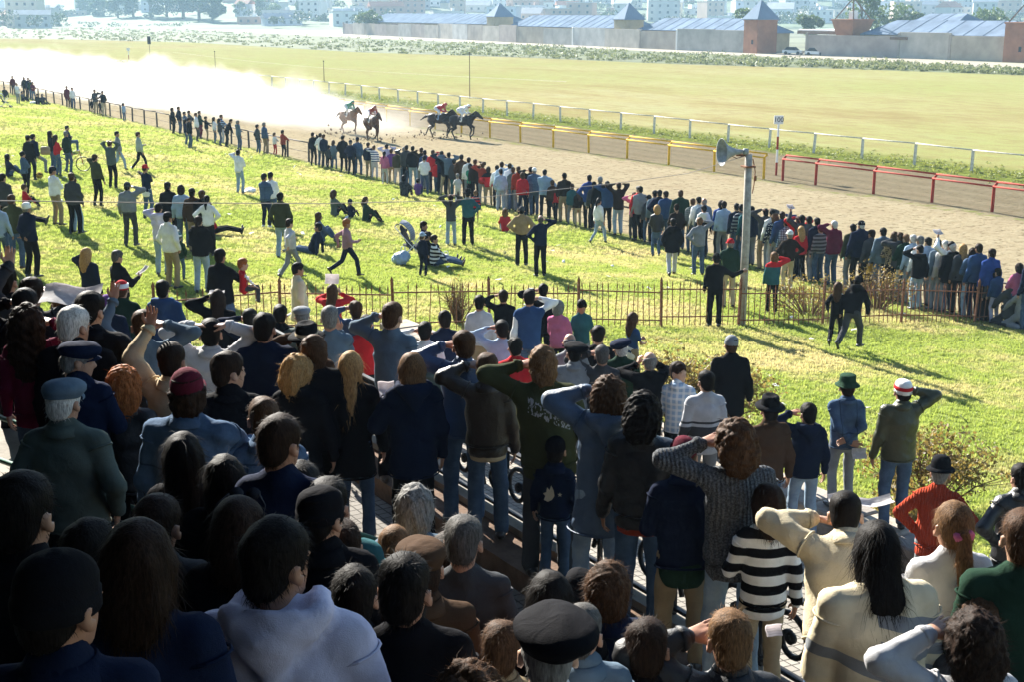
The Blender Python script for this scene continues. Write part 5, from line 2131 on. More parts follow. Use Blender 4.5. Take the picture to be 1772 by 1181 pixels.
def person(px, py, top, bot, hair, arms, label, H=1.72, D=None, legs='st', yaw=0.0, lean=0.0, tilt=0.0, hy=0.0, hp=0.0, hat=None, group=None, wide=1.0, fem=False, hood=None,
           under=None, loc=None, face=None, skin=None, floor=None, extra=None, twist=0.0, legscale=1.0, shoes=None, sleeve=None, vox=None, child=False, zone=None):
    """px, py: top of the head in the photograph.  D: distance along the view axis, else found from H and the ground"""
    seed = int(px * 7 + py * 13) & 0xffff
    rr = random.Random(seed)
    rs = np.random.RandomState(seed)
    seath = {'st': 0, 'wide': 0.02, 'walk': 0.04, 'run': 0.08, 'step': 0.0}.get(legs, None)
    drop = 0.0
    if legs in ('sit', 'sitflat', 'sitback'):
        drop = 0.83
    elif legs == 'crouch':
        drop = 0.62
    elif legs == 'chair':
        drop = 0.45
    elif seath:
        drop = seath
    sc0 = H / 1.75
    lean_r = math.radians(lean)
    eff = H - drop * sc0 - (1 - math.cos(lean_r)) * 0.8 * sc0 + 0.012
    if zone in ('kerb', 'wall'):
        d = ray(px, py)
        t = (5.0 if zone == 'kerb' else 10.62) / (NV[0] * d[0] + NV[1] * d[1])
        q = d * t
        g = 3.87 if zone == 'kerb' else 2.45
        k = (q[2] + CAMZ - g) / eff
        if k > 1.16 or k < 0.85:
            print("ZONE FIT", label, k)
            k = min(1.16, max(0.85, k))
        H *= k
        eff *= k
        loc_ = np.array([q[0], q[1], g])
    elif zone in ('t2', 'lawn', 'side'):
        d = ray(px, py)
        t = 9.0
        while t < 60:
            q = d * t
            v_ = uv_of(q[0], q[1])[1]
            g = {'t2': terr2_z(v_), 'lawn': lawn_z(v_), 'side': 2.66}[zone]
            if q[2] + CAMZ <= g + eff:
                break
            t += 0.02
        if zone == 't2' and not 5.5 < v_ < 10.4:
            print("ZONE V", label, v_)
        loc_ = np.array([q[0], q[1], g])
    else:
        loc_ = None
    if loc is not None:
        base = np.array(loc, float)
    elif loc_ is not None:
        base = loc_
    elif D is not None:
        p = at_depth(px, py, D)
        x, y = p[0], p[1]
        g = terrain(x, y) if floor is None else floor
        need = p[2] - g
        if not 0.84 < need / eff < 1.18:
            print("D FIT", label, need / eff)
        k = min(1.14, max(0.88, need / eff))
        H *= k
        eff *= k
        zz = p[2] - eff
        base = np.array([x, y, zz if abs(zz - g) < 0.45 else g])
    else:
        p = on_ground(px, py, eff) if floor is None else None
        if floor is not None:
            d = ray(px, py)
            t = (floor + eff - CAMZ) / d[2]
            q = d * t
            p = np.array([q[0], q[1], floor])
        base = p
    if loc is None and D is None and floor is None and zone is None:
        u_, v_ = uv_of(base[0], base[1])
        if 28.55 < v_ < 36:
            d = ray(px, py)
            t = 28.5 / (NV[0] * d[0] + NV[1] * d[1])
            q = d * t
            need = q[2] + CAMZ - terrain(q[0], q[1])
            k = min(1.12, max(0.86, need / eff))
            H *= k
            eff *= k
            base = np.array([q[0], q[1], terrain(q[0], q[1])])
    # shift so that a leaning head still lands on its pixel
    dist = math.hypot(base[0], base[1])
    fyaw = math.atan2(HORSES_AT[1] - base[1], HORSES_AT[0] - base[0]) - math.pi / 2 if face is None else math.radians(face)
    fyaw += math.radians(yaw + rr.uniform(-6, 6))
    headoff = rotz(fyaw) @ np.array([math.sin(math.radians(tilt)) * 0.75 * sc0, math.sin(lean_r) * 0.78 * sc0, 0])
    if loc is None:
        base = base - np.array([headoff[0], headoff[1], 0])
        if D is None and floor is None and zone is None:
            base[2] = terrain(base[0], base[1])
    near = dist < 15.5
    mid = dist < 42
    hv = vox or (0.0215 if near else (0.039 if mid else 0.064))
    hh = 0.011 if near else (0.022 if mid else 0.032)
    root = empty("person", tuple(base), fyaw)
    full = label
    tag(root, full, "person", group or "spectators")
    hs = (H / 1.75) ** 0.45
    s = (H - 0.262 * hs) / 1.488
    ws = s * wide * (0.93 if fem else 1.0)
    # ---- skeleton
    pz = {'sit': 0.12, 'sitflat': 0.12, 'sitback': 0.12, 'crouch': 0.36, 'chair': 0.5, 'walk': 0.915, 'run': 0.89, 'wide': 0.93}.get(legs, 0.95)
    PEL = np.array([0, 0, pz * s])
    A = rotz(math.radians(twist)) @ roty(math.radians(tilt)) @ rotx(-lean_r)
    back = -12 if legs == 'sitback' else 0
    if back:
        A = A @ rotx(math.radians(14))

    def T(x, y, z, w=True):
        q = np.array([x * (ws if w else s), y * s, (z - 0.95) * s])
        return PEL + A @ q

    depth = A @ np.array([0, 1.0, 0])
    neck = T(0, -0.025, 1.488)
    HC = neck + A @ np.array([0, 0.02, 0.262 * hs - 0.118 * hs]) if True else None
    HM = A @ rotz(math.radians(hy + rr.uniform(-10, 10))) @ rotx(math.radians(hp + lean * (0.12 if hair.split()[0] in ('long', 'longwave', 'longcurly', 'bob', 'pony') else 0.6) + rr.uniform(-5, 5)))
    tp = top.split()
    pat = None
    garment = tp[-1]
    col = tp[0]
    kind = 'plain'
    col2 = None
    for w_ in tp[1:-1]:
        if w_ in COLS:
            col2 = w_
        else:
            kind = w_
    hem = {'jacket': 0.86, 'coat': 0.66, 'sweater': 0.9, 'shirt': 0.86, 'tshirt': 0.88, 'vest': 0.9, 'bomber': 0.95, 'hoodie': 0.87, 'parka': 0.76, 'cardigan': 0.86}[garment]
    loose = {'jacket': 0.022, 'coat': 0.024, 'sweater': 0.014, 'shirt': 0.008, 'tshirt': 0.004, 'vest': 0.01, 'bomber': 0.024, 'hoodie': 0.02, 'parka': 0.032, 'cardigan': 0.016}[garment] * s
    SH = {}
    ELB, WR = {}, {}
    AP = {}
    for sgn, c in ((-1, arms[0]), (1, arms[1])):
        S_ = T(sgn * 0.165, -0.01, 1.405)
        wp, hint, hd, pn, hk = arm_pose(c, sgn, rr)
        if c in 'sHwukx' or c == 'c':
            # keep hands with the head on children
            wpz = wp[2]
            Wt = T(wp[0], wp[1], wpz)
            if wpz > 1.4:
                Wt = neck + A @ np.array([wp[0] * hs, wp[1] * hs, (wpz - 1.488) * hs])
        else:
            Wt = T(*wp)
        if c in 'HwsuC':
            S_ = S_ + A @ np.array([-sgn * 0.012, 0, 0.03]) * s
        E, Wt = ik(S_, Wt, A @ np.array(hint, float), 0.29 * s, 0.262 * s)
        SH[sgn], ELB[sgn], WR[sgn] = S_, E, Wt
        AP[sgn] = (A @ np.array(hd, float), A @ np.array(pn, float), hk)
    # ---- legs
    HIP, KNE, ANK, TOE = {}, {}, {}, {}
    v = rr.uniform(-0.03, 0.03)
    for sgn in (-1, 1):
        hip = PEL + np.array([sgn * 0.088 * ws, 0, -0.02 * s])
        khint = np.array([sgn * 0.12, 1, 0])
        tdir = np.array([sgn * 0.3, 1, 0])
        if legs in ('st', 'step'):
            a = np.array([sgn * (0.105 + abs(v)) * s, (v + 0.02 * sgn) * s, 0.085 * s])
            if legs == 'step' and sgn > 0:
                a = a + np.array([0.1, 0.28, 0.2]) * s
        elif legs == 'wide':
            a = np.array([sgn * 0.2 * s, v * s, 0.085 * s])
        elif legs == 'walk':
            a = np.array([sgn * 0.09 * s, (0.27 if sgn > 0 else -0.33) * s, (0.09 if sgn > 0 else 0.15) * s])
        elif legs == 'run':
            a = np.array([sgn * 0.08 * s, (0.30 if sgn > 0 else -0.52) * s, (0.1 if sgn > 0 else 0.27) * s])
        elif legs == 'sit':
            a = np.array([sgn * 0.13 * s, 0.5 * s, 0.075 * s])
            khint = np.array([sgn * 0.25, 0.2, 1])
        elif legs in ('sitflat', 'sitback'):
            a = np.array([sgn * 0.12 * s, 0.83 * s, 0.08 * s])
            khint = np.array([0, 0.2, 1])
            tdir = np.array([sgn * 0.3, 0.35, 1])
        elif legs == 'crouch':
            a = np.array([sgn * 0.14 * s, (0.12 if sgn > 0 else -0.08) * s, 0.085 * s])
        elif legs == 'chair':
            a = np.array([sgn * 0.12 * s, 0.42 * s, 0.09 * s])
            khint = np.array([0, 0.4, 1])
        k_, a = ik(hip, a, khint, 0.43 * s, 0.42 * s)
        HIP[sgn], KNE[sgn], ANK[sgn] = hip, k_, a
        if legs in ('walk', 'run') and sgn < 0:
            tdir = np.array([0, 0.75, -0.75 if legs == 'walk' else -1.2])
        TOE[sgn] = tdir / np.linalg.norm(tdir)
    bare = garment == 'tshirt'
    # ---- body: one continuous skin mesh (core, neck, head, arms, hands)
    cV, cF, nb = [], [], 0
    core = SDF()
    sq = 0.6
    core.rc(T(0, 0, 0.93), T(0, 0, 1.1), 0.112 * ws, 0.105 * ws, 0.04, depth, sq)
    core.rc(T(0, 0, 1.1), T(0, 0, 1.33), 0.105 * ws, 0.115 * ws, 0.04, depth, sq)
    core.rc(T(-0.13, -0.01, 1.39), T(0.13, -0.01, 1.39), 0.05 * s, 0.05 * s, 0.04)
    core.rc(T(0, -0.02, 1.38), neck + A @ np.array([0, 0, 0.03 * hs]), 0.06 * s, 0.055 * hs, 0.03)
    for sgn in (-1, 1):
        core.rc(SH[sgn], ELB[sgn], 0.04 * s, 0.035 * s, 0.03)
        core.rc(ELB[sgn], WR[sgn], 0.035 * s, 0.027 * s, 0.02)
        core.rc(HIP[sgn], KNE[sgn], 0.07 * s, 0.05 * s, 0.03)
        core.rc(KNE[sgn], ANK[sgn], 0.048 * s, 0.036 * s, 0.03)
    V, Q = core.mesh(0.026 if bare and mid else (0.06 if mid else 0.08))
    cV.append(V); cF.append(Q); nb += len(V)
    V, Q = head_mesh(hh)
    cV.append(tf(V * hs, HM, HC)); cF.append(Q + nb); nb += len(V)
    hdh = 0.0072 if near and dist < 10 else (0.0095 if near else (0.016 if mid else 0.028))
    for sgn in (-1, 1):
        seen = arms[0 if sgn < 0 else 1] in 'sHuPwkboh'
        hdh = (0.0078 if dist < 10 else 0.0098) if near and seen else (0.013 if near else ((0.016 if seen else 0.024) if mid else 0.03))
        hd, pn, hk = AP[sgn]
        zz = hd / np.linalg.norm(hd)
        if arms[0 if sgn < 0 else 1] in 'dpt':
            zz = zz
        yy = pn - zz * (pn @ zz)
        yy /= np.linalg.norm(yy) + 1e-9
        xx = np.cross(yy, zz)
        V, Q = hand_mesh(hk, hdh)
        if sgn < 0:
            V = V * np.array([-1, 1, 1])
            Q = Q[:, ::-1]
        B = np.stack([xx, yy, zz], 1)
        cV.append(tf(V * s * 1.02, B, WR[sgn])); cF.append(Q + nb); nb += len(V)
    body = link("body", new_mesh("body", np.concatenate(cV), np.concatenate(cF)), skin_mat(skin if skin is not None else rr.choice([0, 0, 1, 1, 2])), root)
    # ---- upper garment
    J = SDF()
    k = 0.05 * s
    hw = {'coat': 0.178, 'jacket': 0.172, 'parka': 0.185, 'bomber': 0.165}.get(garment, 0.163)
    wst = 0.150 if not fem else 0.138
    hz = max(hem, 0.0)
    bulge = 0.012 * s if garment in ('bomber', 'sweater', 'cardigan') else 0.0
    seated = legs in ('sit', 'sitflat', 'sitback', 'chair', 'crouch')
    hem_e = max(hem, 0.9) if seated else hem
    lowp = T(0, 0.0, hem_e - 0.02) if not seated else T(0, 0, 0.93)
    if not seated:
        lowp = np.array([PEL[0], PEL[1], (hem_e - 0.02) * s + (PEL[2] - 0.95 * s)]) if hem_e < 0.92 else lowp
    midp = T(0, 0.0, 1.07)
    J.rc(lowp, midp, (hw + 0.006) * ws + loose, wst * ws + loose + bulge, k, depth, 0.87)
    J.rc(midp, T(0, -0.012, 1.29), wst * ws + loose + bulge, (0.168 if not fem else 0.155) * ws + loose, k, depth, 0.70)
    J.rc(T(0, -0.012, 1.29), T(0, -0.02, 1.39), (0.165 if not fem else 0.150) * ws + loose, 0.11 * ws, k, depth, 0.68)
    if seated:
        J.cut((0, 0, 0.012), (0, 0, -1))
    else:
        J.cut(PEL + A @ np.array([0, 0, (hem_e - 0.95) * s]), A @ np.array([0, 0, -1.0]))
    J.rc(T(-0.14, -0.012, 1.397), T(0.14, -0.012, 1.397), 0.062 * s + loose * 0.5, 0.062 * s + loose * 0.5, 0.04 * s)
    J.rc(T(-0.1, -0.02, 1.43), neck + A @ np.array([-0.03, -0.01, 0.0]), 0.05 * s, 0.05 * s, 0.05 * s)
    J.rc(T(0.1, -0.02, 1.43), neck + A @ np.array([0.03, -0.01, 0.0]), 0.05 * s, 0.05 * s, 0.05 * s)
    if fem and not child:
        J.el(T(0, 0.1, 1.25), (0.13 * ws, 0.06 * s, 0.07 * s), 0.05)
    if garment in ('jacket', 'coat', 'parka', 'bomber', 'cardigan', 'shirt'):
        nb_ = neck + A @ np.array([0, -0.014, -0.012]) * s
        J.rc(nb_, nb_ + A @ np.array([0, 0.0, 0.03]) * s, 0.08 * hs, 0.078 * hs, 0.02)
    else:
        nb_ = neck + A @ np.array([0, -0.014, -0.012]) * s
        J.rc(nb_, nb_ + A @ np.array([0, 0.002, 0.012]) * s, 0.077 * hs, 0.073 * hs, 0.02)
    if hood or garment in ('hoodie', 'parka'):
        hb = neck + A @ np.array([0, -0.1, 0.005]) * s
        J.el(hb, (0.135 * s, 0.062 * s, 0.085 * s), 0.02, A)
        for sgn in (-1, 1):
            J.rc(hb + A @ np.array([sgn * 0.12, 0.03, 0.02]) * s, hb + A @ np.array([sgn * 0.1, 0.16, 0.02]) * s, 0.036 * s, 0.028 * s, 0.03)
        J.rc(hb + A @ np.array([0, -0.03, -0.04]) * s, hb + A @ np.array([0, -0.04, -0.17]) * s, 0.09 * s, 0.015 * s, 0.02, depth, 0.6)
        J.P.append(('sub', hb + A @ np.array([0, 0.035, 0.075]) * s, np.array([0.1, 0.055, 0.05]) * s, 0.02))
    slv = {}
    ra_, rb_, rc_ = 0.057 * s + loose * 0.9, 0.047 * s + loose * 0.8, 0.036 * s + loose * 0.45
    for sgn in (-1, 1):
        if garment == 'vest':
            J.rc(SH[sgn], SH[sgn] + (ELB[sgn] - SH[sgn]) * 0.12, 0.066 * s, 0.06 * s, 0.03)
            continue
        if bare:
            J.rc(SH[sgn], SH[sgn] + (ELB[sgn] - SH[sgn]) * 0.62, 0.06 * s, 0.058 * s, 0.03)
            continue
        J.rc(SH[sgn], ELB[sgn], ra_, rb_, 0.035 * s)
        wend = ELB[sgn] + (WR[sgn] - ELB[sgn]) * 0.97
        J.rc(ELB[sgn], wend, rb_, rc_, 0.02 * s)
        if near or mid:
            # bunched cloth at the inner elbow
            J.el(ELB[sgn], np.full(3, rb_ * 1.04), 0.02)
    V, Q = J.mesh(hv)
    cut_hem = None
    amp = 0.008 if garment in ('jacket', 'coat', 'parka', 'bomber', 'hoodie', 'shirt', 'cardigan') else 0.0075
    if mid:
        V = wrinkle(V, Q, rs, amp * s, 16.0, (1, 1, 1.5), 4)
    else:
        V = wrinkle(V, Q, rs, amp * s, 14.0, (1, 1, 1.3), 2)
    mat = cloth_mat(col, {'denim': 'denim'}.get(kind, kind) if kind != 'plain' else ('denim' if col == 'denim' else 'plain'), col2, 0.055 if kind == 'stripes' else (0.07 if kind == 'plaid' else 0.06))
    gn = {'tshirt': 't_shirt', 'bomber': 'jacket'}.get(garment, garment)
    up = link(gn, new_mesh(gn, V, Q), mat, root)
    if near and garment in ('bomber', 'cardigan', 'sweater') and not seated:
        rbm = SDF()
        c0, c1 = T(0, 0, hem - 0.075), T(0, 0, hem - 0.055)
        rbm.rc(c0, c1, hw * ws + loose * 0.8, hw * ws + loose * 0.85, 0.01, depth, 0.85)
        rbm.cut(T(0, 0, hem + 0.0), A @ np.array([0, 0, 1.0]))
        rbm.cut(T(0, 0, hem - 0.11), A @ np.array([0, 0, -1.0]))
        V, Q = rbm.mesh(0.024)
        link("waistband", new_mesh("waistband", V, Q), mat, up)
    if near and garment in ('jacket', 'shirt', 'bomber', 'coat', 'parka') and hair.split()[0] in ('short', 'crew', 'bald', 'wavy', 'curly', 'quiff', 'bun'):
        # folded-down collar
        cm_ = MB().lathe([(0.078, 0.034), (0.083, 0.038), (0.109, -0.022), (0.106, -0.03), (0.09, -0.02)], 16, (0, -0.014, 0.0), 0.98, 0.94)
        link("collar", new_mesh("collar", tf(np.array(cm_.V) * hs, A, neck), cm_.F, True), mat, up)
    if near and garment not in ('vest',):
        # sewn armholes and hem edge
        for sgn in (-1, 1):
            d_ = (ELB[sgn] - SH[sgn]) / np.linalg.norm(ELB[sgn] - SH[sgn])
            e1 = np.cross(d_, np.array([0.3, 0.2, 1.0]))
            e1 /= np.linalg.norm(e1)
            e2 = np.cross(d_, e1)
            c_ = SH[sgn] + d_ * 0.045 * s
            MB().tube([c_ + (e1 * math.cos(t_) + e2 * math.sin(t_)) * (ra_ + 0.004) for t_ in np.linspace(0, 2 * math.pi, 15)], 0.006, 4, False).build("seam", mat, up, smooth=True)
        if not seated:
            hz_ = PEL + A @ np.array([0, 0, (hem_e - 0.945) * s])
            ex, ey = (hw + 0.004) * ws + loose, ((hw + 0.004) * ws + loose) * 0.87
            MB().tube([hz_ + A @ np.array([ex * math.cos(t_), ey * math.sin(t_), 0]) for t_ in np.linspace(0, 2 * math.pi, 25)], 0.007, 4, False).build("hem", mat, up, smooth=True)
    if near and garment not in ('vest', 'tshirt'):
        for sgn in (-1, 1):
            if arms[0 if sgn < 0 else 1] in 'sHuPwkboh':
                a_ = ELB[sgn] + (WR[sgn] - ELB[sgn]) * 0.86
                b_ = ELB[sgn] + (WR[sgn] - ELB[sgn]) * 0.99
                MB().tube([a_, (a_ + b_) / 2, b_], [rc_ + 0.011, rc_ + 0.008, rc_ + 0.001], 12).build("cuff", mat, up, smooth=True)
    if sleeve:
        SL = SDF()
        for sgn in (-1, 1):
            SL.rc(SH[sgn], ELB[sgn], 0.058 * s, 0.05 * s, 0.03)
            SL.rc(ELB[sgn], ELB[sgn] + (WR[sgn] - ELB[sgn]) * 0.97, 0.05 * s, 0.037 * s, 0.02)
        V, Q = SL.mesh(hv)
        V = wrinkle(V, Q, rs, amp * s, 18.0)
        link("sleeve", new_mesh("sleeve", V, Q), cloth_mat(sleeve), root)
    if under:
        U = SDF()
        U.rc(T(0, 0, 0.84), T(0, 0, 1.0), 0.172 * ws, 0.16 * ws, 0.03, depth, 0.86)
        U.cut(T(0, 0, hem - 0.15), A @ np.array([0, 0, -1.0]))
        V, Q = U.mesh(hv)
        link("shirt_tail", new_mesh("shirt_tail", V, Q), cloth_mat(under), root)
    # ---- trousers and shoes
    bp = bot.strip('_').split()
    TR = SDF()
    TR.rc(PEL + np.array([-0.058 * ws, -0.012 * s, 0.0]), PEL + np.array([0.058 * ws, -0.012 * s, 0.0]), 0.106 * s * (0.6 + 0.4 * wide), None, 0.05 * s)
    TR.rc(PEL + np.array([0, 0, 0.0]), T(0, 0, 1.03), 0.152 * ws, 0.134 * ws, 0.04 * s, depth, 0.70)
    thin = 0.92 if fem else 1.0
    for sgn in (-1, 1):
        TR.rc(HIP[sgn], KNE[sgn], 0.095 * s * thin, 0.072 * s * thin, 0.03 * s)
        TR.rc(KNE[sgn], ANK[sgn] + (KNE[sgn] - ANK[sgn]) * 0.02, 0.071 * s * thin, 0.066 * s, 0.02 * s)
    vv_ = 0.024 if zone == 'kerb' else (0.038 if near else hv)
    V, Q = TR.mesh(vv_)
    V = wrinkle(V, Q, rs, 0.006 * s, 15.0, (1, 1, 1.6), 3 if mid else 2)
    bk = 'jeans' if 'jeans' in bp or bp[0] in ('jeans', 'denim', 'paleblue') else 'plain'
    link("trousers", new_mesh("trousers", V, Q), cloth_mat(bp[0], bk), root)
    shm = cloth_mat(shoes or rr.choice(['black', 'darkbrown', 'darkgrey', 'black', 'brown']), 'leather')
    for sgn in (-1, 1):
        sh = SDF()
        a, d = ANK[sgn], TOE[sgn]
        dn = np.array([0, 0, -1.0]) if abs(d[2]) < 0.3 else np.cross(np.cross(d, np.array([0, 0, -1.0])), d)
        dn = dn / (np.linalg.norm(dn) + 1e-9)
        f0 = a + dn * 0.042 * s - d * 0.045 * s
        f1 = a + dn * 0.05 * s + d * 0.15 * s
        sh.rc(a + dn * 0.0, f0, 0.046 * s, 0.042 * s, 0.02)
        sh.rc(f0, f1, 0.043 * s, 0.036 * s, 0.02, dn, 0.85)
        V, Q = sh.mesh(0.04 if near and zone is None else max(0.024, hv * 0.85))
        if legs in ('st', 'wide'):
            V[:, 2] = np.maximum(V[:, 2], 0.004)
        link("shoe", new_mesh("shoe", V, Q), shm, root)
    # ---- hair and hat
    hp_ = hair.split()
    hk, hc = hp_[0], hp_[1]
    V, Q = hair_mesh(hk, (0.0095 if dist < 10 and hk in ('curly', 'longcurly', 'wavy') else 0.0125) if near else (0.024 if mid else 0.036))
    if near:
        amp_h, fr = {'curly': (0.009, 85), 'longcurly': (0.01, 75), 'wavy': (0.006, 65), 'crew': (0.0015, 90)}.get(hk, (0.004, 40))
        V2 = wrinkle(V, Q, rs, amp_h, fr, (1, 1, 0.45 if hk not in ('curly', 'longcurly', 'wavy') else 1), 3)
    else:
        V2 = wrinkle(V, Q, rs, 0.006 if hk not in ('crew', 'bald') else 0.002, 50.0)
    faces = Q
    if hat:
        # flatten what sits under the hat
        zl = 0.05
        rad = np.sqrt((V2[:, 0] / 0.09) ** 2 + ((V2[:, 1] + 0.014) / 0.112) ** 2)
        over = (V2[:, 2] > zl - 0.02) & (rad > 0.9)
        V2[over, 0] *= (0.9 / rad[over])
        V2[over, 1] = (V2[over, 1] + 0.014) * (0.9 / rad[over]) - 0.014
        V2[:, 2] = np.minimum(V2[:, 2], 0.1)
    if near:
        ns = {'bald': 700, 'longcurly': 3200, 'long': 2900, 'longwave': 2900, 'curly': 3000, 'wavy': 2800}.get(hk, 2300)
        if dist > 6.5:
            ns = int(ns * 0.2)
        sv, sq_, st_ = strands(V2, Q, hk, rs, ns, 0.0011 if dist < 6.5 else 0.0017)
        if hat:
            keep = sv.reshape(-1, 5, 3)[:, 0, 2] < 0.03
            sv = sv.reshape(-1, 5, 3)[keep].reshape(-1, 3)
            nk = int(keep.sum())
            sq_, st_ = sq_[:nk], st_[:nk]
        b = len(V2)
        F = [tuple(f) for f in Q.tolist()] + [tuple(f) for f in (sq_ + b).tolist()] + [tuple(f) for f in (st_ + b).tolist()]
        V3 = np.concatenate([V2, sv])
        me = new_mesh("hair", tf(V3 * hs, HM, HC), F)
    else:
        me = new_mesh("hair", tf(V2 * hs, HM, HC), Q)
    link("hair", me, hair_mat(hc), root)
    if hat:
        hb = hat.split()
        V, F = hat_mesh(hb[0], near)
        HM2 = HM
        if 'rev' in hb:
            HM2 = HM @ rotz(math.pi)
        if hb[0] in ('beret',):
            HM2 = HM @ rotz(rr.uniform(-1, 1)) @ rotx(0.12)
        elif hb[0] in ('flatcap',):
            HM2 = HM @ rotx(-0.08)
        hcx = np.array([0, 0, 0.004])
        hm = cloth_mat(hb[1], 'plain' if len(hb) < 3 or hb[2] == 'rev' else ('hatband' if False else 'plain'))
        V = wrinkle(V, np.array([f if len(f) == 4 else (f[0], f[1], f[2], f[2]) for f in F]), rs, 0.004, 26.0) if hb[0] in ('beret', 'flatcap', 'beanie', 'bucket') else V
        ho = link("hat", new_mesh("hat", tf((V + hcx) * hs * 1.03, HM2, HC), F, True), hm, root)
        if len(hb) > 2 and hb[2] in COLS:
            # a band or lower half of another colour
            bz0, bz1 = (0.034, 0.09) if hb[0] != 'beanie' else (0.03, 0.068)
            bb = MB().lathe([(0.105, bz0), (0.109, bz0 + 0.004), (0.107, bz1), (0.095, bz1)], 24 if near else 12, (0, -0.014, 0), 0.87, 1.06)
            link("hat_band", new_mesh("hat_band", tf((np.array(bb.V) + hcx) * hs * 1.03, HM2, HC), bb.F, True), cloth_mat(hb[2]), ho)
        if 'pompom' in hb:
            pm = SDF().el((0, -0.014, 0.2), (0.03, 0.03, 0.03))
            V, Q = pm.mesh(0.012)
            link("pompom", new_mesh("pompom", tf(V * hs, HM2, HC), Q), cloth_mat('white'), ho)
    info = dict(root=root, base=base, yaw=fyaw, WR=WR, ELB=ELB, SH=SH, HC=HC, HM=HM, A=A, T=T, s=s, hs=hs, PEL=PEL, AP=AP, body=body, up=up, neck=neck, KNE=KNE, ANK=ANK)
    PEOPLE.append(info)
    return info


def world_pt(info, p):
    c, s_ = math.cos(info['yaw']), math.sin(info['yaw'])
    return np.array([info['base'][0] + p[0] * c - p[1] * s_, info['base'][1] + p[0] * s_ + p[1] * c, info['base'][2] + p[2]])


paper_m = simple("newsprint", (0.68, 0.67, 0.64), 0.9, 0.06, 20)


def paper(info, side, label, w=0.2, h=0.28, name="paper_sheet", cat="paper", tiltdeg=35, print_=True, rollz=0.0, group="papers held by spectators", off=(0, 0.02, 0.06)):
    """a folded sheet with print lines, held in a hand"""
    hd, pn, hk = info['AP'][side]
    d = hd / np.linalg.norm(hd)
    c = world_pt(info, info['WR'][side] + d * 0.1 * info['s'] + np.array(off))
    rr = random.Random(int(c[0] * 100))
    root = empty(name, tuple(c), info['yaw'] + rollz)
    root.rotation_euler = (math.radians(tiltdeg), 0, info['yaw'] + rollz)
    tag(root, label, cat, group)
    V, F = [], []
    nx, ny = 7, 5
    for lay in (0, 1):
        for j in range(ny):
            for i in range(nx):
                x, y = (i / (nx - 1) - 0.5) * w, (j / (ny - 1) - 0.5) * h
                z = 0.02 * math.sin(i * 1.1 + 0.4) * (w / 0.2) * 0.6 + 0.012 * math.cos(j * 1.3) - 0.003 * lay
                V.append((x, y, z))
    q = nx * ny
    for j in range(ny - 1):
        for i in range(nx - 1):
            k = j * nx + i
            F += [(k, k + 1, k + nx + 1, k + nx), (k + q + nx, k + q + nx + 1, k + q + 1, k + q)]
    link("sheet", new_mesh("sheet", np.array(V), F, True), news_mat() if print_ else paper_m, root)
    return root


def news_mat():
    if 'news' in MATS:
        return MATS['news']
    m, nt, ns, ls, b = nodes_of("printed_paper")
    co = objco(nt)
    sep = nt.nodes.new("ShaderNodeSeparateXYZ")
    ls.new(co, sep.inputs[0])
    rows = math_n(nt, 'LESS_THAN', math_n(nt, 'FRACT', math_n(nt, 'MULTIPLY', math_n(nt, 'ADD', sep.outputs[1], 2.0), 110.0)), 0.5)
    blk = noise(nt, scaled(nt, co, (14, 22, 1)), 1.0, 1)
    f = math_n(nt, 'MULTIPLY', math_n(nt, 'MULTIPLY', rows, math_n(nt, 'GREATER_THAN', blk, 0.45)), 0.5)
    ls.new(mixc(nt, f, (0.7, 0.69, 0.68), (0.16, 0.15, 0.17)), b.inputs["Base Color"])
    b.inputs["Roughness"].default_value = 0.9
    tr = nt.nodes.new("ShaderNodeBsdfTranslucent")
    tr.inputs["Color"].default_value = (0.72, 0.66, 0.66, 1)
    mx = nt.nodes.new("ShaderNodeMixShader")
    mx.inputs[0].default_value = 0.45
    ls.new(b.outputs[0], mx.inputs[1])
    ls.new(tr.outputs[0], mx.inputs[2])
    ls.new(mx.outputs[0], nt.nodes["Material Output"].inputs["Surface"])
    MATS['news'] = m
    return m
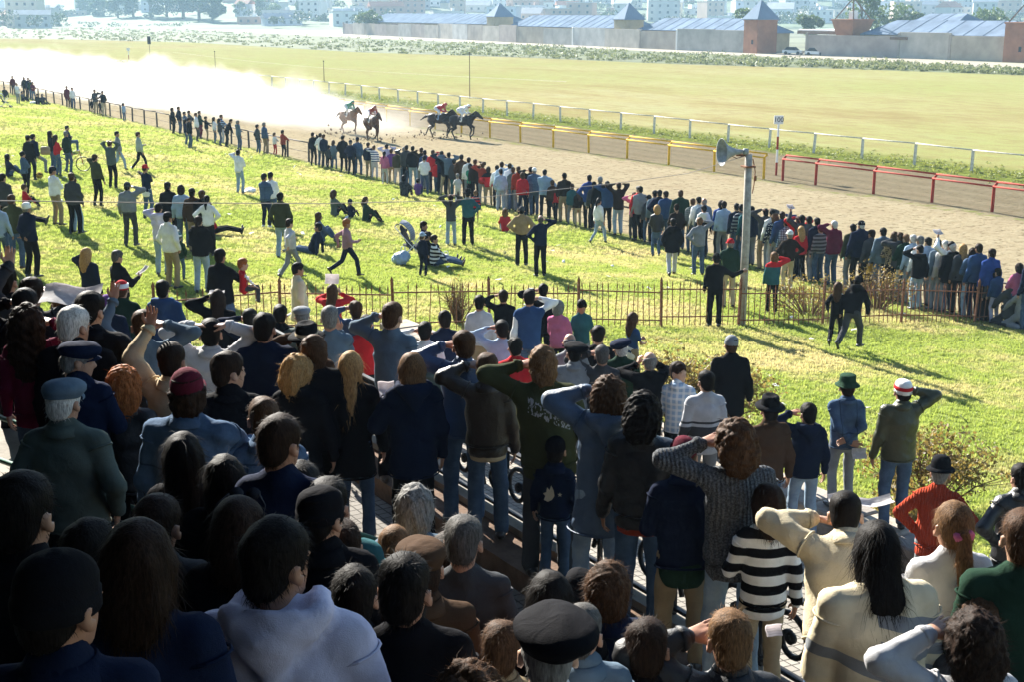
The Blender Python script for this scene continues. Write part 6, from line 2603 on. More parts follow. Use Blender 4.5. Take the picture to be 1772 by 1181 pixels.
# ------------------------------------------------------------------ horses and riders
def horse(px, py, D, coat, mane, silks, label, rlabel, rot, seed, silk2='white'):
    rr = random.Random(seed)
    rs = np.random.RandomState(seed)
    p = on_ground(px, py, z=0.0)
    root = empty("race_horse", (p[0], p[1], 0.0), rot)
    tag(root, label, "horse", "horses racing on the sand")
    cm = simple("coat_" + coat, {'dark': (0.022, 0.016, 0.014), 'bay': (0.09, 0.042, 0.022), 'chestnut': (0.17, 0.072, 0.03), 'blackbay': (0.03, 0.018, 0.014)}[coat], 0.45, 0.25, 5)
    mm = simple("mane_" + mane, {'black': (0.012, 0.01, 0.01), 'brown': (0.05, 0.025, 0.014)}[mane], 0.6, 0.3, 30)
    s = SDF()
    w = np.array([1.0, 0, 0])
    # faces +y; withers 1.6 m
    s.rc((0, -0.55, 1.22), (0, 0.0, 1.17), 0.30, 0.29, 0.1, w, 0.82)
    s.rc((0, 0.0, 1.17), (0, 0.5, 1.2), 0.29, 0.31, 0.1, w, 0.78)
    s.rc((0, -0.72, 1.25), (0, -0.5, 1.2), 0.24, 0.28, 0.1, w, 0.9)
    s.rc((0, 0.58, 1.28), (0, 1.15, 1.62), 0.2, 0.115, 0.1, w, 0.62)
    s.rc((0, 0.3, 1.42), (0, 0.75, 1.5), 0.12, 0.1, 0.1, w, 0.6)
    s.rc((0, 1.12, 1.68), (0, 1.52, 1.38), 0.115, 0.065, 0.06, w, 0.72)
    s.rc((0, 1.2, 1.56), (0, 1.34, 1.44), 0.1, 0.08, 0.05, w, 0.6)
    for sx in (1, -1):
        s.rc((sx * 0.05, 1.06, 1.77), (sx * 0.065, 1.07, 1.88), 0.028, 0.008, 0.02)
    ph = rr.choice([0, 1])
    front = [((0.13, 0.55, 1.0), (0.12, 0.95, 0.82), (0.12, 0.92, 0.42), (0.12, 0.78, 0.3)), ((-0.13, 0.5, 1.0), (-0.12, 0.62, 0.62), (-0.12, 0.5, 0.28), (-0.12, 0.55, 0.07))]
    hind = [((0.14, -0.66, 1.05), (0.13, -0.42, 0.72), (0.12, -0.72, 0.48), (0.12, -0.52, 0.09)), ((-0.14, -0.7, 1.05), (-0.13, -0.62, 0.72), (-0.12, -1.02, 0.58), (-0.12, -1.2, 0.25))]
    if ph:
        front = [tuple((-a, b, c) for a, b, c in L) for L in front]
        hind = [tuple((-a, b, c) for a, b, c in L) for L in hind]
    hooves = []
    for L in front:
        s.rc(L[0], L[1], 0.13, 0.065, 0.06)
        s.rc(L[1], L[2], 0.06, 0.042, 0.02)
        s.rc(L[2], L[3], 0.04, 0.045, 0.02)
        hooves.append((L[2], L[3]))
    for L in hind:
        s.rc(L[0], L[1], 0.2, 0.1, 0.08)
        s.rc(L[1], L[2], 0.085, 0.055, 0.03)
        s.rc(L[2], L[3], 0.05, 0.045, 0.02)
        hooves.append((L[2], L[3]))
    V, Q = s.mesh(0.032)
    link("body", new_mesh("body", V, Q), cm, root)
    for a, b in hooves:
        a, b = np.array(a), np.array(b)
        d = (b - a) / np.linalg.norm(b - a)
        h = SDF().rc(b, b + d * 0.06, 0.045, 0.058, 0.01)
        V, Q = h.mesh(0.025)
        link("hoof", new_mesh("hoof", V, Q), simple("hoof_horn", (0.03, 0.025, 0.02), 0.6), root)
    m = SDF()
    for t in np.linspace(0, 1, 7):
        b = np.array([0, 0.62 + 0.45 * t, 1.50 + 0.29 * t])
        m.rc(b, b + np.array([0.02, -0.13, 0.03 + 0.03 * rs.rand()]), 0.045, 0.012, 0.02)
    V, Q = m.mesh(0.025)
    link("mane", new_mesh("mane", V, Q), mm, root)
    tl = SDF()
    tl.rc((0, -0.9, 1.33), (0, -1.18, 1.28), 0.06, 0.085, 0.03)
    tl.rc((0, -1.18, 1.28), (0, -1.62, 1.02), 0.085, 0.02, 0.05)
    V, Q = tl.mesh(0.03)
    link("tail", new_mesh("tail", wrinkle(V, Q, rs, 0.015, 30), Q), mm, root)
    sd_ = SDF()
    sd_.rc((0, -0.15, 1.44), (0, 0.2, 1.44), 0.09, 0.09, 0.05, np.array([0, 0, 1.0]), 0.6)
    for sx in (1, -1):
        sd_.rc((sx * 0.12, 0.05, 1.42), (sx * 0.26, 0.05, 1.2), 0.1, 0.1, 0.05, np.array([sx * 1.0, 0, 0]), 0.4)
    V, Q = sd_.mesh(0.03)
    link("saddle_cloth", new_mesh("saddle_cloth", V, Q), cloth_mat(silk2), root)
    br = MB()
    br.tube([(0.07, 1.42, 1.42), (0.1, 0.95, 1.52), (0.12, 0.45, 1.68)], 0.012, 4)
    br.tube([(-0.07, 1.42, 1.42), (-0.1, 0.95, 1.52), (-0.12, 0.45, 1.68)], 0.012, 4)
    br.build("reins", black_paint, root)
    # rider crouched over the withers
    rd = empty("person", (p[0], p[1], 0.0), rot)
    tag(rd, rlabel, "person", "jockeys on the racing horses")
    b = SDF()
    b.rc((0, -0.22, 1.86), (0, 0.3, 2.0), 0.12, 0.12, 0.05, w, 1.0)
    b.el((0, 0.52, 2.08), (0.08, 0.1, 0.115), 0.03)
    b.rc((0, 0.35, 2.02), (0, 0.5, 2.06), 0.055, 0.05, 0.03)
    hd = []
    for sx in (1, -1):
        b.rc((sx * 0.15, 0.3, 1.98), (sx * 0.22, 0.3, 1.72), 0.045, 0.036, 0.03)
        b.rc((sx * 0.22, 0.3, 1.72), (sx * 0.09, 0.56, 1.66), 0.036, 0.03, 0.02)
        b.rc((sx * 0.09, 0.56, 1.66), (sx * 0.08, 0.64, 1.65), 0.035, 0.03, 0.02)
        b.rc((sx * 0.11, -0.22, 1.84), (sx * 0.24, 0.2, 1.62), 0.085, 0.065, 0.03)
        b.rc((sx * 0.24, 0.2, 1.62), (sx * 0.27, -0.12, 1.3), 0.06, 0.045, 0.03)
        b.rc((sx * 0.27, -0.12, 1.3), (sx * 0.27, 0.04, 1.26), 0.042, 0.035, 0.02)
    V, Q = b.mesh(0.024)
    link("body", new_mesh("body", V, Q), skin_mat(0), rd)
    j = SDF()
    j.rc((0, -0.2, 1.87), (0, 0.3, 2.0), 0.145, 0.15, 0.05)
    for sx in (1, -1):
        j.rc((sx * 0.15, 0.28, 1.99), (sx * 0.23, 0.3, 1.72), 0.065, 0.055, 0.03)
        j.rc((sx * 0.23, 0.3, 1.72), (sx * 0.11, 0.53, 1.66), 0.052, 0.04, 0.02)
    V, Q = j.mesh(0.026)
    link("silks", new_mesh("silks", V, Q), cloth_mat(silks, 'nylon'), rd)
    t = SDF()
    t.rc((-0.08, -0.22, 1.84), (0.08, -0.22, 1.84), 0.14, 0.14, 0.05)
    for sx in (1, -1):
        t.rc((sx * 0.11, -0.22, 1.84), (sx * 0.24, 0.2, 1.62), 0.105, 0.08, 0.03)
        t.rc((sx * 0.24, 0.2, 1.62), (sx * 0.26, 0.05, 1.48), 0.075, 0.06, 0.03)
    V, Q = t.mesh(0.026)
    link("breeches", new_mesh("breeches", V, Q), cloth_mat('white'), rd)
    for sx in (1, -1):
        t = SDF()
        t.rc((sx * 0.255, 0.1, 1.54), (sx * 0.27, -0.12, 1.3), 0.066, 0.052, 0.02)
        t.rc((sx * 0.27, -0.12, 1.28), (sx * 0.27, 0.06, 1.25), 0.05, 0.042, 0.02)
        V, Q = t.mesh(0.024)
        link("boot", new_mesh("boot", V, Q), cloth_mat('black', 'leather'), rd)
    hl = SDF()
    hl.el((0, 0.5, 2.12), (0.105, 0.13, 0.11), 0.02)
    hl.el((0, 0.61, 2.13), (0.07, 0.06, 0.02), 0.02)
    hl.cut((0, 0.52, 2.07), (0, 0.35, -1))
    V, Q = hl.mesh(0.02)
    link("helmet", new_mesh("helmet", V, Q), cloth_mat(silks, 'nylon'), rd)
    # kicked-up clods of sand
    return root


RUN = math.radians(-148) + math.pi / 2 + math.radians(10)


def heading(deg):
    return math.radians(deg) - math.pi / 2


horse(800, 241, 84, 'dark', 'black', 'white', "black racehorse leading along the yellow rail at full gallop", "jockey in white silks on the leading black horse", heading(-30), 1, 'white')
horse(761, 237, 85, 'blackbay', 'black', 'red', "dark bay racehorse galloping second, just behind the leading horse", "jockey in red silks on the second dark bay horse", heading(-36), 2, 'lightblue')
horse(645, 243, 83, 'bay', 'black', 'rust', "bay racehorse galloping third, nearest to the lawn crowd", "jockey in rust silks crouched on the third bay horse", heading(-62), 3, 'white')
horse(605, 231, 88, 'chestnut', 'brown', 'jade', "chestnut racehorse galloping last out of the dust", "jockey in green silks on the last chestnut horse", heading(-50), 4, 'white')


def clods():
    rs = np.random.RandomState(6)
    V, F = [], []
    off = 0
    for (px, py) in [(770, 240), (740, 238), (625, 243), (590, 233), (655, 247)]:
        c = on_ground(px, py, z=0.0)
        for i in range(34):
            q = c + np.array([rs.normal() * 0.9, rs.normal() * 0.7, abs(rs.normal()) * 0.22])
            r = rs.uniform(0.02, 0.085)
            O = np.array([[1, 0, 0], [-1, 0, 0], [0, 1, 0], [0, -1, 0], [0, 0, 1], [0, 0, -1]]) * r * rs.uniform(0.6, 1.2, (6, 1))
            V.append(q + O)
            F += [tuple(off + k for k in f) for f in ((0, 2, 4), (2, 1, 4), (1, 3, 4), (3, 0, 4), (2, 0, 5), (1, 2, 5), (3, 1, 5), (0, 3, 5))]
            off += 6
    o = link("sand_clods", new_mesh("sand_clods", np.concatenate(V), F, False), simple("clod", (0.2, 0.14, 0.09), 0.95))
    tag(o, "clods of sand kicked up by the galloping hooves", "sand clods", kind="stuff")


clods()

# ------------------------------------------------------------------ spectators on the lawn and along the rail
GR, GL, GS = "spectators along the trackside rail", "spectators on the lawn", "spectators on the grandstand"


def Rl(*a, **k):
    return person(*a, group=GR, **k)


def Lw(*a, **k):
    return person(*a, group=GL, **k)


def St(*a, **k):
    if 'D' in k and k['D'] < 10.5 and a[0] < 1200:
        k['D'] *= 1.1 if k['D'] < 6.5 else 1.05
    return person(*a, group=GS, **k)


# far left end of the rail
Rl(21, 131, 'maroon jacket', 'black', 'short darkbrown', 'dd', "person in maroon jacket standing leftmost at the far rail")
Rl(28.5, 143.5, 'white shirt', 'grey', 'short brown', 'dc', "person in white shirt in front of man in maroon, far left")
Rl(41, 132, 'black jacket', 'black', 'long black', 'dd', "person in black jacket with long hair, far left group", fem=True)
Rl(48, 130.5, 'navy jacket', 'black', 'short brown', 'dd', "person in navy jacket at back of far left group")
Rl(52, 137, 'darkgreen jacket', 'jeans jeans', 'short black', 'dd', "person in dark green jacket and jeans, far left group")
Rl(56, 141, 'burgundy sweater', 'jeans jeans', 'bob darkbrown', 'cc', "person in burgundy sweater at right of far left group", fem=True)
Rl(7, 150, 'black jacket', 'black', 'short black', 'nn', "person seated in black beside pushchair at far left edge", legs='sit')
Rl(38, 157.5, 'darkgrey jacket', 'black', 'short black', 'nn', "person sitting on grass in dark grey below far left group", legs='sit', yaw=30)
Rl(64, 162, 'black sweater', 'black', 'short black', 'nn', "left of two people in black sitting right of far group", legs='sit')
Rl(73, 162, 'darkgrey coat', 'black', 'bob black', 'nn', "right of two dark figures sitting right of far group", legs='sitflat')
Rl(115, 148.5, 'maroon coat', 'black', 'short darkbrown', 'pd', "person in maroon coat at rail beside white shirted man")
Rl(124.5, 151, 'white shirt', 'jeans jeans', 'short darkbrown', 'dd', "person in white shirt and jeans beside maroon coat at rail")
Rl(163, 148.5, 'darkgrey jacket', 'khaki', 'short brown', 'wf', "person in dark grey jacket and khaki trousers raising hands at rail")
Rl(158, 170, 'black jacket', 'black', 'short black', 'dd', "small child in black beside adults in khaki at far rail", H=1.15)
Rl(177, 155.5, 'black sweater', 'beige', 'short darkbrown', 'fo', "person in black top and beige trousers with arm stretched out")
Rl(172.5, 173, 'black jacket', 'black', 'short black', 'dd', "small child in black behind beige trousered adult", H=1.1)
Rl(213, 178, 'lightblue jacket', 'denim jeans', 'wavy darkbrown', 'dr', "child in light blue jacket leaning alone on the rail", H=1.35)
Rl(298, 186, 'black coat', 'black', 'wavy darkbrown', 'dd', "person in long black coat, left end of the middle rail group")
Rl(309, 184, 'navy jacket', 'jeans jeans', 'short brown', 'pp', "tall person in navy jacket beside the long black coat")
Rl(319, 193, 'denim jacket', 'jeans jeans', 'short black', 'rd', "person in blue denim jacket behind the girl in navy", H=1.6)
Rl(327, 191, 'darkgrey jacket', 'black', 'short brown', 'rr', "person in dark grey jacket behind the man in black", H=1.65)
Lw(320, 206, 'navy jacket', 'denim jeans', 'bob black', 'cd', "girl in navy jacket and jeans close to man in black", H=1.5, fem=True)
Lw(326.5, 203.5, 'black jacket', 'jeans jeans', 'short darkbrown', 'fd', "man in black jacket and jeans in front of rail group")
Rl(339, 195, 'white jacket', 'darkgrey', 'short brown', 'dd', "person in white jacket half hidden behind green jacket")
Rl(345, 191.5, 'darkgreen jacket', 'burgundy', 'short brown', 'dr', "person in dark green jacket and burgundy trousers at rail")
Rl(356, 201, 'black jacket', 'khaki', 'short black', 'rr', "boy in black jacket and khaki trousers by rail post", H=1.5)
Rl(370, 202, 'white sweater', 'denim jeans', 'long darkbrown', 'rd', "woman in white sweater and jeans leaning at rail", fem=True, H=1.62)
Rl(379, 204.5, 'darkgrey jacket', 'jeans jeans', 'bob black', 'rr', "person in dark grey jacket right of white sweater woman", H=1.6)
Rl(383, 198, 'lightblue stripes navy sweater', 'lightgrey', 'short brown', 'rr', "person in blue striped sweater at the rail")
Rl(401, 207, 'black jacket', 'black', 'short darkbrown', 'rr', "person in black bending forward over the rail", lean=28)
Rl(411.5, 208, 'bluegrey hoodie', 'jeans jeans', 'short grey', 'rd', "person in blue grey hooded top right of bending figure")
Rl(445, 215, 'darkgrey jacket', 'jeans jeans', 'short darkbrown', 'pd', "person in dark grey jacket beside big denim jacket", H=1.66)
Rl(457, 211.5, 'denim jacket', 'khaki', 'short grey', 'cd', "grey haired person in denim jacket and khaki trousers", wide=1.15)
Rl(474.5, 229, 'white sweater', 'red', 'short brown', 'rr', "small child in white top and red trousers at rail", H=1.2)
Rl(489, 224.5, 'rust jacket', 'black', 'short darkbrown', 'rr', "person in rust red jacket resting an arm on rail", H=1.5)
# start of the dense crowd
Rl(541, 229, 'black jacket', 'black', 'short darkbrown', 'ds', "person in black shading eyes, left end of dense crowd")
Rl(554, 230, 'white shirt', 'jeans jeans', 'short darkbrown', 'pp', "person in bright white shirt and jeans, left end of crowd")
Rl(560, 232, 'navy jacket', 'darkgrey', 'short brown', 'dd', "person in navy hidden behind white shirted man")
Rl(577, 242, 'bluegrey jacket', 'jeans jeans', 'bob brown', 'ff', "girl in blue grey jacket right of white shirt", H=1.45)
Rl(569, 251, 'darkgrey jacket', 'black', 'short black', 'nd', "child in dark grey crouching by blue grey girl", H=1.2)
Rl(593, 234, 'black coat', 'black', 'short black', 'pp', "tall person in black coat behind capped man in navy")
Lw(606.6, 242, 'navy jacket', 'black', 'short grey', 'pp', "capped man in navy jacket and black trousers standing apart", hat='cap navy')
Rl(618.5, 237, 'denim jacket', 'jeans jeans', 'short brown', 'fd', "capped person in denim jacket right of navy man", hat='cap navy')
Rl(637, 246, 'navy jacket', 'khaki', 'short darkbrown', 'dd', "person in navy jacket and khaki trousers beside striped child")
Rl(647, 248, 'blue stripes white sweater', 'lightgrey', 'short brown', 'sd', "child in blue and white striped sweater", H=1.45)
Lw(665, 261, 'pink jacket', 'lightgrey', 'pony black', 'fd', "girl in pink jacket with black ponytail and pale jeans", H=1.55, fem=True)
Rl(669, 249, 'lavender jacket', 'khaki', 'short black', 'ss', "person in lavender jacket behind girl in pink", H=1.66)
Rl(677, 257, 'purple jacket', 'khaki', 'short brown', 'ds', "person in purple jacket right of girl in pink", H=1.6)
Rl(687, 259, 'olive jacket', 'lightgrey', 'short darkbrown', 'dd', "person in olive jacket between purple and black jackets", H=1.62)
Rl(699, 254, 'black leather jacket', 'jeans jeans', 'short grey', 'sd', "grey haired person in black leather jacket, left arm raised")
Rl(703.5, 250.6, 'darkgrey jacket', 'black', 'short black', 'dd', "person in dark grey behind black leather jacket")
Rl(714, 250.6, 'black jacket', 'paleblue jeans', 'short black', 'dd', "person in black jacket and pale jeans right of leather jacket")
Rl(729, 255, 'darkbrown jacket', 'grey', 'short brown', 'sd', "person in dark brown jacket behind white sweater man")
Rl(735, 259, 'blue jacket', 'grey', 'short black', 'dd', "person in blue jacket behind white sweater man", H=1.66)
Lw(734, 269, 'white sweater', 'jeans jeans', 'short black', 'ff', "man in cream white sweater and blue jeans on lawn edge")
Rl(749, 259, 'red jacket', 'navy', 'short brown', 'ds', "person in red jacket shading eyes behind white sweater")
Rl(756, 270, 'red hoodie', 'jeans jeans', 'short black', 'dd', "child in red hooded top beside red jacket adult", H=1.35)
Rl(764, 257, 'navy jacket', 'black', 'short black', 'sd', "person in navy shading eyes, left of two raised arms")
Rl(776.5, 256, 'bluegrey jacket', 'black', 'short black', 'ss', "person in blue grey with both hands up to eyes")
Lw(770, 270, 'black jacket', 'beige', 'short black', 'ss', "man in black jacket and beige trousers, elbows wide", legs='wide')
Rl(786, 275, 'darkgrey jacket', 'teal', 'short black', 'dd', "person in dark grey jacket right of elbows wide man", H=1.6)
Rl(798.5, 263, 'brown coat', 'brown', 'short black', 'pp', "tall person in brown coat beside white jacket")
Rl(811, 270, 'white jacket', 'grey', 'short darkbrown', 'dd', "person in white jacket behind green jacket woman", H=1.66)
Rl(822, 275, 'darkbrown jacket', 'black', 'short brown', 'ds', "person in dark brown jacket behind green jacket woman")
Lw(814, 283, 'jade jacket', 'black', 'wavy black', 'cc', "woman in bright green jacket and black trousers", fem=True, H=1.6)
Rl(835, 281, 'rust jacket', 'grey', 'short brown', 'sd', "person in rust jacket right of bright green jacket", H=1.6)
Lw(792, 300, 'lightgrey jacket', 'lightgrey', 'short grey', 'nn', "child in pale grey jacket standing before green jacket woman", H=1.25)
Lw(699, 303, 'darkgrey camo black jacket', 'black', 'wavy black', 'nn', "person in dark patterned top sitting behind white sweater man", legs='sit', yaw=-20)
Lw(723, 309, 'purple sweater', 'jeans jeans', 'short black', 'nn', "small child in purple sitting behind white sweater man", legs='sit', H=1.35)
Lw(845, 288, 'red yoke black jacket', 'khaki', 'wavy black', 'hd', "person in red and black top, left hand on hip", H=1.62)
Rl(860, 286, 'white jacket', 'black', 'short black', 'dd', "person in white jacket beside red and black top", hat='cap black')
Rl(868, 275, 'lightblue shirt', 'grey', 'short darkbrown', 'ds', "tall person in light blue shirt at back of crowd")
Rl(882, 281, 'white shirt', 'grey', 'short darkbrown', 'dd', "person in white shirt leaning behind pale blue jacket", lean=10)
Lw(866.5, 292, 'lightblue jacket', 'paleblue jeans', 'short black', 'pd', "man in light blue jacket and pale jeans, seen from behind")
Rl(888, 289, 'greygreen jacket', 'jeans jeans', 'short brown', 'dd', "person in grey green jacket left of red jacket woman")
Rl(897, 287, 'rust jacket', 'grey', 'short brown', 'dd', "person in rust jacket behind red jacket woman", H=1.66)
Lw(904, 298, 'red jacket', 'navy', 'wavy brown', 'dd', "woman in red jacket and navy trousers among pale blue jackets", fem=True)
Rl(918, 282, 'black jacket', 'black', 'short black', 'sd', "person in black shading eyes behind big denim jacket")
Lw(924.5, 289.5, 'denim jacket', 'jeans jeans', 'short grey', 'dd', "big man in denim jacket and white cap among the crowd", hat='cap white', wide=1.15)
Lw(943, 292, 'paleblue jacket', 'black', 'short black', 'ch', "big man in pale blue jacket and black trousers", wide=1.15, yaw=-15)
Rl(956, 300, 'brown jacket', 'black', 'short brown', 'dd', "boy in brown jacket right of big pale blue jacket", H=1.4)
Rl(968, 307, 'red sweater', 'black', 'short black', 'dd', "child in red half hidden left of dark maroon jacket", H=1.3)
Lw(976.5, 299, 'darkbrown bomber', 'khaki', 'short black', 'pp', "man in dark brown bomber jacket and khaki trousers", hat='cap black')
Rl(990, 312, 'teal jacket', 'grey', 'short brown', 'dd', "boy in teal jacket right of brown bomber jacket", H=1.4)
Rl(1001, 325, 'darkbrown jacket', 'beige', 'long brown', 'dd', "girl with long hair left of royal blue jacket", H=1.3, fem=True)
Lw(1020, 299, 'royal jacket', 'black', 'short black', 'hd', "man in royal blue jacket and black trousers", H=1.8, under='grey')
Rl(1028, 304, 'darkgrey jacket', 'black', 'short black', 'dd', "boy half hidden right of royal blue jacket", H=1.6)
Lw(1038.5, 301.5, 'black jacket', 'jeans jeans', 'short grey', 'df', "grey capped man in black jacket beside royal blue jacket", hat='cap grey', H=1.8)
Rl(1051, 312, 'blue jacket', 'black', 'short black', 'sd', "person in blue jacket right of grey capped man", H=1.7)
Lw(1071, 309, 'darkbrown jacket', 'paleblue jeans', 'short black', 'HH', "man in dark brown jacket with both hands on head")
Lw(1037, 342, 'white sweater', 'paleblue jeans', 'pony black', 'dd', "girl in white sweater walking alone across the lawn", legs='walk', H=1.6, fem=True, face=-50)
# lawn, middle
Lw(780, 335.5, 'darkgrey jacket', 'paleblue jeans', 'pony darkbrown', 'HH', "woman in dark grey jacket with hands on head, pale jeans", fem=True, H=1.62)
Lw(809, 329, 'teal sweater', 'black', 'short black', 'oh', "man in dark teal sweater and black hat, hand on hip", hat='brim black', H=1.74, lean=6)
Lw(823, 329, 'navy stripes red jacket', 'navy', 'short lightbrown', 'dd', "child in navy and red jacket right of teal sweater man", H=1.2)
Lw(874, 361.5, 'red yoke teal sweater', 'lightblue', 'curly lightbrown', 'nn', "curly haired child sitting on grass left of two men", legs='sit', H=1.5)
Lw(903, 357, 'tan bomber', 'black', 'short black', 'hh', "man in tan jacket and cap, left of standing pair", hat='cap darkgrey')
Lw(935.5, 371.5, 'navy sweater', 'black', 'bald darkgrey', 'hs', "balding man in navy shading eyes, right of standing pair", H=1.7)
Lw(578, 329, 'greygreen jacket', 'black', 'curly brown', 'nn', "woman sitting on grass, leftmost of seated three", legs='sit', face=-60, fem=True)
Lw(606, 345.5, 'navy jacket', 'navy', 'short black', 'nn', "capped child sitting between two seated women", legs='sit', H=1.2, hat='cap navy', face=-40)
Lw(633, 339.5, 'darkgreen coat', 'black', 'pony brown', 'nn', "woman in dark green coat sitting, rightmost of seated three", legs='sit', face=-70, fem=True)
Lw(552, 366.5, 'denim jacket', 'jeans jeans', 'long brown', 'nn', "woman with long brown hair in denim sitting on grass", legs='sit', face=-70, fem=True)
Lw(540, 384, 'navy sweater', 'jeans jeans', 'short black', 'tt', "person lying back in jeans left of denim woman", legs='sitback', face=75)
Lw(600, 380, 'mauve sweater', 'navy', 'short ginger', 'gg', "boy in mauve sweater running to the right", legs='run', H=1.52, face=-68, shoes='brown')
Lw(501, 379, 'lightgrey sweater', 'grey', 'short darkbrown', 'GG', "boy in pale grey top walking across lawn", legs='walk', H=1.5, face=-50)
Lw(485, 333, 'olive jacket', 'paleblue jeans', 'short black', 'pp', "man in dark olive jacket behind the pale grey boy", H=1.8, yaw=-15)
Lw(457, 300, 'denim jacket', 'navy', 'short black', 'cc', "man in denim jacket and white shoes, left of pair", yaw=-25, shoes='white')
Lw(468, 297.5, 'white sweater', 'jeans jeans', 'short black', 'dc', "man in white sweater behind the denim jacket man", yaw=-15)
Lw(412, 259, 'white jacket', 'paleblue jeans', 'short black', 'sf', "man in white jacket and pale jeans alone on lawn", yaw=-15)
Lw(734, 385, 'navy band white jacket', 'navy', 'short darkbrown', 'nn', "woman in navy and white jacket crouching behind pushchair", legs='crouch', face=-100, fem=True)
Lw(731, 401.5, 'navy sweater', 'navy', 'short brown', 'dd', "small boy in navy tracksuit beside the pushchair", H=1.15, hat='cap lightblue', yaw=-30)
Lw(741, 401, 'black sweater', 'jeans jeans', 'short black', 'nn', "man in black sitting on grass behind small boy", legs='sitflat', face=-75)
Lw(752, 407, 'white stripes black sweater', 'jeans jeans', 'short darkbrown', 'nn', "boy in striped top sitting with black boots stretched out", legs='sitflat', face=-80, H=1.6)
# lawn, left
Lw(48, 233.5, 'black jacket', 'black', 'short black', 'dd', "person in black behind man with foot on ball")
Lw(57, 231.5, 'navy jacket', 'grey', 'short black', 'pp', "man in navy jacket and grey jeans, foot on yellow ball", legs='step', yaw=-10)
Lw(86.6, 226, 'black sweater', 'jeans jeans', 'long black', 'cd', "woman with long black hair carrying a brown bag", fem=True, yaw=-20)
Lw(96, 233, 'red sweater', 'denim jeans', 'longwave darkbrown', 'cc', "woman in red sweater between black top and green top", fem=True, H=1.64, yaw=-20)
Lw(114, 226.5, 'darkgreen jacket', 'jeans jeans', 'short grey', 'dd', "grey haired man in dark green jacket and jeans", wide=1.08, yaw=-10)
Lw(116, 217, 'navy jacket', 'jeans jeans', 'short black', 'cc', "man in navy seated on a bicycle behind green jacket", legs='chair', face=-70)
Lw(13, 265.5, 'navy jacket', 'denim jeans', 'long black', 'nn', "woman with long black hair sitting on grass, left", legs='sit', face=-60, fem=True)
Lw(39, 261, 'denim jacket', 'black', 'bun black', 'cc', "girl in denim jacket and black trousers near the ball", H=1.5, fem=True, yaw=-25)
Lw(202.5, 227, 'grey jacket', 'paleblue jeans', 'short black', 'dd', "man in grey jacket walking behind hands on head man", legs='walk', face=-70)
Lw(239, 228, 'palegreen jacket', 'black', 'short brown', 'fd', "man in pale green jacket and black trousers walking", legs='walk', face=-65)
Lw(190, 243, 'greygreen jacket', 'black', 'short brown', 'HH', "man in grey green jacket with both hands on head", H=1.8)
Lw(164, 267, 'olive bomber', 'black', 'short black', 'sd', "man in olive bomber jacket and black trousers shading eyes", hat='cap brown', yaw=-15)
Lw(91, 288, 'white sweater', 'khaki', 'short black', 'cc', "man in white sweater and khaki trousers, arms folded", yaw=-25)
Lw(126.5, 304, 'olive sweater', 'paleblue jeans', 'long brown', 'cc', "woman with long brown hair and flared pale jeans", fem=True, H=1.62, yaw=-25)
Lw(123.5, 299, 'darkgrey jacket', 'black', 'short brown', 'dd', "person in dark grey hidden behind long brown hair woman")
Lw(251, 284.5, 'navy tshirt', 'denim jeans', 'short darkbrown', 'sf', "man in navy t shirt with white band, shading eyes", hat='cap red', under='white', yaw=-20)
Lw(220, 315, 'grey bomber', 'darkgrey', 'short black', 'ds', "big man in grey bomber jacket shading eyes, dark trousers", hat='cap darkgrey', wide=1.1)
Lw(290, 314.5, 'black jacket', 'black', 'short black', 'dd', "person in black jacket left of pale blue jacket", H=1.75)
Lw(313, 320, 'lightblue jacket', 'jeans jeans', 'wavy darkbrown', 'dd', "person in light blue jacket and jeans in lawn group")
Lw(332, 325.5, 'brown jacket', 'khaki', 'short black', 'dd', "person in brown jacket and khaki trousers in lawn group")
Lw(349, 329, 'black jacket', 'black', 'short brown', 'dd', "person in black behind white topped woman")
Lw(357.5, 337, 'white sweater', 'black', 'pony black', 'hh', "woman in white sweater with hands on hips, ponytail", fem=True, H=1.64)
Lw(274, 352, 'lavender hoodie', 'paleblue jeans', 'short black', 'sd', "person in pale lavender hooded top and jeans")
Lw(290.5, 367, 'white jacket', 'khaki', 'short black', 'pp', "man in white jacket and khaki trousers, seen from behind", H=1.74, yaw=-20)
Lw(308.6, 403, 'darkgreen jacket', 'jeans jeans', 'short brown', 'pp', "small child in green bobble hat beside white jacket man", H=1.12, hat='beanie teal white pompom')
Lw(343.6, 373, 'black jacket', 'paleblue jeans', 'pony darkbrown', 'ff', "person in black jacket and very pale jeans", H=1.74, hood=True)
F_ = Lw(381, 430.5, 'black jacket', 'jeans jeans', 'short black', 'dx', "man in black jacket carrying a child in red", H=1.74, yaw=-30)
Lw(401, 437, 'red vest', 'darkgrey', 'short ginger', 'nn', "child in red vest carried by man in black", H=0.98, legs='chair', loc=tuple(F_['base'] + np.array([0.34, 0.06, 0.83])), face=-70, sleeve='white')
Lw(19.5, 337, 'olive jacket', 'jeans jeans', 'short brown', 'pp', "man in olive jacket and jeans, leftmost standing pair", H=1.76)
Lw(46, 349.5, 'navy jacket', 'black', 'short grey', 'bb', "man in navy jacket and white cap, hands behind back", hat='beanie white', H=1.74, yaw=-15)
Lw(4, 300, 'darkgrey jacket', 'black', 'short black', 'dd', "person in dark grey jacket at left edge of lawn")
Lw(-6, 345, 'lightblue shirt', 'jeans jeans', 'short black', 'dd', "person in light blue shirt cut by left edge", H=1.7)
Lw(42, 319, 'red sweater', 'black', 'short brown', 'nn', "child in red sitting on grass at left", legs='sit', face=-60, H=1.4)
Lw(24, 334, 'black jacket', 'black', 'short black', 'tt', "person in black lying with legs stretched out, left", legs='sitback', face=-75)
Lw(366, 352, 'red sweater', 'black', 'short brown', 'tt', "person in red lying on grass with black boots", legs='sitback', face=-80, shoes='black')
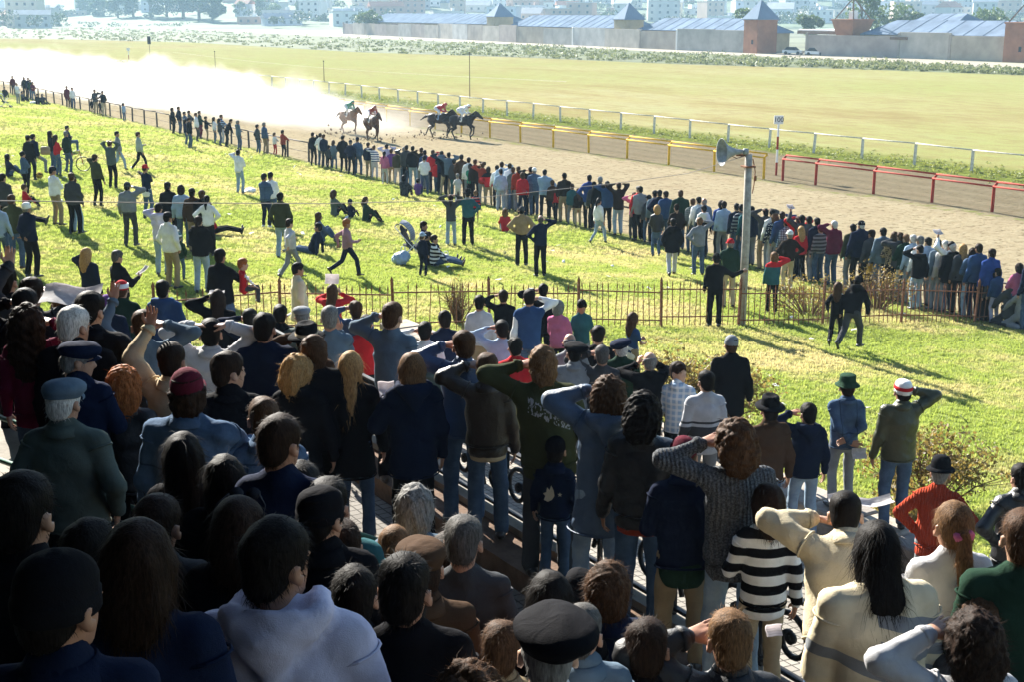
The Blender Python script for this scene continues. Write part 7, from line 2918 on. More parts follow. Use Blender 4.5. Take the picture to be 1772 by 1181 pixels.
Lw(149.5, 429, 'navy jacket', 'black', 'longwave blonde', 'sd', "blonde woman in navy jacket raising an arm, near lawn", fem=True, H=1.64, yaw=-20, zone="lawn")
A_ = Lw(203, 433, 'black jacket', 'black', 'short darkgrey', 'fP', "grey haired man in black jacket holding white paper", yaw=-45, zone="lawn")
paper(A_, 1, "folded white paper held by grey haired man in black", 0.14, 0.26)
Lw(516, 454.5, 'cream coat', 'grey', 'short black', 'dd', "man in long cream coat with dark sleeves by fence", sleeve='navy', yaw=-60, H=1.7, zone="lawn")
B_ = Lw(575, 491, 'red sweater', 'black', 'long brown', 'ww', "woman in red sweater holding pink paper at her eyes", fem=True, H=1.62, yaw=-10, zone="lawn")
paper(B_, 1, "pinkish paper held up by woman in red sweater", 0.24, 0.17, off=(-0.12, 0.03, 0.16), tiltdeg=75)

# rail crowd, right half
Rl(1098, 316, 'pink hoodie', 'darkgrey', 'short brown', 'sd', "child in pink hooded top left of red jacket man", H=1.5, hood=True)
Rl(1108, 313, 'grey jacket', 'black', 'short black', 'dd', "person in grey jacket behind red jacket man")
Lw(1105, 320, 'red jacket', 'black', 'short grey', 'pd', "man in crimson red jacket and black trousers, back turned")
Rl(1123, 332, 'darkgrey jacket', 'jeans jeans', 'short black', 'dd', "capped boy in dark grey right of red jacket man", hat='cap black', H=1.5)
Rl(1133, 329, 'bluegrey jacket', 'black', 'short black', 'dd', "person in blue grey jacket behind navy black jacket")
Lw(1141, 328, 'navy jacket', 'jeans jeans', 'short black', 'hd', "man in navy jacket left of tall dark green jacket")
Rl(1152, 328, 'blue jacket', 'jeans jeans', 'short darkbrown', 'dd', "person in blue jacket between navy and green jackets")
Lw(1178, 326.5, 'darkgreen jacket', 'jeans jeans', 'short brown', 'dd', "tall man in dark green and grey jacket", wide=1.15, H=1.82)
Lw(1137, 355, 'black leather jacket', 'denim jeans', 'curly blonde', 'fd', "curly blonde woman in black leather jacket", fem=True, H=1.66)
Lw(1171, 353, 'darkbrown coat', 'black', 'short black', 'pp', "capped man in dark brown coat between blonde and walker", hat='cap darkbrown')
Lw(1165, 378, 'black parka', 'lightgrey', 'short black', 'pp', "man in black parka and grey trousers walking", legs='walk', yaw=-10)
Rl(1199, 343, 'greygreen plaid grey jacket', 'jeans jeans', 'short brown', 'dd', "person in checked jacket left of bald man")
Rl(1209, 340, 'white jacket', 'jeans jeans', 'short black', 'dd', "person in white jacket beside bald man")
Rl(1218.5, 340.5, 'bluegrey jacket', 'jeans jeans', 'bald grey', 'dd', "bald person in blue grey jacket at the rail")
Lw(1218, 355, 'black yoke white hoodie', 'black', 'short black', 'dd', "person in black top with white hood", hood=True)
Lw(1211, 376, 'grey sweater', 'jeans jeans', 'short lightbrown', 'hs', "man in grey knit sweater and jeans shading eyes, alone", wide=1.05)
Rl(1253, 339, 'lightblue jacket', 'grey', 'short darkbrown', 'dd', "person in light blue jacket behind royal blue top")
Lw(1248, 346, 'royal jacket', 'black', 'bob darkbrown', 'dd', "person in royal blue jacket and dark trousers near pole", H=1.74)
Rl(1275, 347, 'navy jacket', 'jeans jeans', 'short black', 'dd', "person in navy jacket just left of the pole")
Rl(1283, 350, 'grey stripes navy sweater', 'jeans jeans', 'short black', 'dd', "person in grey striped sweater just left of pole")
Rl(1301, 347, 'navy jacket', 'grey', 'short black', 'dd', "person in navy jacket just right of the pole")
Rl(1293, 351, 'teal jacket', 'jeans jeans', 'short black', 'dd', "person in teal jacket hidden behind the pole")
Lw(1325, 359, 'darkgrey jacket', 'tan', 'short black', 'HH', "man in dark jacket and tan trousers, hands on head")
Rl(1337, 354, 'white shirt', 'grey', 'short black', 'dd', "person in white shirt behind hands on head man")
Rl(1354, 357, 'blue jacket', 'grey', 'short darkbrown', 'ds', "person in blue jacket behind patterned sweater woman")
Lw(1341, 369, 'navy nordic white sweater', 'lightgrey', 'curly lightbrown', 'dd', "curly haired woman in navy and white patterned sweater", fem=True, wide=1.12, H=1.66)
Lw(1361, 379, 'lightblue plaid navy shirt', 'black', 'short black', 'dd', "boy in blue plaid shirt right of patterned sweater", H=1.55)
Lw(1367, 398, 'darkbrown sweater', 'beige', 'short grey', 'hh', "man in dark sweater, white cap and beige trousers", hat='cap white', H=1.74)
Rl(1382, 374, 'red jacket', 'jeans jeans', 'short brown', 'HH', "person in red jacket with hands on head behind blonde")
Lw(1386.5, 391, 'red sweater', 'black', 'longwave blonde', 'dd', "blonde woman in red sweater and black trousers, legs apart", fem=True, legs='wide', H=1.7)
Rl(1401, 359, 'greygreen jacket', 'grey', 'short black', 'dd', "person in grey green jacket at back, near raised paper")
Rl(1415, 363, 'navy jacket', 'grey', 'short black', 'dd', "person in navy jacket at back, right of grey green")
C_ = Rl(1388, 366, 'darkgrey jacket', 'black', 'short black', 'ud', "person in dark grey raising a white paper overhead")
paper(C_, -1, "white paper raised above the crowd near the rail", 0.22, 0.2)
Lw(1420, 389, 'darkgrey stripes grey sweater', 'jeans jeans', 'short brown', 'dd', "person in dark striped sweater left of burgundy jacket", H=1.6)
Lw(1444, 377, 'burgundy jacket', 'jeans jeans', 'short white', 'sd', "white haired man in burgundy jacket with left arm raised")
Rl(1477, 382, 'olive jacket', 'grey', 'short black', 'dd', "person in olive jacket left of tall navy man")
Lw(1490.5, 376, 'navy jacket', 'black', 'short white', 'dd', "tall broad man in navy jacket and black cap", hat='cap black', H=1.84, wide=1.18)
Rl(1509, 386, 'darkgrey jacket', 'black', 'short darkbrown', 'dd', "person in dark grey jacket right of tall navy man", H=1.66)
Lw(1509, 421, 'yellow vest', 'black', 'short black', 'dd', "small child in yellow vest right of tall navy man", H=1.1)
Lw(1529, 382, 'bluegrey jacket', 'jeans jeans', 'short black', 'dd', "man in blue grey jacket and jeans, arms down", H=1.76)
Lw(1548, 396, 'khaki camo black jacket', 'darkbrown', 'long brown', 'ff', "person in camouflage patterned jacket and brown trousers")
Rl(1558, 397, 'darkgrey jacket', 'black', 'short brown', 'ww', "person in dark grey behind camouflage jacket")
Lw(1568, 403, 'darkgreen jacket', 'grey', 'short lightbrown', 'fd', "person in dark green jacket and grey trousers", H=1.7)
Rl(1581, 398, 'lightblue shirt', 'grey', 'short white', 'dd', "white haired person in light blue shirt at rail")
Rl(1593, 399, 'white shirt', 'grey', 'short grey', 'dd', "person in white shirt beside white haired person")
Rl(1607.5, 393, 'lightblue shirt', 'grey', 'short black', 'dd', "black haired person in light blue shirt at rail")
Lw(1623.5, 406, 'bluegrey jacket', 'grey', 'short black', 'dd', "person in blue grey jacket behind arm raised man", lean=8)
Lw(1592, 424, 'black hoodie', 'paleblue jeans', 'short black', 'sd', "man in black hooded top and pale jeans, arm over head", H=1.76)
Lw(1636.5, 411, 'lightgrey jacket', 'grey', 'short white', 'dd', "white haired man in pale grey jacket left of black parka")
D_ = Rl(1647.5, 397, 'white jacket', 'grey', 'short black', 'ud', "person in white jacket holding up paper at rail")
paper(D_, -1, "crumpled pale paper held up by person in white", 0.24, 0.2)
Lw(1648, 420, 'black parka', 'jeans jeans', 'short white', 'pp', "white haired man in black parka and jeans by fence", wide=1.12, H=1.74)
Lw(1667.5, 410, 'darkgrey jacket', 'black', 'long blonde', 'dd', "woman with long blonde hair in dark jacket", fem=True)
Lw(1683, 428, 'denim jacket', 'paleblue jeans', 'longwave darkbrown', 'ff', "woman in short denim jacket and pale jeans by fence", fem=True, H=1.68)
Lw(1695, 410, 'blue jacket', 'navy', 'short darkbrown', 'dd', "man in blue jacket and navy trousers right of denim woman", H=1.78)
Rl(1718, 413, 'royal jacket', 'black', 'short darkbrown', 'dd', "man in royal blue jacket at right end of rail")
Lw(1729.5, 444, 'blue jacket', 'lavender', 'short black', 'dx', "child in blue jacket and lavender trousers reaching right", H=1.3)
Rl(1720, 436, 'darkgrey jacket', 'black', 'short black', 'dd', "child in dark grey behind blue jacket child", H=1.2)
Rl(1765, 443, 'pink sweater', 'jeans jeans', 'wavy darkbrown', 'ff', "person in pink sweater at right end of rail", H=1.5)
Lw(1755, 474, 'darkgrey parka', 'darkgrey', 'short grey', 'nn', "person in dark grey parka crouching at right edge", legs='crouch')
Lw(1776, 468, 'grey sweater', 'grey', 'wavy brown', 'nn', "person in grey crouching, cut by right edge", legs='crouch')
Lw(1790, 420, 'navy jacket', 'jeans jeans', 'short black', 'dd', "person in navy jacket just beyond right edge of rail")
# around the pole
Lw(1264, 413, 'darkgreen jacket', 'beige', 'short grey', 'hd', "man in dark green jacket, red cap and beige trousers", hat='cap red', H=1.76)
Lw(1240, 438, 'black sweater', 'black', 'short black', 'do', "man in black and cap holding the wooden pole", hat='cap black', H=1.72, yaw=-20)
Lw(1340, 436, 'teal yoke red jacket', 'black', 'wavy lightbrown', 'ds', "person in red and teal jacket shading eyes by fence", H=1.55)
Lw(1451, 489, 'black yoke white sweater', 'black', 'longwave brown', 'gg', "girl in black with white shoulders running by fence", legs='run', fem=True, H=1.5, face=-25)
Lw(1488, 481, 'black hoodie', 'darkgrey', 'short black', 'dn', "man in black hooded top running beside girl", legs='run', lean=22, face=-40, H=1.72, hood=True, hat='beanie black')
# ------------------------------------------------------------------ spectators on the lower pavement and the lawn's edge
St(830, 511, 'lightgrey sweater', 'khaki', 'short black', 'dd', "boy in pale grey sweatshirt left of blue vest man", zone="t2", H=1.55)
St(871, 502, 'black sweater', 'black', 'short darkbrown', 'sd', "boy in black touching his head, left of blue vest", zone="lawn", H=1.6)
St(916, 501, 'blue vest', 'jeans jeans', 'short black', 'ds', "man in bright blue vest with white sleeves shading eyes", zone="t2", sleeve='white', H=1.78)
St(940, 491, 'black jacket', 'black', 'short black', 'sd', "person in black behind blue vest man", zone="lawn", H=1.72)
St(967, 520, 'pink cardigan', 'black', 'wavy grey', 'cc', "grey haired woman in pink cardigan", zone="lawn", fem=True, H=1.6, yaw=-20)
St(1007, 519, 'teal tshirt', 'grey', 'short black', 'dd', "boy in grey teal t shirt walking by fence, head down", zone="lawn", H=1.55, face=-160, hp=-25)
St(1096, 541, 'blue tshirt', 'khaki', 'longwave brown', 'ff', "girl in blue t shirt with white jumper round her waist", zone="lawn", H=1.42, fem=True, face=-55, under='white')
St(868, 555, 'lightblue sweater', 'grey', 'short black', 'sd', "person in light blue sweater with raised elbow", zone="t2")
St(891, 585, 'red jacket', 'black', 'short black', 'dd', "person in red jacket behind olive patterned jacket man", zone="t2")
St(986, 575, 'grey jacket', 'grey', 'bald grey', 'dd', "bald man in grey jacket behind black cap man", zone="t2")
St(1036, 564, 'black sweater', 'black', 'short black', 'dd', "dark haired person in black sweater above navy beret", zone="t2")
St(993, 595, 'grey jacket', 'grey', 'short black', 'dd', "man in grey jacket with black cap, middle of stand", zone="t2", hat='beret black')
St(1074, 587, 'darkgreen jacket', 'black', 'short white', 'dd', "white haired man in navy beret and green jacket", zone="t2", hat='beret navy')
St(1042, 599, 'darkgrey sweater', 'black', 'short darkgrey', 'sd', "grey haired man in dark grey sweater, left elbow raised", zone="t2")
St(1124, 608, 'black sweater', 'black', 'bald grey', 'ww', "bald man in black sweater raising both hands to eyes", zone="t2")
St(1175, 629, 'lightblue plaid white shirt', 'black', 'short darkbrown', 'dd', "boy in pale checked shirt looking back at camera", zone="t2", H=1.62, face=-25, hy=-105, hp=4, skin=2)
St(1222, 643, 'lightgrey band darkgrey sweater', 'grey', 'short black', 'dd', "person in pale grey sweater with dark band", zone="t2")
St(1266, 581, 'black coat', 'black', 'short brown', 'dd', "tall man in black coat and grey patterned cap on wall", zone="wall", hat='cap grey', H=1.82, yaw=-15, wide=1.08)
St(1332, 691, 'brown jacket', 'jeans jeans', 'short black', 'dd', "person in brown jacket and black wide brimmed hat", zone="t2", hat='brim black', yaw=10)
St(1399, 699, 'navy hoodie', 'paleblue jeans', 'short black', 'sd', "boy in navy hooded top with left arm over head", zone="t2", H=1.58)
G_ = St(1467, 653, 'denim shirt', 'grey', 'short darkbrown', 'bb', "man in green bucket hat and dull blue shirt, hands behind back", zone="wall", hat='bucket green', yaw=-5, wide=1.1, H=1.74)
paper(G_, -1, "white booklet held behind back by bucket hat man", 0.16, 0.12, tiltdeg=70, off=(0, -0.05, -0.08))
St(1563, 658, 'olive leather jacket', 'jeans jeans', 'short black', 'ds', "man in red and white hat and dark green jacket", zone="wall", hat='beanie white red', yaw=-10, H=1.74)
St(1630, 799, 'rust knit sweater', 'grey', 'bald grey', 'hh', "person in orange ribbed sweater and black bowler hat", zone="t2", hat='bowler black', lean=14, H=1.62, face=-30)
St(1768, 805, 'black leather jacket', 'black', 'short black', 'hd', "person in black jacket cut by right edge beside lawn", zone="t2", H=1.75)
# on the side terrace near the fence, left
St(210, 486, 'darkgreen jacket', 'black', 'short brown', 'dd', "man in red and white cap and dark green jacket", zone="side", hat='cap red white', H=1.75)
St(187, 509, 'navy jacket', 'black', 'short black', 'dd', "person in purple hat beside red and white cap", zone="side", hat='beanie purple')
St(281, 485, 'blue hoodie', 'black', 'short black', 'dd', "black haired person in blue jacket with pale hood", zone="side", hood=True, H=1.76)
E_ = St(376, 500, 'black jacket', 'black', 'long darkbrown', 'sd', "long haired person in black shading eyes with paper", zone="side", fem=True)
paper(E_, -1, "white paper over the brow of long haired person", 0.2, 0.16, tiltdeg=10, off=(0, 0.05, 0.03))
St(432, 535, 'navy jacket', 'black', 'short black', 'sd', "person in navy with raised elbow behind white sleeves", zone="side")
St(484, 528, 'black jacket', 'black', 'short black', 'dd', "black haired person left of the flat cap man", zone="side")
St(522, 530, 'greygreen jacket', 'grey', 'short grey', 'dd', "man in grey flat cap facing away by fence", zone="side", hat='flatcap grey')
St(615, 521, 'blue nylon hoodie', 'black', 'short brown', 'sd', "person in blue hooded jacket behind grey blue sweater man", zone="t2")
St(570, 530, 'bluegrey sweater', 'grey', 'short grey', 'dk', "grey haired man in blue grey sweater", D=12.6, wide=1.08)
St(634, 545, 'red sweater', 'black', 'short darkbrown', 'dd', "person in red sweater behind dark teal sweater man", zone="t2", H=1.6)
St(679, 524, 'bluegrey sweater', 'black', 'short brown', 'sd', "tall brown haired man in dark blue grey sweater, arm over head", zone="kerb", H=1.8, yaw=-10)
St(735, 557, 'white sweater', 'grey', 'short black', 'sd', "dark haired person in white top behind tall man", zone="t2")
St(769, 538, 'navy jacket', 'grey', 'short black', 'dd', "person in navy jacket with back turned near fence", zone="t2")
St(802, 573, 'blue nylon jacket', 'jeans jeans', 'short brown', 'sd', "person in bright blue jacket, left arm bent over head", zone="kerb")
St(742, 606, 'greygreen jacket', 'grey', 'short darkbrown', 'dd', "person in grey green behind navy hooded woman", zone="t2")
# ------------------------------------------------------------------ people standing along the balustrade
St(531, 566, 'brown jacket', 'black', 'short black', 'sd', "person in brown jacket and black banded hat", D=11.0, hat='brim black beige')
St(457, 542, 'navy sweater', 'lightgrey', 'short black', 'kd', "man in navy sweater and pale trousers, hand at face", D=10.9, wide=1.15, H=1.76)
St(542, 581, 'black jacket', 'black', 'wavy brown', 'dd', "brown haired person in black jacket behind blonde woman", D=9.8)
St(516, 619, 'black coat', 'black', 'curly blonde', 'dd', "curly blonde woman in long black coat, face turned right", D=9.7, fem=True, hy=-45)
St(607, 609, 'black coat', 'jeans jeans', 'long blonde', 'fd', "woman with long straight blonde hair in black coat", D=9.9, fem=True, hy=-15)
I_ = St(712, 611, 'navy parka', 'black', 'bob lightbrown', 'Pd', "person with light brown hair in navy hooded parka", D=9.6, hood=True, yaw=12, wide=0.93)
paper(I_, -1, "small white paper held by navy hooded parka person", 0.13, 0.17)
St(843, 613, 'darkbrown leather bomber', 'jeans jeans', 'short brown', 'sd', "man in dark brown leather jacket with raised hand", zone="kerb", under='beige', H=1.74)
St(938, 601, 'olive chest lightgrey sweater', 'darkgrey', 'wavy lightbrown', 'sd', "big man in olive jacket with pale pattern on back", zone="kerb", wide=1.15, H=1.82, tilt=-4)
St(961, 757, 'navy jacket', 'denim jeans', 'short black', 'dd', "child in dark cap and navy jacket with white emblem", zone="kerb", H=1.2, hat='cap black', yaw=-15)
St(1056, 655, 'denim nylon coat', 'paleblue jeans', 'curly brown', 'sd', "woman in long blue denim coat, curly brown hair", zone="kerb", fem=True, hood=True, tilt=5)
St(1114, 685, 'black leather bomber', 'denim jeans', 'curly black', 'dd', "curly black haired man in black leather jacket and jeans", zone="kerb", under='rust', yaw=-12)
St(1182, 757, 'navy jacket', 'khaki', 'short brown', 'ff', "person in maroon cap leaning forward in navy jacket", zone="kerb", hat='cap maroon', lean=14, under='darkgreen')
St(1272, 731, 'darkgrey knit grey sweater', 'paleblue jeans', 'curly brown', 'sd', "curly brown haired woman in chunky grey sweater, arm over head", zone="kerb", fem=True, wide=1.2, tilt=-3, H=1.72)
St(1330, 839, 'white stripes black sweater', 'beige', 'bob darkbrown', 'fd', "girl in black and white striped sweater and beige trousers", zone="kerb", fem=True, H=1.5)
K_ = St(1466, 850, 'cream fleece bomber', 'jeans jeans', 'crew black', 'sd', "man in cream fleece jacket holding paper over head", zone="kerb", lean=30, tilt=6, wide=1.15, hy=-25, H=1.74)
paper(K_, -1, "rolled white paper raised by man in cream fleece", 0.34, 0.1, tiltdeg=10, off=(0.2, 0.1, 0.06))
St(1517, 906, 'cream bars grey jacket', 'darkgrey', 'long black', 'ff', "woman with long black hair in white and grey jacket", D=6.1, fem=True, lean=14, H=1.72, wide=1.2, under='black')
St(1652, 868, 'lightgrey sweater', 'grey', 'pony lightbrown', 'dd', "girl with pink tied ponytail in pale grey sweatshirt", zone="kerb", fem=True, H=1.6)
St(1772, 886, 'darkgreen sweater', 'black', 'short brown', 'dd', "man in dark green sweater at right edge", zone="kerb", yaw=-10, wide=1.15)
St(1697, 1039, 'darkgrey sweater', 'black', 'wavy brown', 'dd', "brown haired person behind pale grey sweatshirt man", D=6.1)
St(1687, 1064, 'lightgrey sweater', 'jeans jeans', 'curly darkbrown', 'sd', "curly haired man in grey sweatshirt shading eyes, bottom right", D=5.6, hy=-15, yaw=15)
L_ = St(1264, 1060, 'black nylon jacket', 'black', 'short lightbrown', 'sd', "light brown haired man in black jacket shading eyes, bottom", D=5.5, yaw=5)
paper(L_, -1, "small white paper beside light brown haired man", 0.07, 0.05, off=(0.3, 0.0, -0.03), tiltdeg=80)
# ------------------------------------------------------------------ upper rows, left side
M_ = St(8, 461, 'black jacket', 'black', 'short black', 'sd', "dark haired person under newspaper at far left", D=10.3)
N_ = St(53, 481, 'darkgrey jacket', 'black', 'short darkbrown', 'us', "dark haired person holding newspaper over head, left", D=9.9)
O_ = St(42, 500, 'black jacket', 'black', 'short black', 'sd', "dark haired person below the two newspapers", D=9.1)
paper(M_, 1, "printed newspaper held as sunshade at far left", 0.36, 0.26, "newspaper", "newspaper", 35, group="newspapers used as sunshades", off=(0.05, 0.1, 0.05))
paper(O_, -1, "printed newspaper held as sunshade, second from left", 0.42, 0.24, "newspaper", "newspaper", 25, group="newspapers used as sunshades", off=(0.35, 0.05, 0.02))
St(114, 507, 'navy jacket', 'black', 'curly lightbrown', 'dd', "light brown curly head behind the tall dark haired man", D=10.4, H=1.66)
St(154, 505, 'black jacket', 'black', 'short black', 'dd', "tall dark haired man in black behind white haired man", D=8.7, H=1.8, hy=-20)
St(46, 529, 'burgundy sweater', 'jeans jeans', 'longcurly darkbrown', 'ds', "woman with long dark curls in burgundy sweater, right arm raised", D=8.6, fem=True, hy=-10)
St(127, 531, 'black jacket', 'black', 'short white', 'dd', "white haired man in black jacket, face turned right", D=8.5, hy=-30, H=1.7)
P_ = St(134, 593, 'navy jacket', 'black', 'short grey', 'ff', "man in navy cap drinking from a small cup with straw", D=7.9, hat='flatcap navy', hy=-70, hp=-5, H=1.66)
St(246, 538, 'bluegrey sweater', 'black', 'short brown', 'us', "brown haired man in grey sweater, right arm raised", D=9.6, H=1.72, wide=1.08)
St(296, 595, 'beige jacket', 'khaki', 'short darkbrown', 'ud', "dark haired man in beige jacket with left arm high", D=8.4, yaw=-8)
St(363, 552, 'lightgrey jacket', 'black', 'short black', 'HH', "dark haired person with pale sleeves, both hands on head", D=10.4, wide=1.05)
St(395, 611, 'black jacket', 'black', 'short darkbrown', 'dd', "dark haired young man in black jacket looking right", D=8.0, hy=-35)
St(324, 641, 'denim jacket', 'jeans jeans', 'wavy darkbrown', 'dx', "man in maroon cap and pale denim jacket", D=7.1, hat='cap maroon', wide=1.15, H=1.76, yaw=-12)
St(212, 640, 'black leather jacket', 'black', 'curly ginger', 'dd', "woman with curly ginger hair in black leather jacket", D=8.15, fem=True)
St(108, 659, 'greygreen jacket', 'black', 'short white', 'pp', "white haired man in grey flat cap and green jacket", D=6.3, hat='flatcap bluegrey', wide=1.15, yaw=-8, hy=-12)
# ------------------------------------------------------------------ front rows in the shade of the roof
St(484, 722, 'navy sweater', 'black', 'short darkbrown', 'dd', "dark haired man in navy polo collar sweater, middle left", D=5.3, hy=-25)
Q_ = St(455, 690, 'denim jacket', 'jeans jeans', 'short brown', 'Pf', "person bending over a newspaper behind navy sweater man", D=7.2, H=1.5)
paper(Q_, 1, "open racing paper read behind navy sweater man", 0.34, 0.24, tiltdeg=45)
St(315, 750, 'black jacket', 'black', 'long black', 'dd', "woman with long black hair in front of denim jacket man", D=5.8, fem=True)
St(388, 789, 'black jacket', 'black', 'bob black', 'dd', "dark haired person beside long black haired woman", D=5.6)
St(520, 803, 'black jacket', 'black', 'short black', 'dd', "dark head behind the black cap man", D=5.6)
St(556, 844, 'black jacket', 'black', 'short black', 'dd', "man in black cap with pale collar", D=4.7, hat='beanie black', hy=-25, H=1.78)
St(566, 830, 'teal sweater', 'black', 'short black', 'dd', "person in blue green sweater behind black cap man", D=5.3, H=1.62)
St(718, 842, 'bluegrey sweater', 'jeans jeans', 'wavy grey', 'dd', "grey wavy haired person in front of tiled terrace", D=6.7, hy=-15, H=1.64)
St(682, 909, 'beige fleece jacket', 'khaki', 'bun lightbrown', 'dd', "brown haired woman with hair bun and beige fleece", D=5.9, fem=True, H=1.55)
St(728, 938, 'brown jacket', 'black', 'short darkbrown', 'dd', "person in dark brown flat cap, middle bottom", D=5.0, hat='flatcap brown')
St(802, 896, 'darkgrey sweater', 'black', 'short darkgrey', 'dd', "man with short grey hair in dark grey sweater", D=5.5, hy=-20, wide=1.05)
St(775, 925, 'black jacket', 'black', 'short darkbrown', 'dd', "dark head just behind short grey haired man", D=6.1, H=1.66)
St(478, 901, 'lavender hoodie', 'grey', 'short black', 'dd', "dark haired person in pale hooded sweatshirt, bottom", D=3.6, hood=True, wide=1.12, hy=-25)
R_ = St(412, 862, 'black jacket', 'black', 'bob darkbrown', 'dd', "dark haired person with sunglasses on top of head", D=4.5, hy=-10)
St(700, 963, 'black sweater', 'black', 'short black', 'dd', "black haired man with bare neck, bottom centre", D=4.0, hy=-20, wide=1.08)
St(237, 903, 'navy jacket', 'black', 'bob darkbrown', 'dd', "brown haired person with pale blue collar, bottom left", D=3.2, hood=False)
St(35, 822, 'black jacket', 'black', 'short black', 'dd', "large dark head at left edge of stand", D=3.5, hy=-15)
St(98, 960, 'navy jacket', 'black', 'crew black', 'dd', "man in black knit cap at bottom left corner", D=2.6, hat='beanie black', hy=-30)
St(952, 991, 'black jacket', 'black', 'bob black', 'dd', "dark haired person left of shiny black hood", D=5.3)
St(1003, 988, 'black leather jacket', 'black', 'short black', 'dd', "person in shiny black hood beside brown haired man", D=6.4, hat='beanie black', hood=True, H=1.5)
St(1054, 978, 'navy jacket', 'jeans jeans', 'wavy brown', 'dd', "brown haired man in dark blue jacket, lower right", D=5.5, hy=-15)
St(1007, 1049, 'bluegrey jacket', 'black', 'crew darkgrey', 'dd', "man with cropped grey hair beside black beret", D=4.8, hy=-20)
St(948, 1064, 'lightgrey jacket', 'black', 'bald grey', 'dd', "man in wide black beret at bottom edge", D=3.9, hat='beret black', wide=1.05)
St(868, 1080, 'khaki jacket', 'khaki', 'short brown', 'dd', "person in khaki jacket behind the black beret", D=4.9, H=1.55)
St(700, 1038, 'bluegrey hoodie', 'black', 'short black', 'dd', "person in blue grey hooded jacket hidden by dark head", D=4.5, H=1.6, wide=1.15, hood=True)
St(812, 1160, 'darkgrey jacket', 'black', 'curly brown', 'dd', "brown curly head at the bottom edge", D=3.6)
St(590, 905, 'brown fleece jacket', 'black', 'short darkbrown', 'dd', "person in brown fleece behind black cap man", D=4.9, H=1.5)
St(150, 905, 'black jacket', 'black', 'short black', 'dd', "dark head between knit cap man and brown haired person", D=3.9)
St(270, 860, 'darkgrey jacket', 'black', 'short darkbrown', 'dd', "dark head below the grey flat cap man", D=4.6, H=1.66)
St(612, 985, 'black jacket', 'black', 'short black', 'dd', "dark head between hooded sweatshirt and bare neck man", D=4.4, H=1.64)
St(1120, 1075, 'black jacket', 'black', 'short darkbrown', 'dd', "dark head left of light brown haired man", D=5.0, H=1.6)
# ------------------------------------------------------------------ small things on the lawn and in hands
def ball():
    p = on_ground(69, 309)
    root = empty("ball", (p[0], p[1], p[2] + 0.13))
    tag(root, "yellow and black football under a man's foot", "ball")
    V, Q = SDF().el((0, 0, 0), (0.13, 0.13, 0.13)).mesh(0.03)
    link("ball_skin", new_mesh("ball_skin", V, Q), cloth_mat('yellow', 'camo', 'black'), root)


ball()


def bicycle():
    p = on_ground(122, 296)
    root = empty("bicycle", tuple(p), math.radians(5))
    tag(root, "bicycle under the seated man behind green jacket", "bicycle")
    for y in (-0.0, 0.95):
        w = MB()
        n = 16
        w.tube([(y - 0.45, 0, 0.3)] and [(y - 0.4 + 0.3 * math.cos(2 * math.pi * i / n), 0, 0.3 + 0.3 * math.sin(2 * math.pi * i / n)) for i in range(n + 1)], 0.022, 5, False)
        for i in range(4):
            a = math.pi * i / 4
            w.tube([(y - 0.4 - 0.29 * math.cos(a), 0, 0.3 - 0.29 * math.sin(a)), (y - 0.4 + 0.29 * math.cos(a), 0, 0.3 + 0.29 * math.sin(a))], 0.005, 3)
        w.build("wheel", black_paint, root, smooth=True)
    f = MB()
    f.tube([(-0.4, 0, 0.3), (0.0, 0, 0.32), (0.42, 0, 0.72), (-0.12, 0, 0.68), (0.0, 0, 0.32)], 0.018, 6)
    f.tube([(0.55, 0, 0.3), (0.42, 0, 0.85)], 0.018, 6)
    f.build("frame", red_paint, root, smooth=True)
    MB().tube([(0.36, -0.25, 0.86), (0.42, 0, 0.86), (0.36, 0.25, 0.86)], 0.014, 6).build("handlebar", black_paint, root)
    MB().box((-0.14, 0, 0.72), (0.24, 0.14, 0.06), 0, 0.02).build("saddle", black_paint, root)


bicycle()


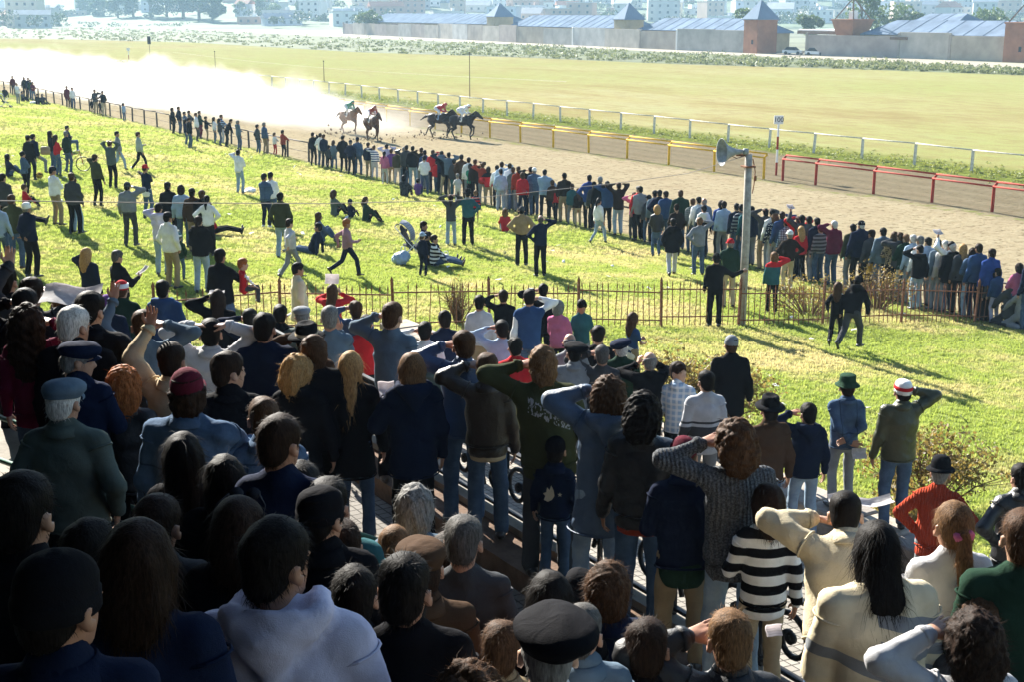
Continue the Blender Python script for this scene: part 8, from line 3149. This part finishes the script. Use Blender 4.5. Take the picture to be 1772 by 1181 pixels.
def pushchair(px, py, label, rot, cloth, scale=1.0):
    p = on_ground(px, py)
    root = empty("pushchair", tuple(p), rot)
    tag(root, label, "pushchair", "pushchairs on the grass")
    fm = simple("pushchair_tube", (0.6, 0.6, 0.6), 0.35, 0.1)
    for sx in (-0.24, 0.24):
        m = MB()
        m.tube([(sx, 0.38, 0.1), (sx, -0.1, 0.55), (sx, -0.5, 1.0)], 0.014, 6)
        m.tube([(sx, -0.36, 0.1), (sx, 0.05, 0.5), (sx, 0.2, 0.75)], 0.014, 6)
        m.build("frame", fm, root, smooth=True)
        for y in (0.38, -0.36):
            for dx in (-0.04, 0.04):
                w = MB().tube([(sx + dx - 0.012, y, 0.085), (sx + dx + 0.012, y, 0.085)], 0.085, 12)
                wo = w.build("wheel", black_paint, root)
                MB().tube([(sx + dx - 0.016, y, 0.085), (sx + dx + 0.016, y, 0.085)], 0.04, 10).build("rim", white_paint, wo)
    MB().tube([(-0.24, -0.5, 1.0), (0, -0.53, 1.02), (0.24, -0.5, 1.0)], 0.016, 6).build("handle", black_paint, root)
    s = SDF()
    s.rc((-0.2, 0.1, 0.42), (0.2, 0.1, 0.42), 0.05, 0.05, 0.05)
    s.rc((-0.2, -0.15, 0.48), (0.2, -0.15, 0.48), 0.05, 0.05, 0.05)
    s.rc((-0.2, -0.3, 0.85), (0.2, -0.3, 0.85), 0.05, 0.05, 0.05)
    s.rc((0, -0.15, 0.48), (0, -0.32, 0.85), 0.2, 0.2, 0.04, np.array([0, 0.9, 0.43]), 0.2)
    s.rc((0, 0.15, 0.42), (0, -0.15, 0.46), 0.2, 0.2, 0.04, np.array([0, 0.1, 1.0]), 0.2)
    V, Q = s.mesh(0.022)
    link("seat", new_mesh("seat", V, Q), cloth_mat('darkgrey'), root)
    V, F = [], []
    n, m2 = 9, 7
    for lay in (0, 0.012):
        for i in range(n):
            a = math.radians(-20 + 100 * i / (n - 1))
            for j in range(m2):
                x = -0.27 + 0.54 * j / (m2 - 1)
                r = 0.42 - lay
                V.append((x, -0.42 + r * math.cos(a) * 0.9, 0.75 + r * math.sin(a) - 0.05 * (abs(x) / 0.27) ** 3))
    q = n * m2
    for i in range(n - 1):
        for j in range(m2 - 1):
            k = i * m2 + j
            F += [(k, k + 1, k + m2 + 1, k + m2), (k + q + m2, k + q + m2 + 1, k + q + 1, k + q)]
    link("canopy", new_mesh("canopy", np.array(V), F, True), cloth_mat(cloth, 'plaid', 'grey'), root)
    return root


pushchair(718, 452, "pushchair with pale flowered canopy in middle of the lawn", math.radians(-100), 'lightgrey')
pushchair(10, 186, "small striped pushchair at the far left rail", math.radians(-60), 'lightblue')


def bundle(px, py, label, col, w, h, name="plastic_bag", cat="bag", seed=1):
    p = on_ground(px, py)
    root = empty(name, tuple(p), 0.4)
    tag(root, label, cat)
    s = SDF()
    rs = np.random.RandomState(seed)
    for i in range(5):
        s.el((rs.uniform(-.4, .4) * w, rs.uniform(-.3, .3) * w, h * rs.uniform(0.25, 0.6)), (w * 0.3, w * 0.28, h * 0.38), 0.05)
    s.cut((0, 0, 0.005), (0, 0, -1))
    V, Q = s.mesh(0.025)
    V = wrinkle(V, Q, rs, 0.02, 28.0, (1, 1, 1), 4)
    V[:, 2] = np.maximum(V[:, 2], 0.003)
    link("sack", new_mesh("sack", V, Q), cloth_mat(col, 'nylon'), root)
    m = MB()
    m.tube([(-0.06, 0, h * 0.8), (-0.05, 0.01, h * 1.12), (0.05, 0.02, h * 1.15), (0.07, 0, h * 0.8)], 0.012, 5)
    m.build("handle", cloth_mat(col, 'nylon'), root)


bundle(698, 456, "crumpled pale plastic bag left of the pushchair", 'lightblue', 0.55, 0.42)
bundle(772, 450, "white bundle on grass beside seated boy with boots", 'white', 0.4, 0.22, seed=2)
bundle(433, 333, "white crumpled bundle on grass by man in white jacket", 'white', 0.55, 0.2, "bundle", "bundle", 3)
bundle(1466, 452, "turquoise plastic bag by the tall navy man", 'jade', 0.32, 0.5, seed=4)
bundle(1501, 462, "small pink bag beside the child in yellow vest", 'pink', 0.24, 0.35, seed=5)
bundle(58, 180, "small white bundle beside seated dark figures, far left", 'white', 0.5, 0.25, "bundle", "bundle", 6)


def cup():
    p = world_pt(P_, P_['WR'][1] + np.array([0.02, 0.1, 0.06]))
    root = empty("drinking_cup", tuple(p), P_['yaw'])
    tag(root, "small round drinking cup with metal straw in a hand", "cup")
    MB().lathe([(0.015, -0.05), (0.036, -0.035), (0.042, 0.0), (0.036, 0.03), (0.033, 0.032), (0.03, 0.02)], 16).build("bowl", simple("gourd", (0.12, 0.06, 0.03), 0.5), root, smooth=True)
    MB().tube([(0.0, 0, 0.0), (-0.02, -0.06, 0.16), (-0.03, -0.09, 0.2)], 0.004, 6).build("straw", simple("steel", (0.6, 0.6, 0.6), 0.25, 0.1, 6, 0, 40, 1.0), root)


cup()


def sunglasses():
    hm, hc, hs = R_['HM'], R_['HC'], R_['hs']
    c = world_pt(R_, hc)
    root = empty("sunglasses", tuple(c), R_['yaw'])
    tag(root, "dark sunglasses pushed up on a dark haired head", "sunglasses")
    for sx in (-1, 1):
        mb = MB()
        mb.lathe([(0.001, -0.003), (0.026, -0.002), (0.026, 0.002), (0.001, 0.003)], 14, (sx * 0.034, 0.085, 0.118), 1.1, 1, rotx(0.9))
        V = np.array(mb.V) @ hm.T * hs
        link("lens", new_mesh("lens", V, mb.F, True), black_paint, root)
        mb = MB().tube([(sx * 0.06, 0.08, 0.118), (sx * 0.096, 0.03, 0.09), (sx * 0.1, -0.03, 0.05)], 0.0025, 5)
        V = np.array(mb.V) @ hm.T * hs
        link("temple", new_mesh("temple", V, mb.F, True), black_paint, root)


sunglasses()


def shoulder_bag():
    p = on_ground(79, 268, 0.9)
    root = empty("shoulder_bag", (p[0], p[1], p[2] + 1.0), 0.3)
    tag(root, "orange brown shoulder bag on the long haired woman", "bag")
    s = SDF().rc((-0.1, 0, 0.0), (0.1, 0, 0.0), 0.1, 0.1, 0.03).rc((-0.1, 0, 0.14), (0.1, 0, 0.14), 0.09, 0.09, 0.05)
    V, Q = s.mesh(0.025)
    V[:, 1] *= 0.6
    link("bag_body", new_mesh("bag_body", V, Q), cloth_mat('tan', 'leather'), root)
    MB().tube([(-0.1, 0, 0.2), (0.0, 0.05, 0.5), (0.1, 0, 0.2)], 0.01, 5).build("strap", cloth_mat('tan', 'leather'), root)


shoulder_bag()


def emblem():
    for inf in PEOPLE:
        if inf['root'].get('label', '').startswith("child in dark cap"):
            T, A, s = inf['T'], inf['A'], inf['s']
            mb = MB()
            rs = np.random.RandomState(3)

            def patch(pts):
                V = []
                for dx, dz in pts:
                    x, z = dx, dz
                    y = -0.165 + 0.5 * x * x
                    V.append(T(x, y, z))
                mb.add(V, [tuple(range(len(V)))])
            star = [(-0.075 + (0.03 if i % 2 == 0 else 0.012) * math.sin(math.pi * i / 5), 1.2 + (0.03 if i % 2 == 0 else 0.012) * math.cos(math.pi * i / 5)) for i in range(10)]
            star = [(x + 0.17, z) for x, z in star]
            patch(star)
            lf = [(-0.1, 1.12), (-0.05, 1.1), (0.0, 1.13), (0.03, 1.18), (0.02, 1.25), (-0.01, 1.31), (-0.03, 1.25), (-0.06, 1.28), (-0.07, 1.22), (-0.11, 1.2), (-0.08, 1.17)]
            patch(lf)
            mb.build("emblem", cloth_mat('cream'), inf['up'])
        if inf['root'].get('label', '').startswith("girl with pink tied"):
            hm, hc, hs = inf['HM'], inf['HC'], inf['hs']
            sc = SDF().rc((-0.03, -0.122, 0.0), (0.03, -0.122, 0.0), 0.026, 0.026, 0.01)
            V, Q = sc.mesh(0.012)
            V = wrinkle(V, Q, np.random.RandomState(1), 0.006, 90)
            link("hair_tie", new_mesh("hair_tie", tf(V * hs, hm, hc), Q), cloth_mat('pink'), inf['root'])


emblem()


def litter():
    rs = np.random.RandomState(12)
    V, F = [], []
    for i in range(130):
        u, v = rs.uniform(5, 70), rs.uniform(9, 28)
        x, y = xy_of(u, v)
        if u < 21.5 and v < 11.2:
            continue
        c = np.array([x, y, lawn_z(v) + 0.06])
        a = rs.normal(size=3) * np.array([1, 1, 0.3])
        a /= np.linalg.norm(a)
        b = np.cross(a, [0.1, 0.2, 1])
        w, h = rs.uniform(0.03, 0.1), rs.uniform(0.03, 0.07)
        k = len(V)
        V += [c - a * w - b * h, c + a * w - b * h * 0.8, c + a * w * 0.9 + b * h + [0, 0, 0.03], c - a * w + b * h]
        V += [q - np.array([0, 0, 0.004]) for q in V[k:k + 4]]
        F += [(k, k + 1, k + 2, k + 3), (k + 7, k + 6, k + 5, k + 4), (k, k + 4, k + 5, k + 1), (k + 1, k + 5, k + 6, k + 2), (k + 2, k + 6, k + 7, k + 3), (k + 3, k + 7, k + 4, k)]
    o = link("litter", new_mesh("litter", np.array(V), F, False), paper_m)
    tag(o, "scraps of white paper litter dropped on the grass", "litter", kind="stuff")


litter()

tri = 0
for o_ in SC.objects:
    if o_.type == 'MESH':
        tri += len(o_.data.loops) - 2 * len(o_.data.polygons)
print("TRIANGLES", tri, "OBJECTS", len(SC.objects), "PEOPLE", len(PEOPLE))
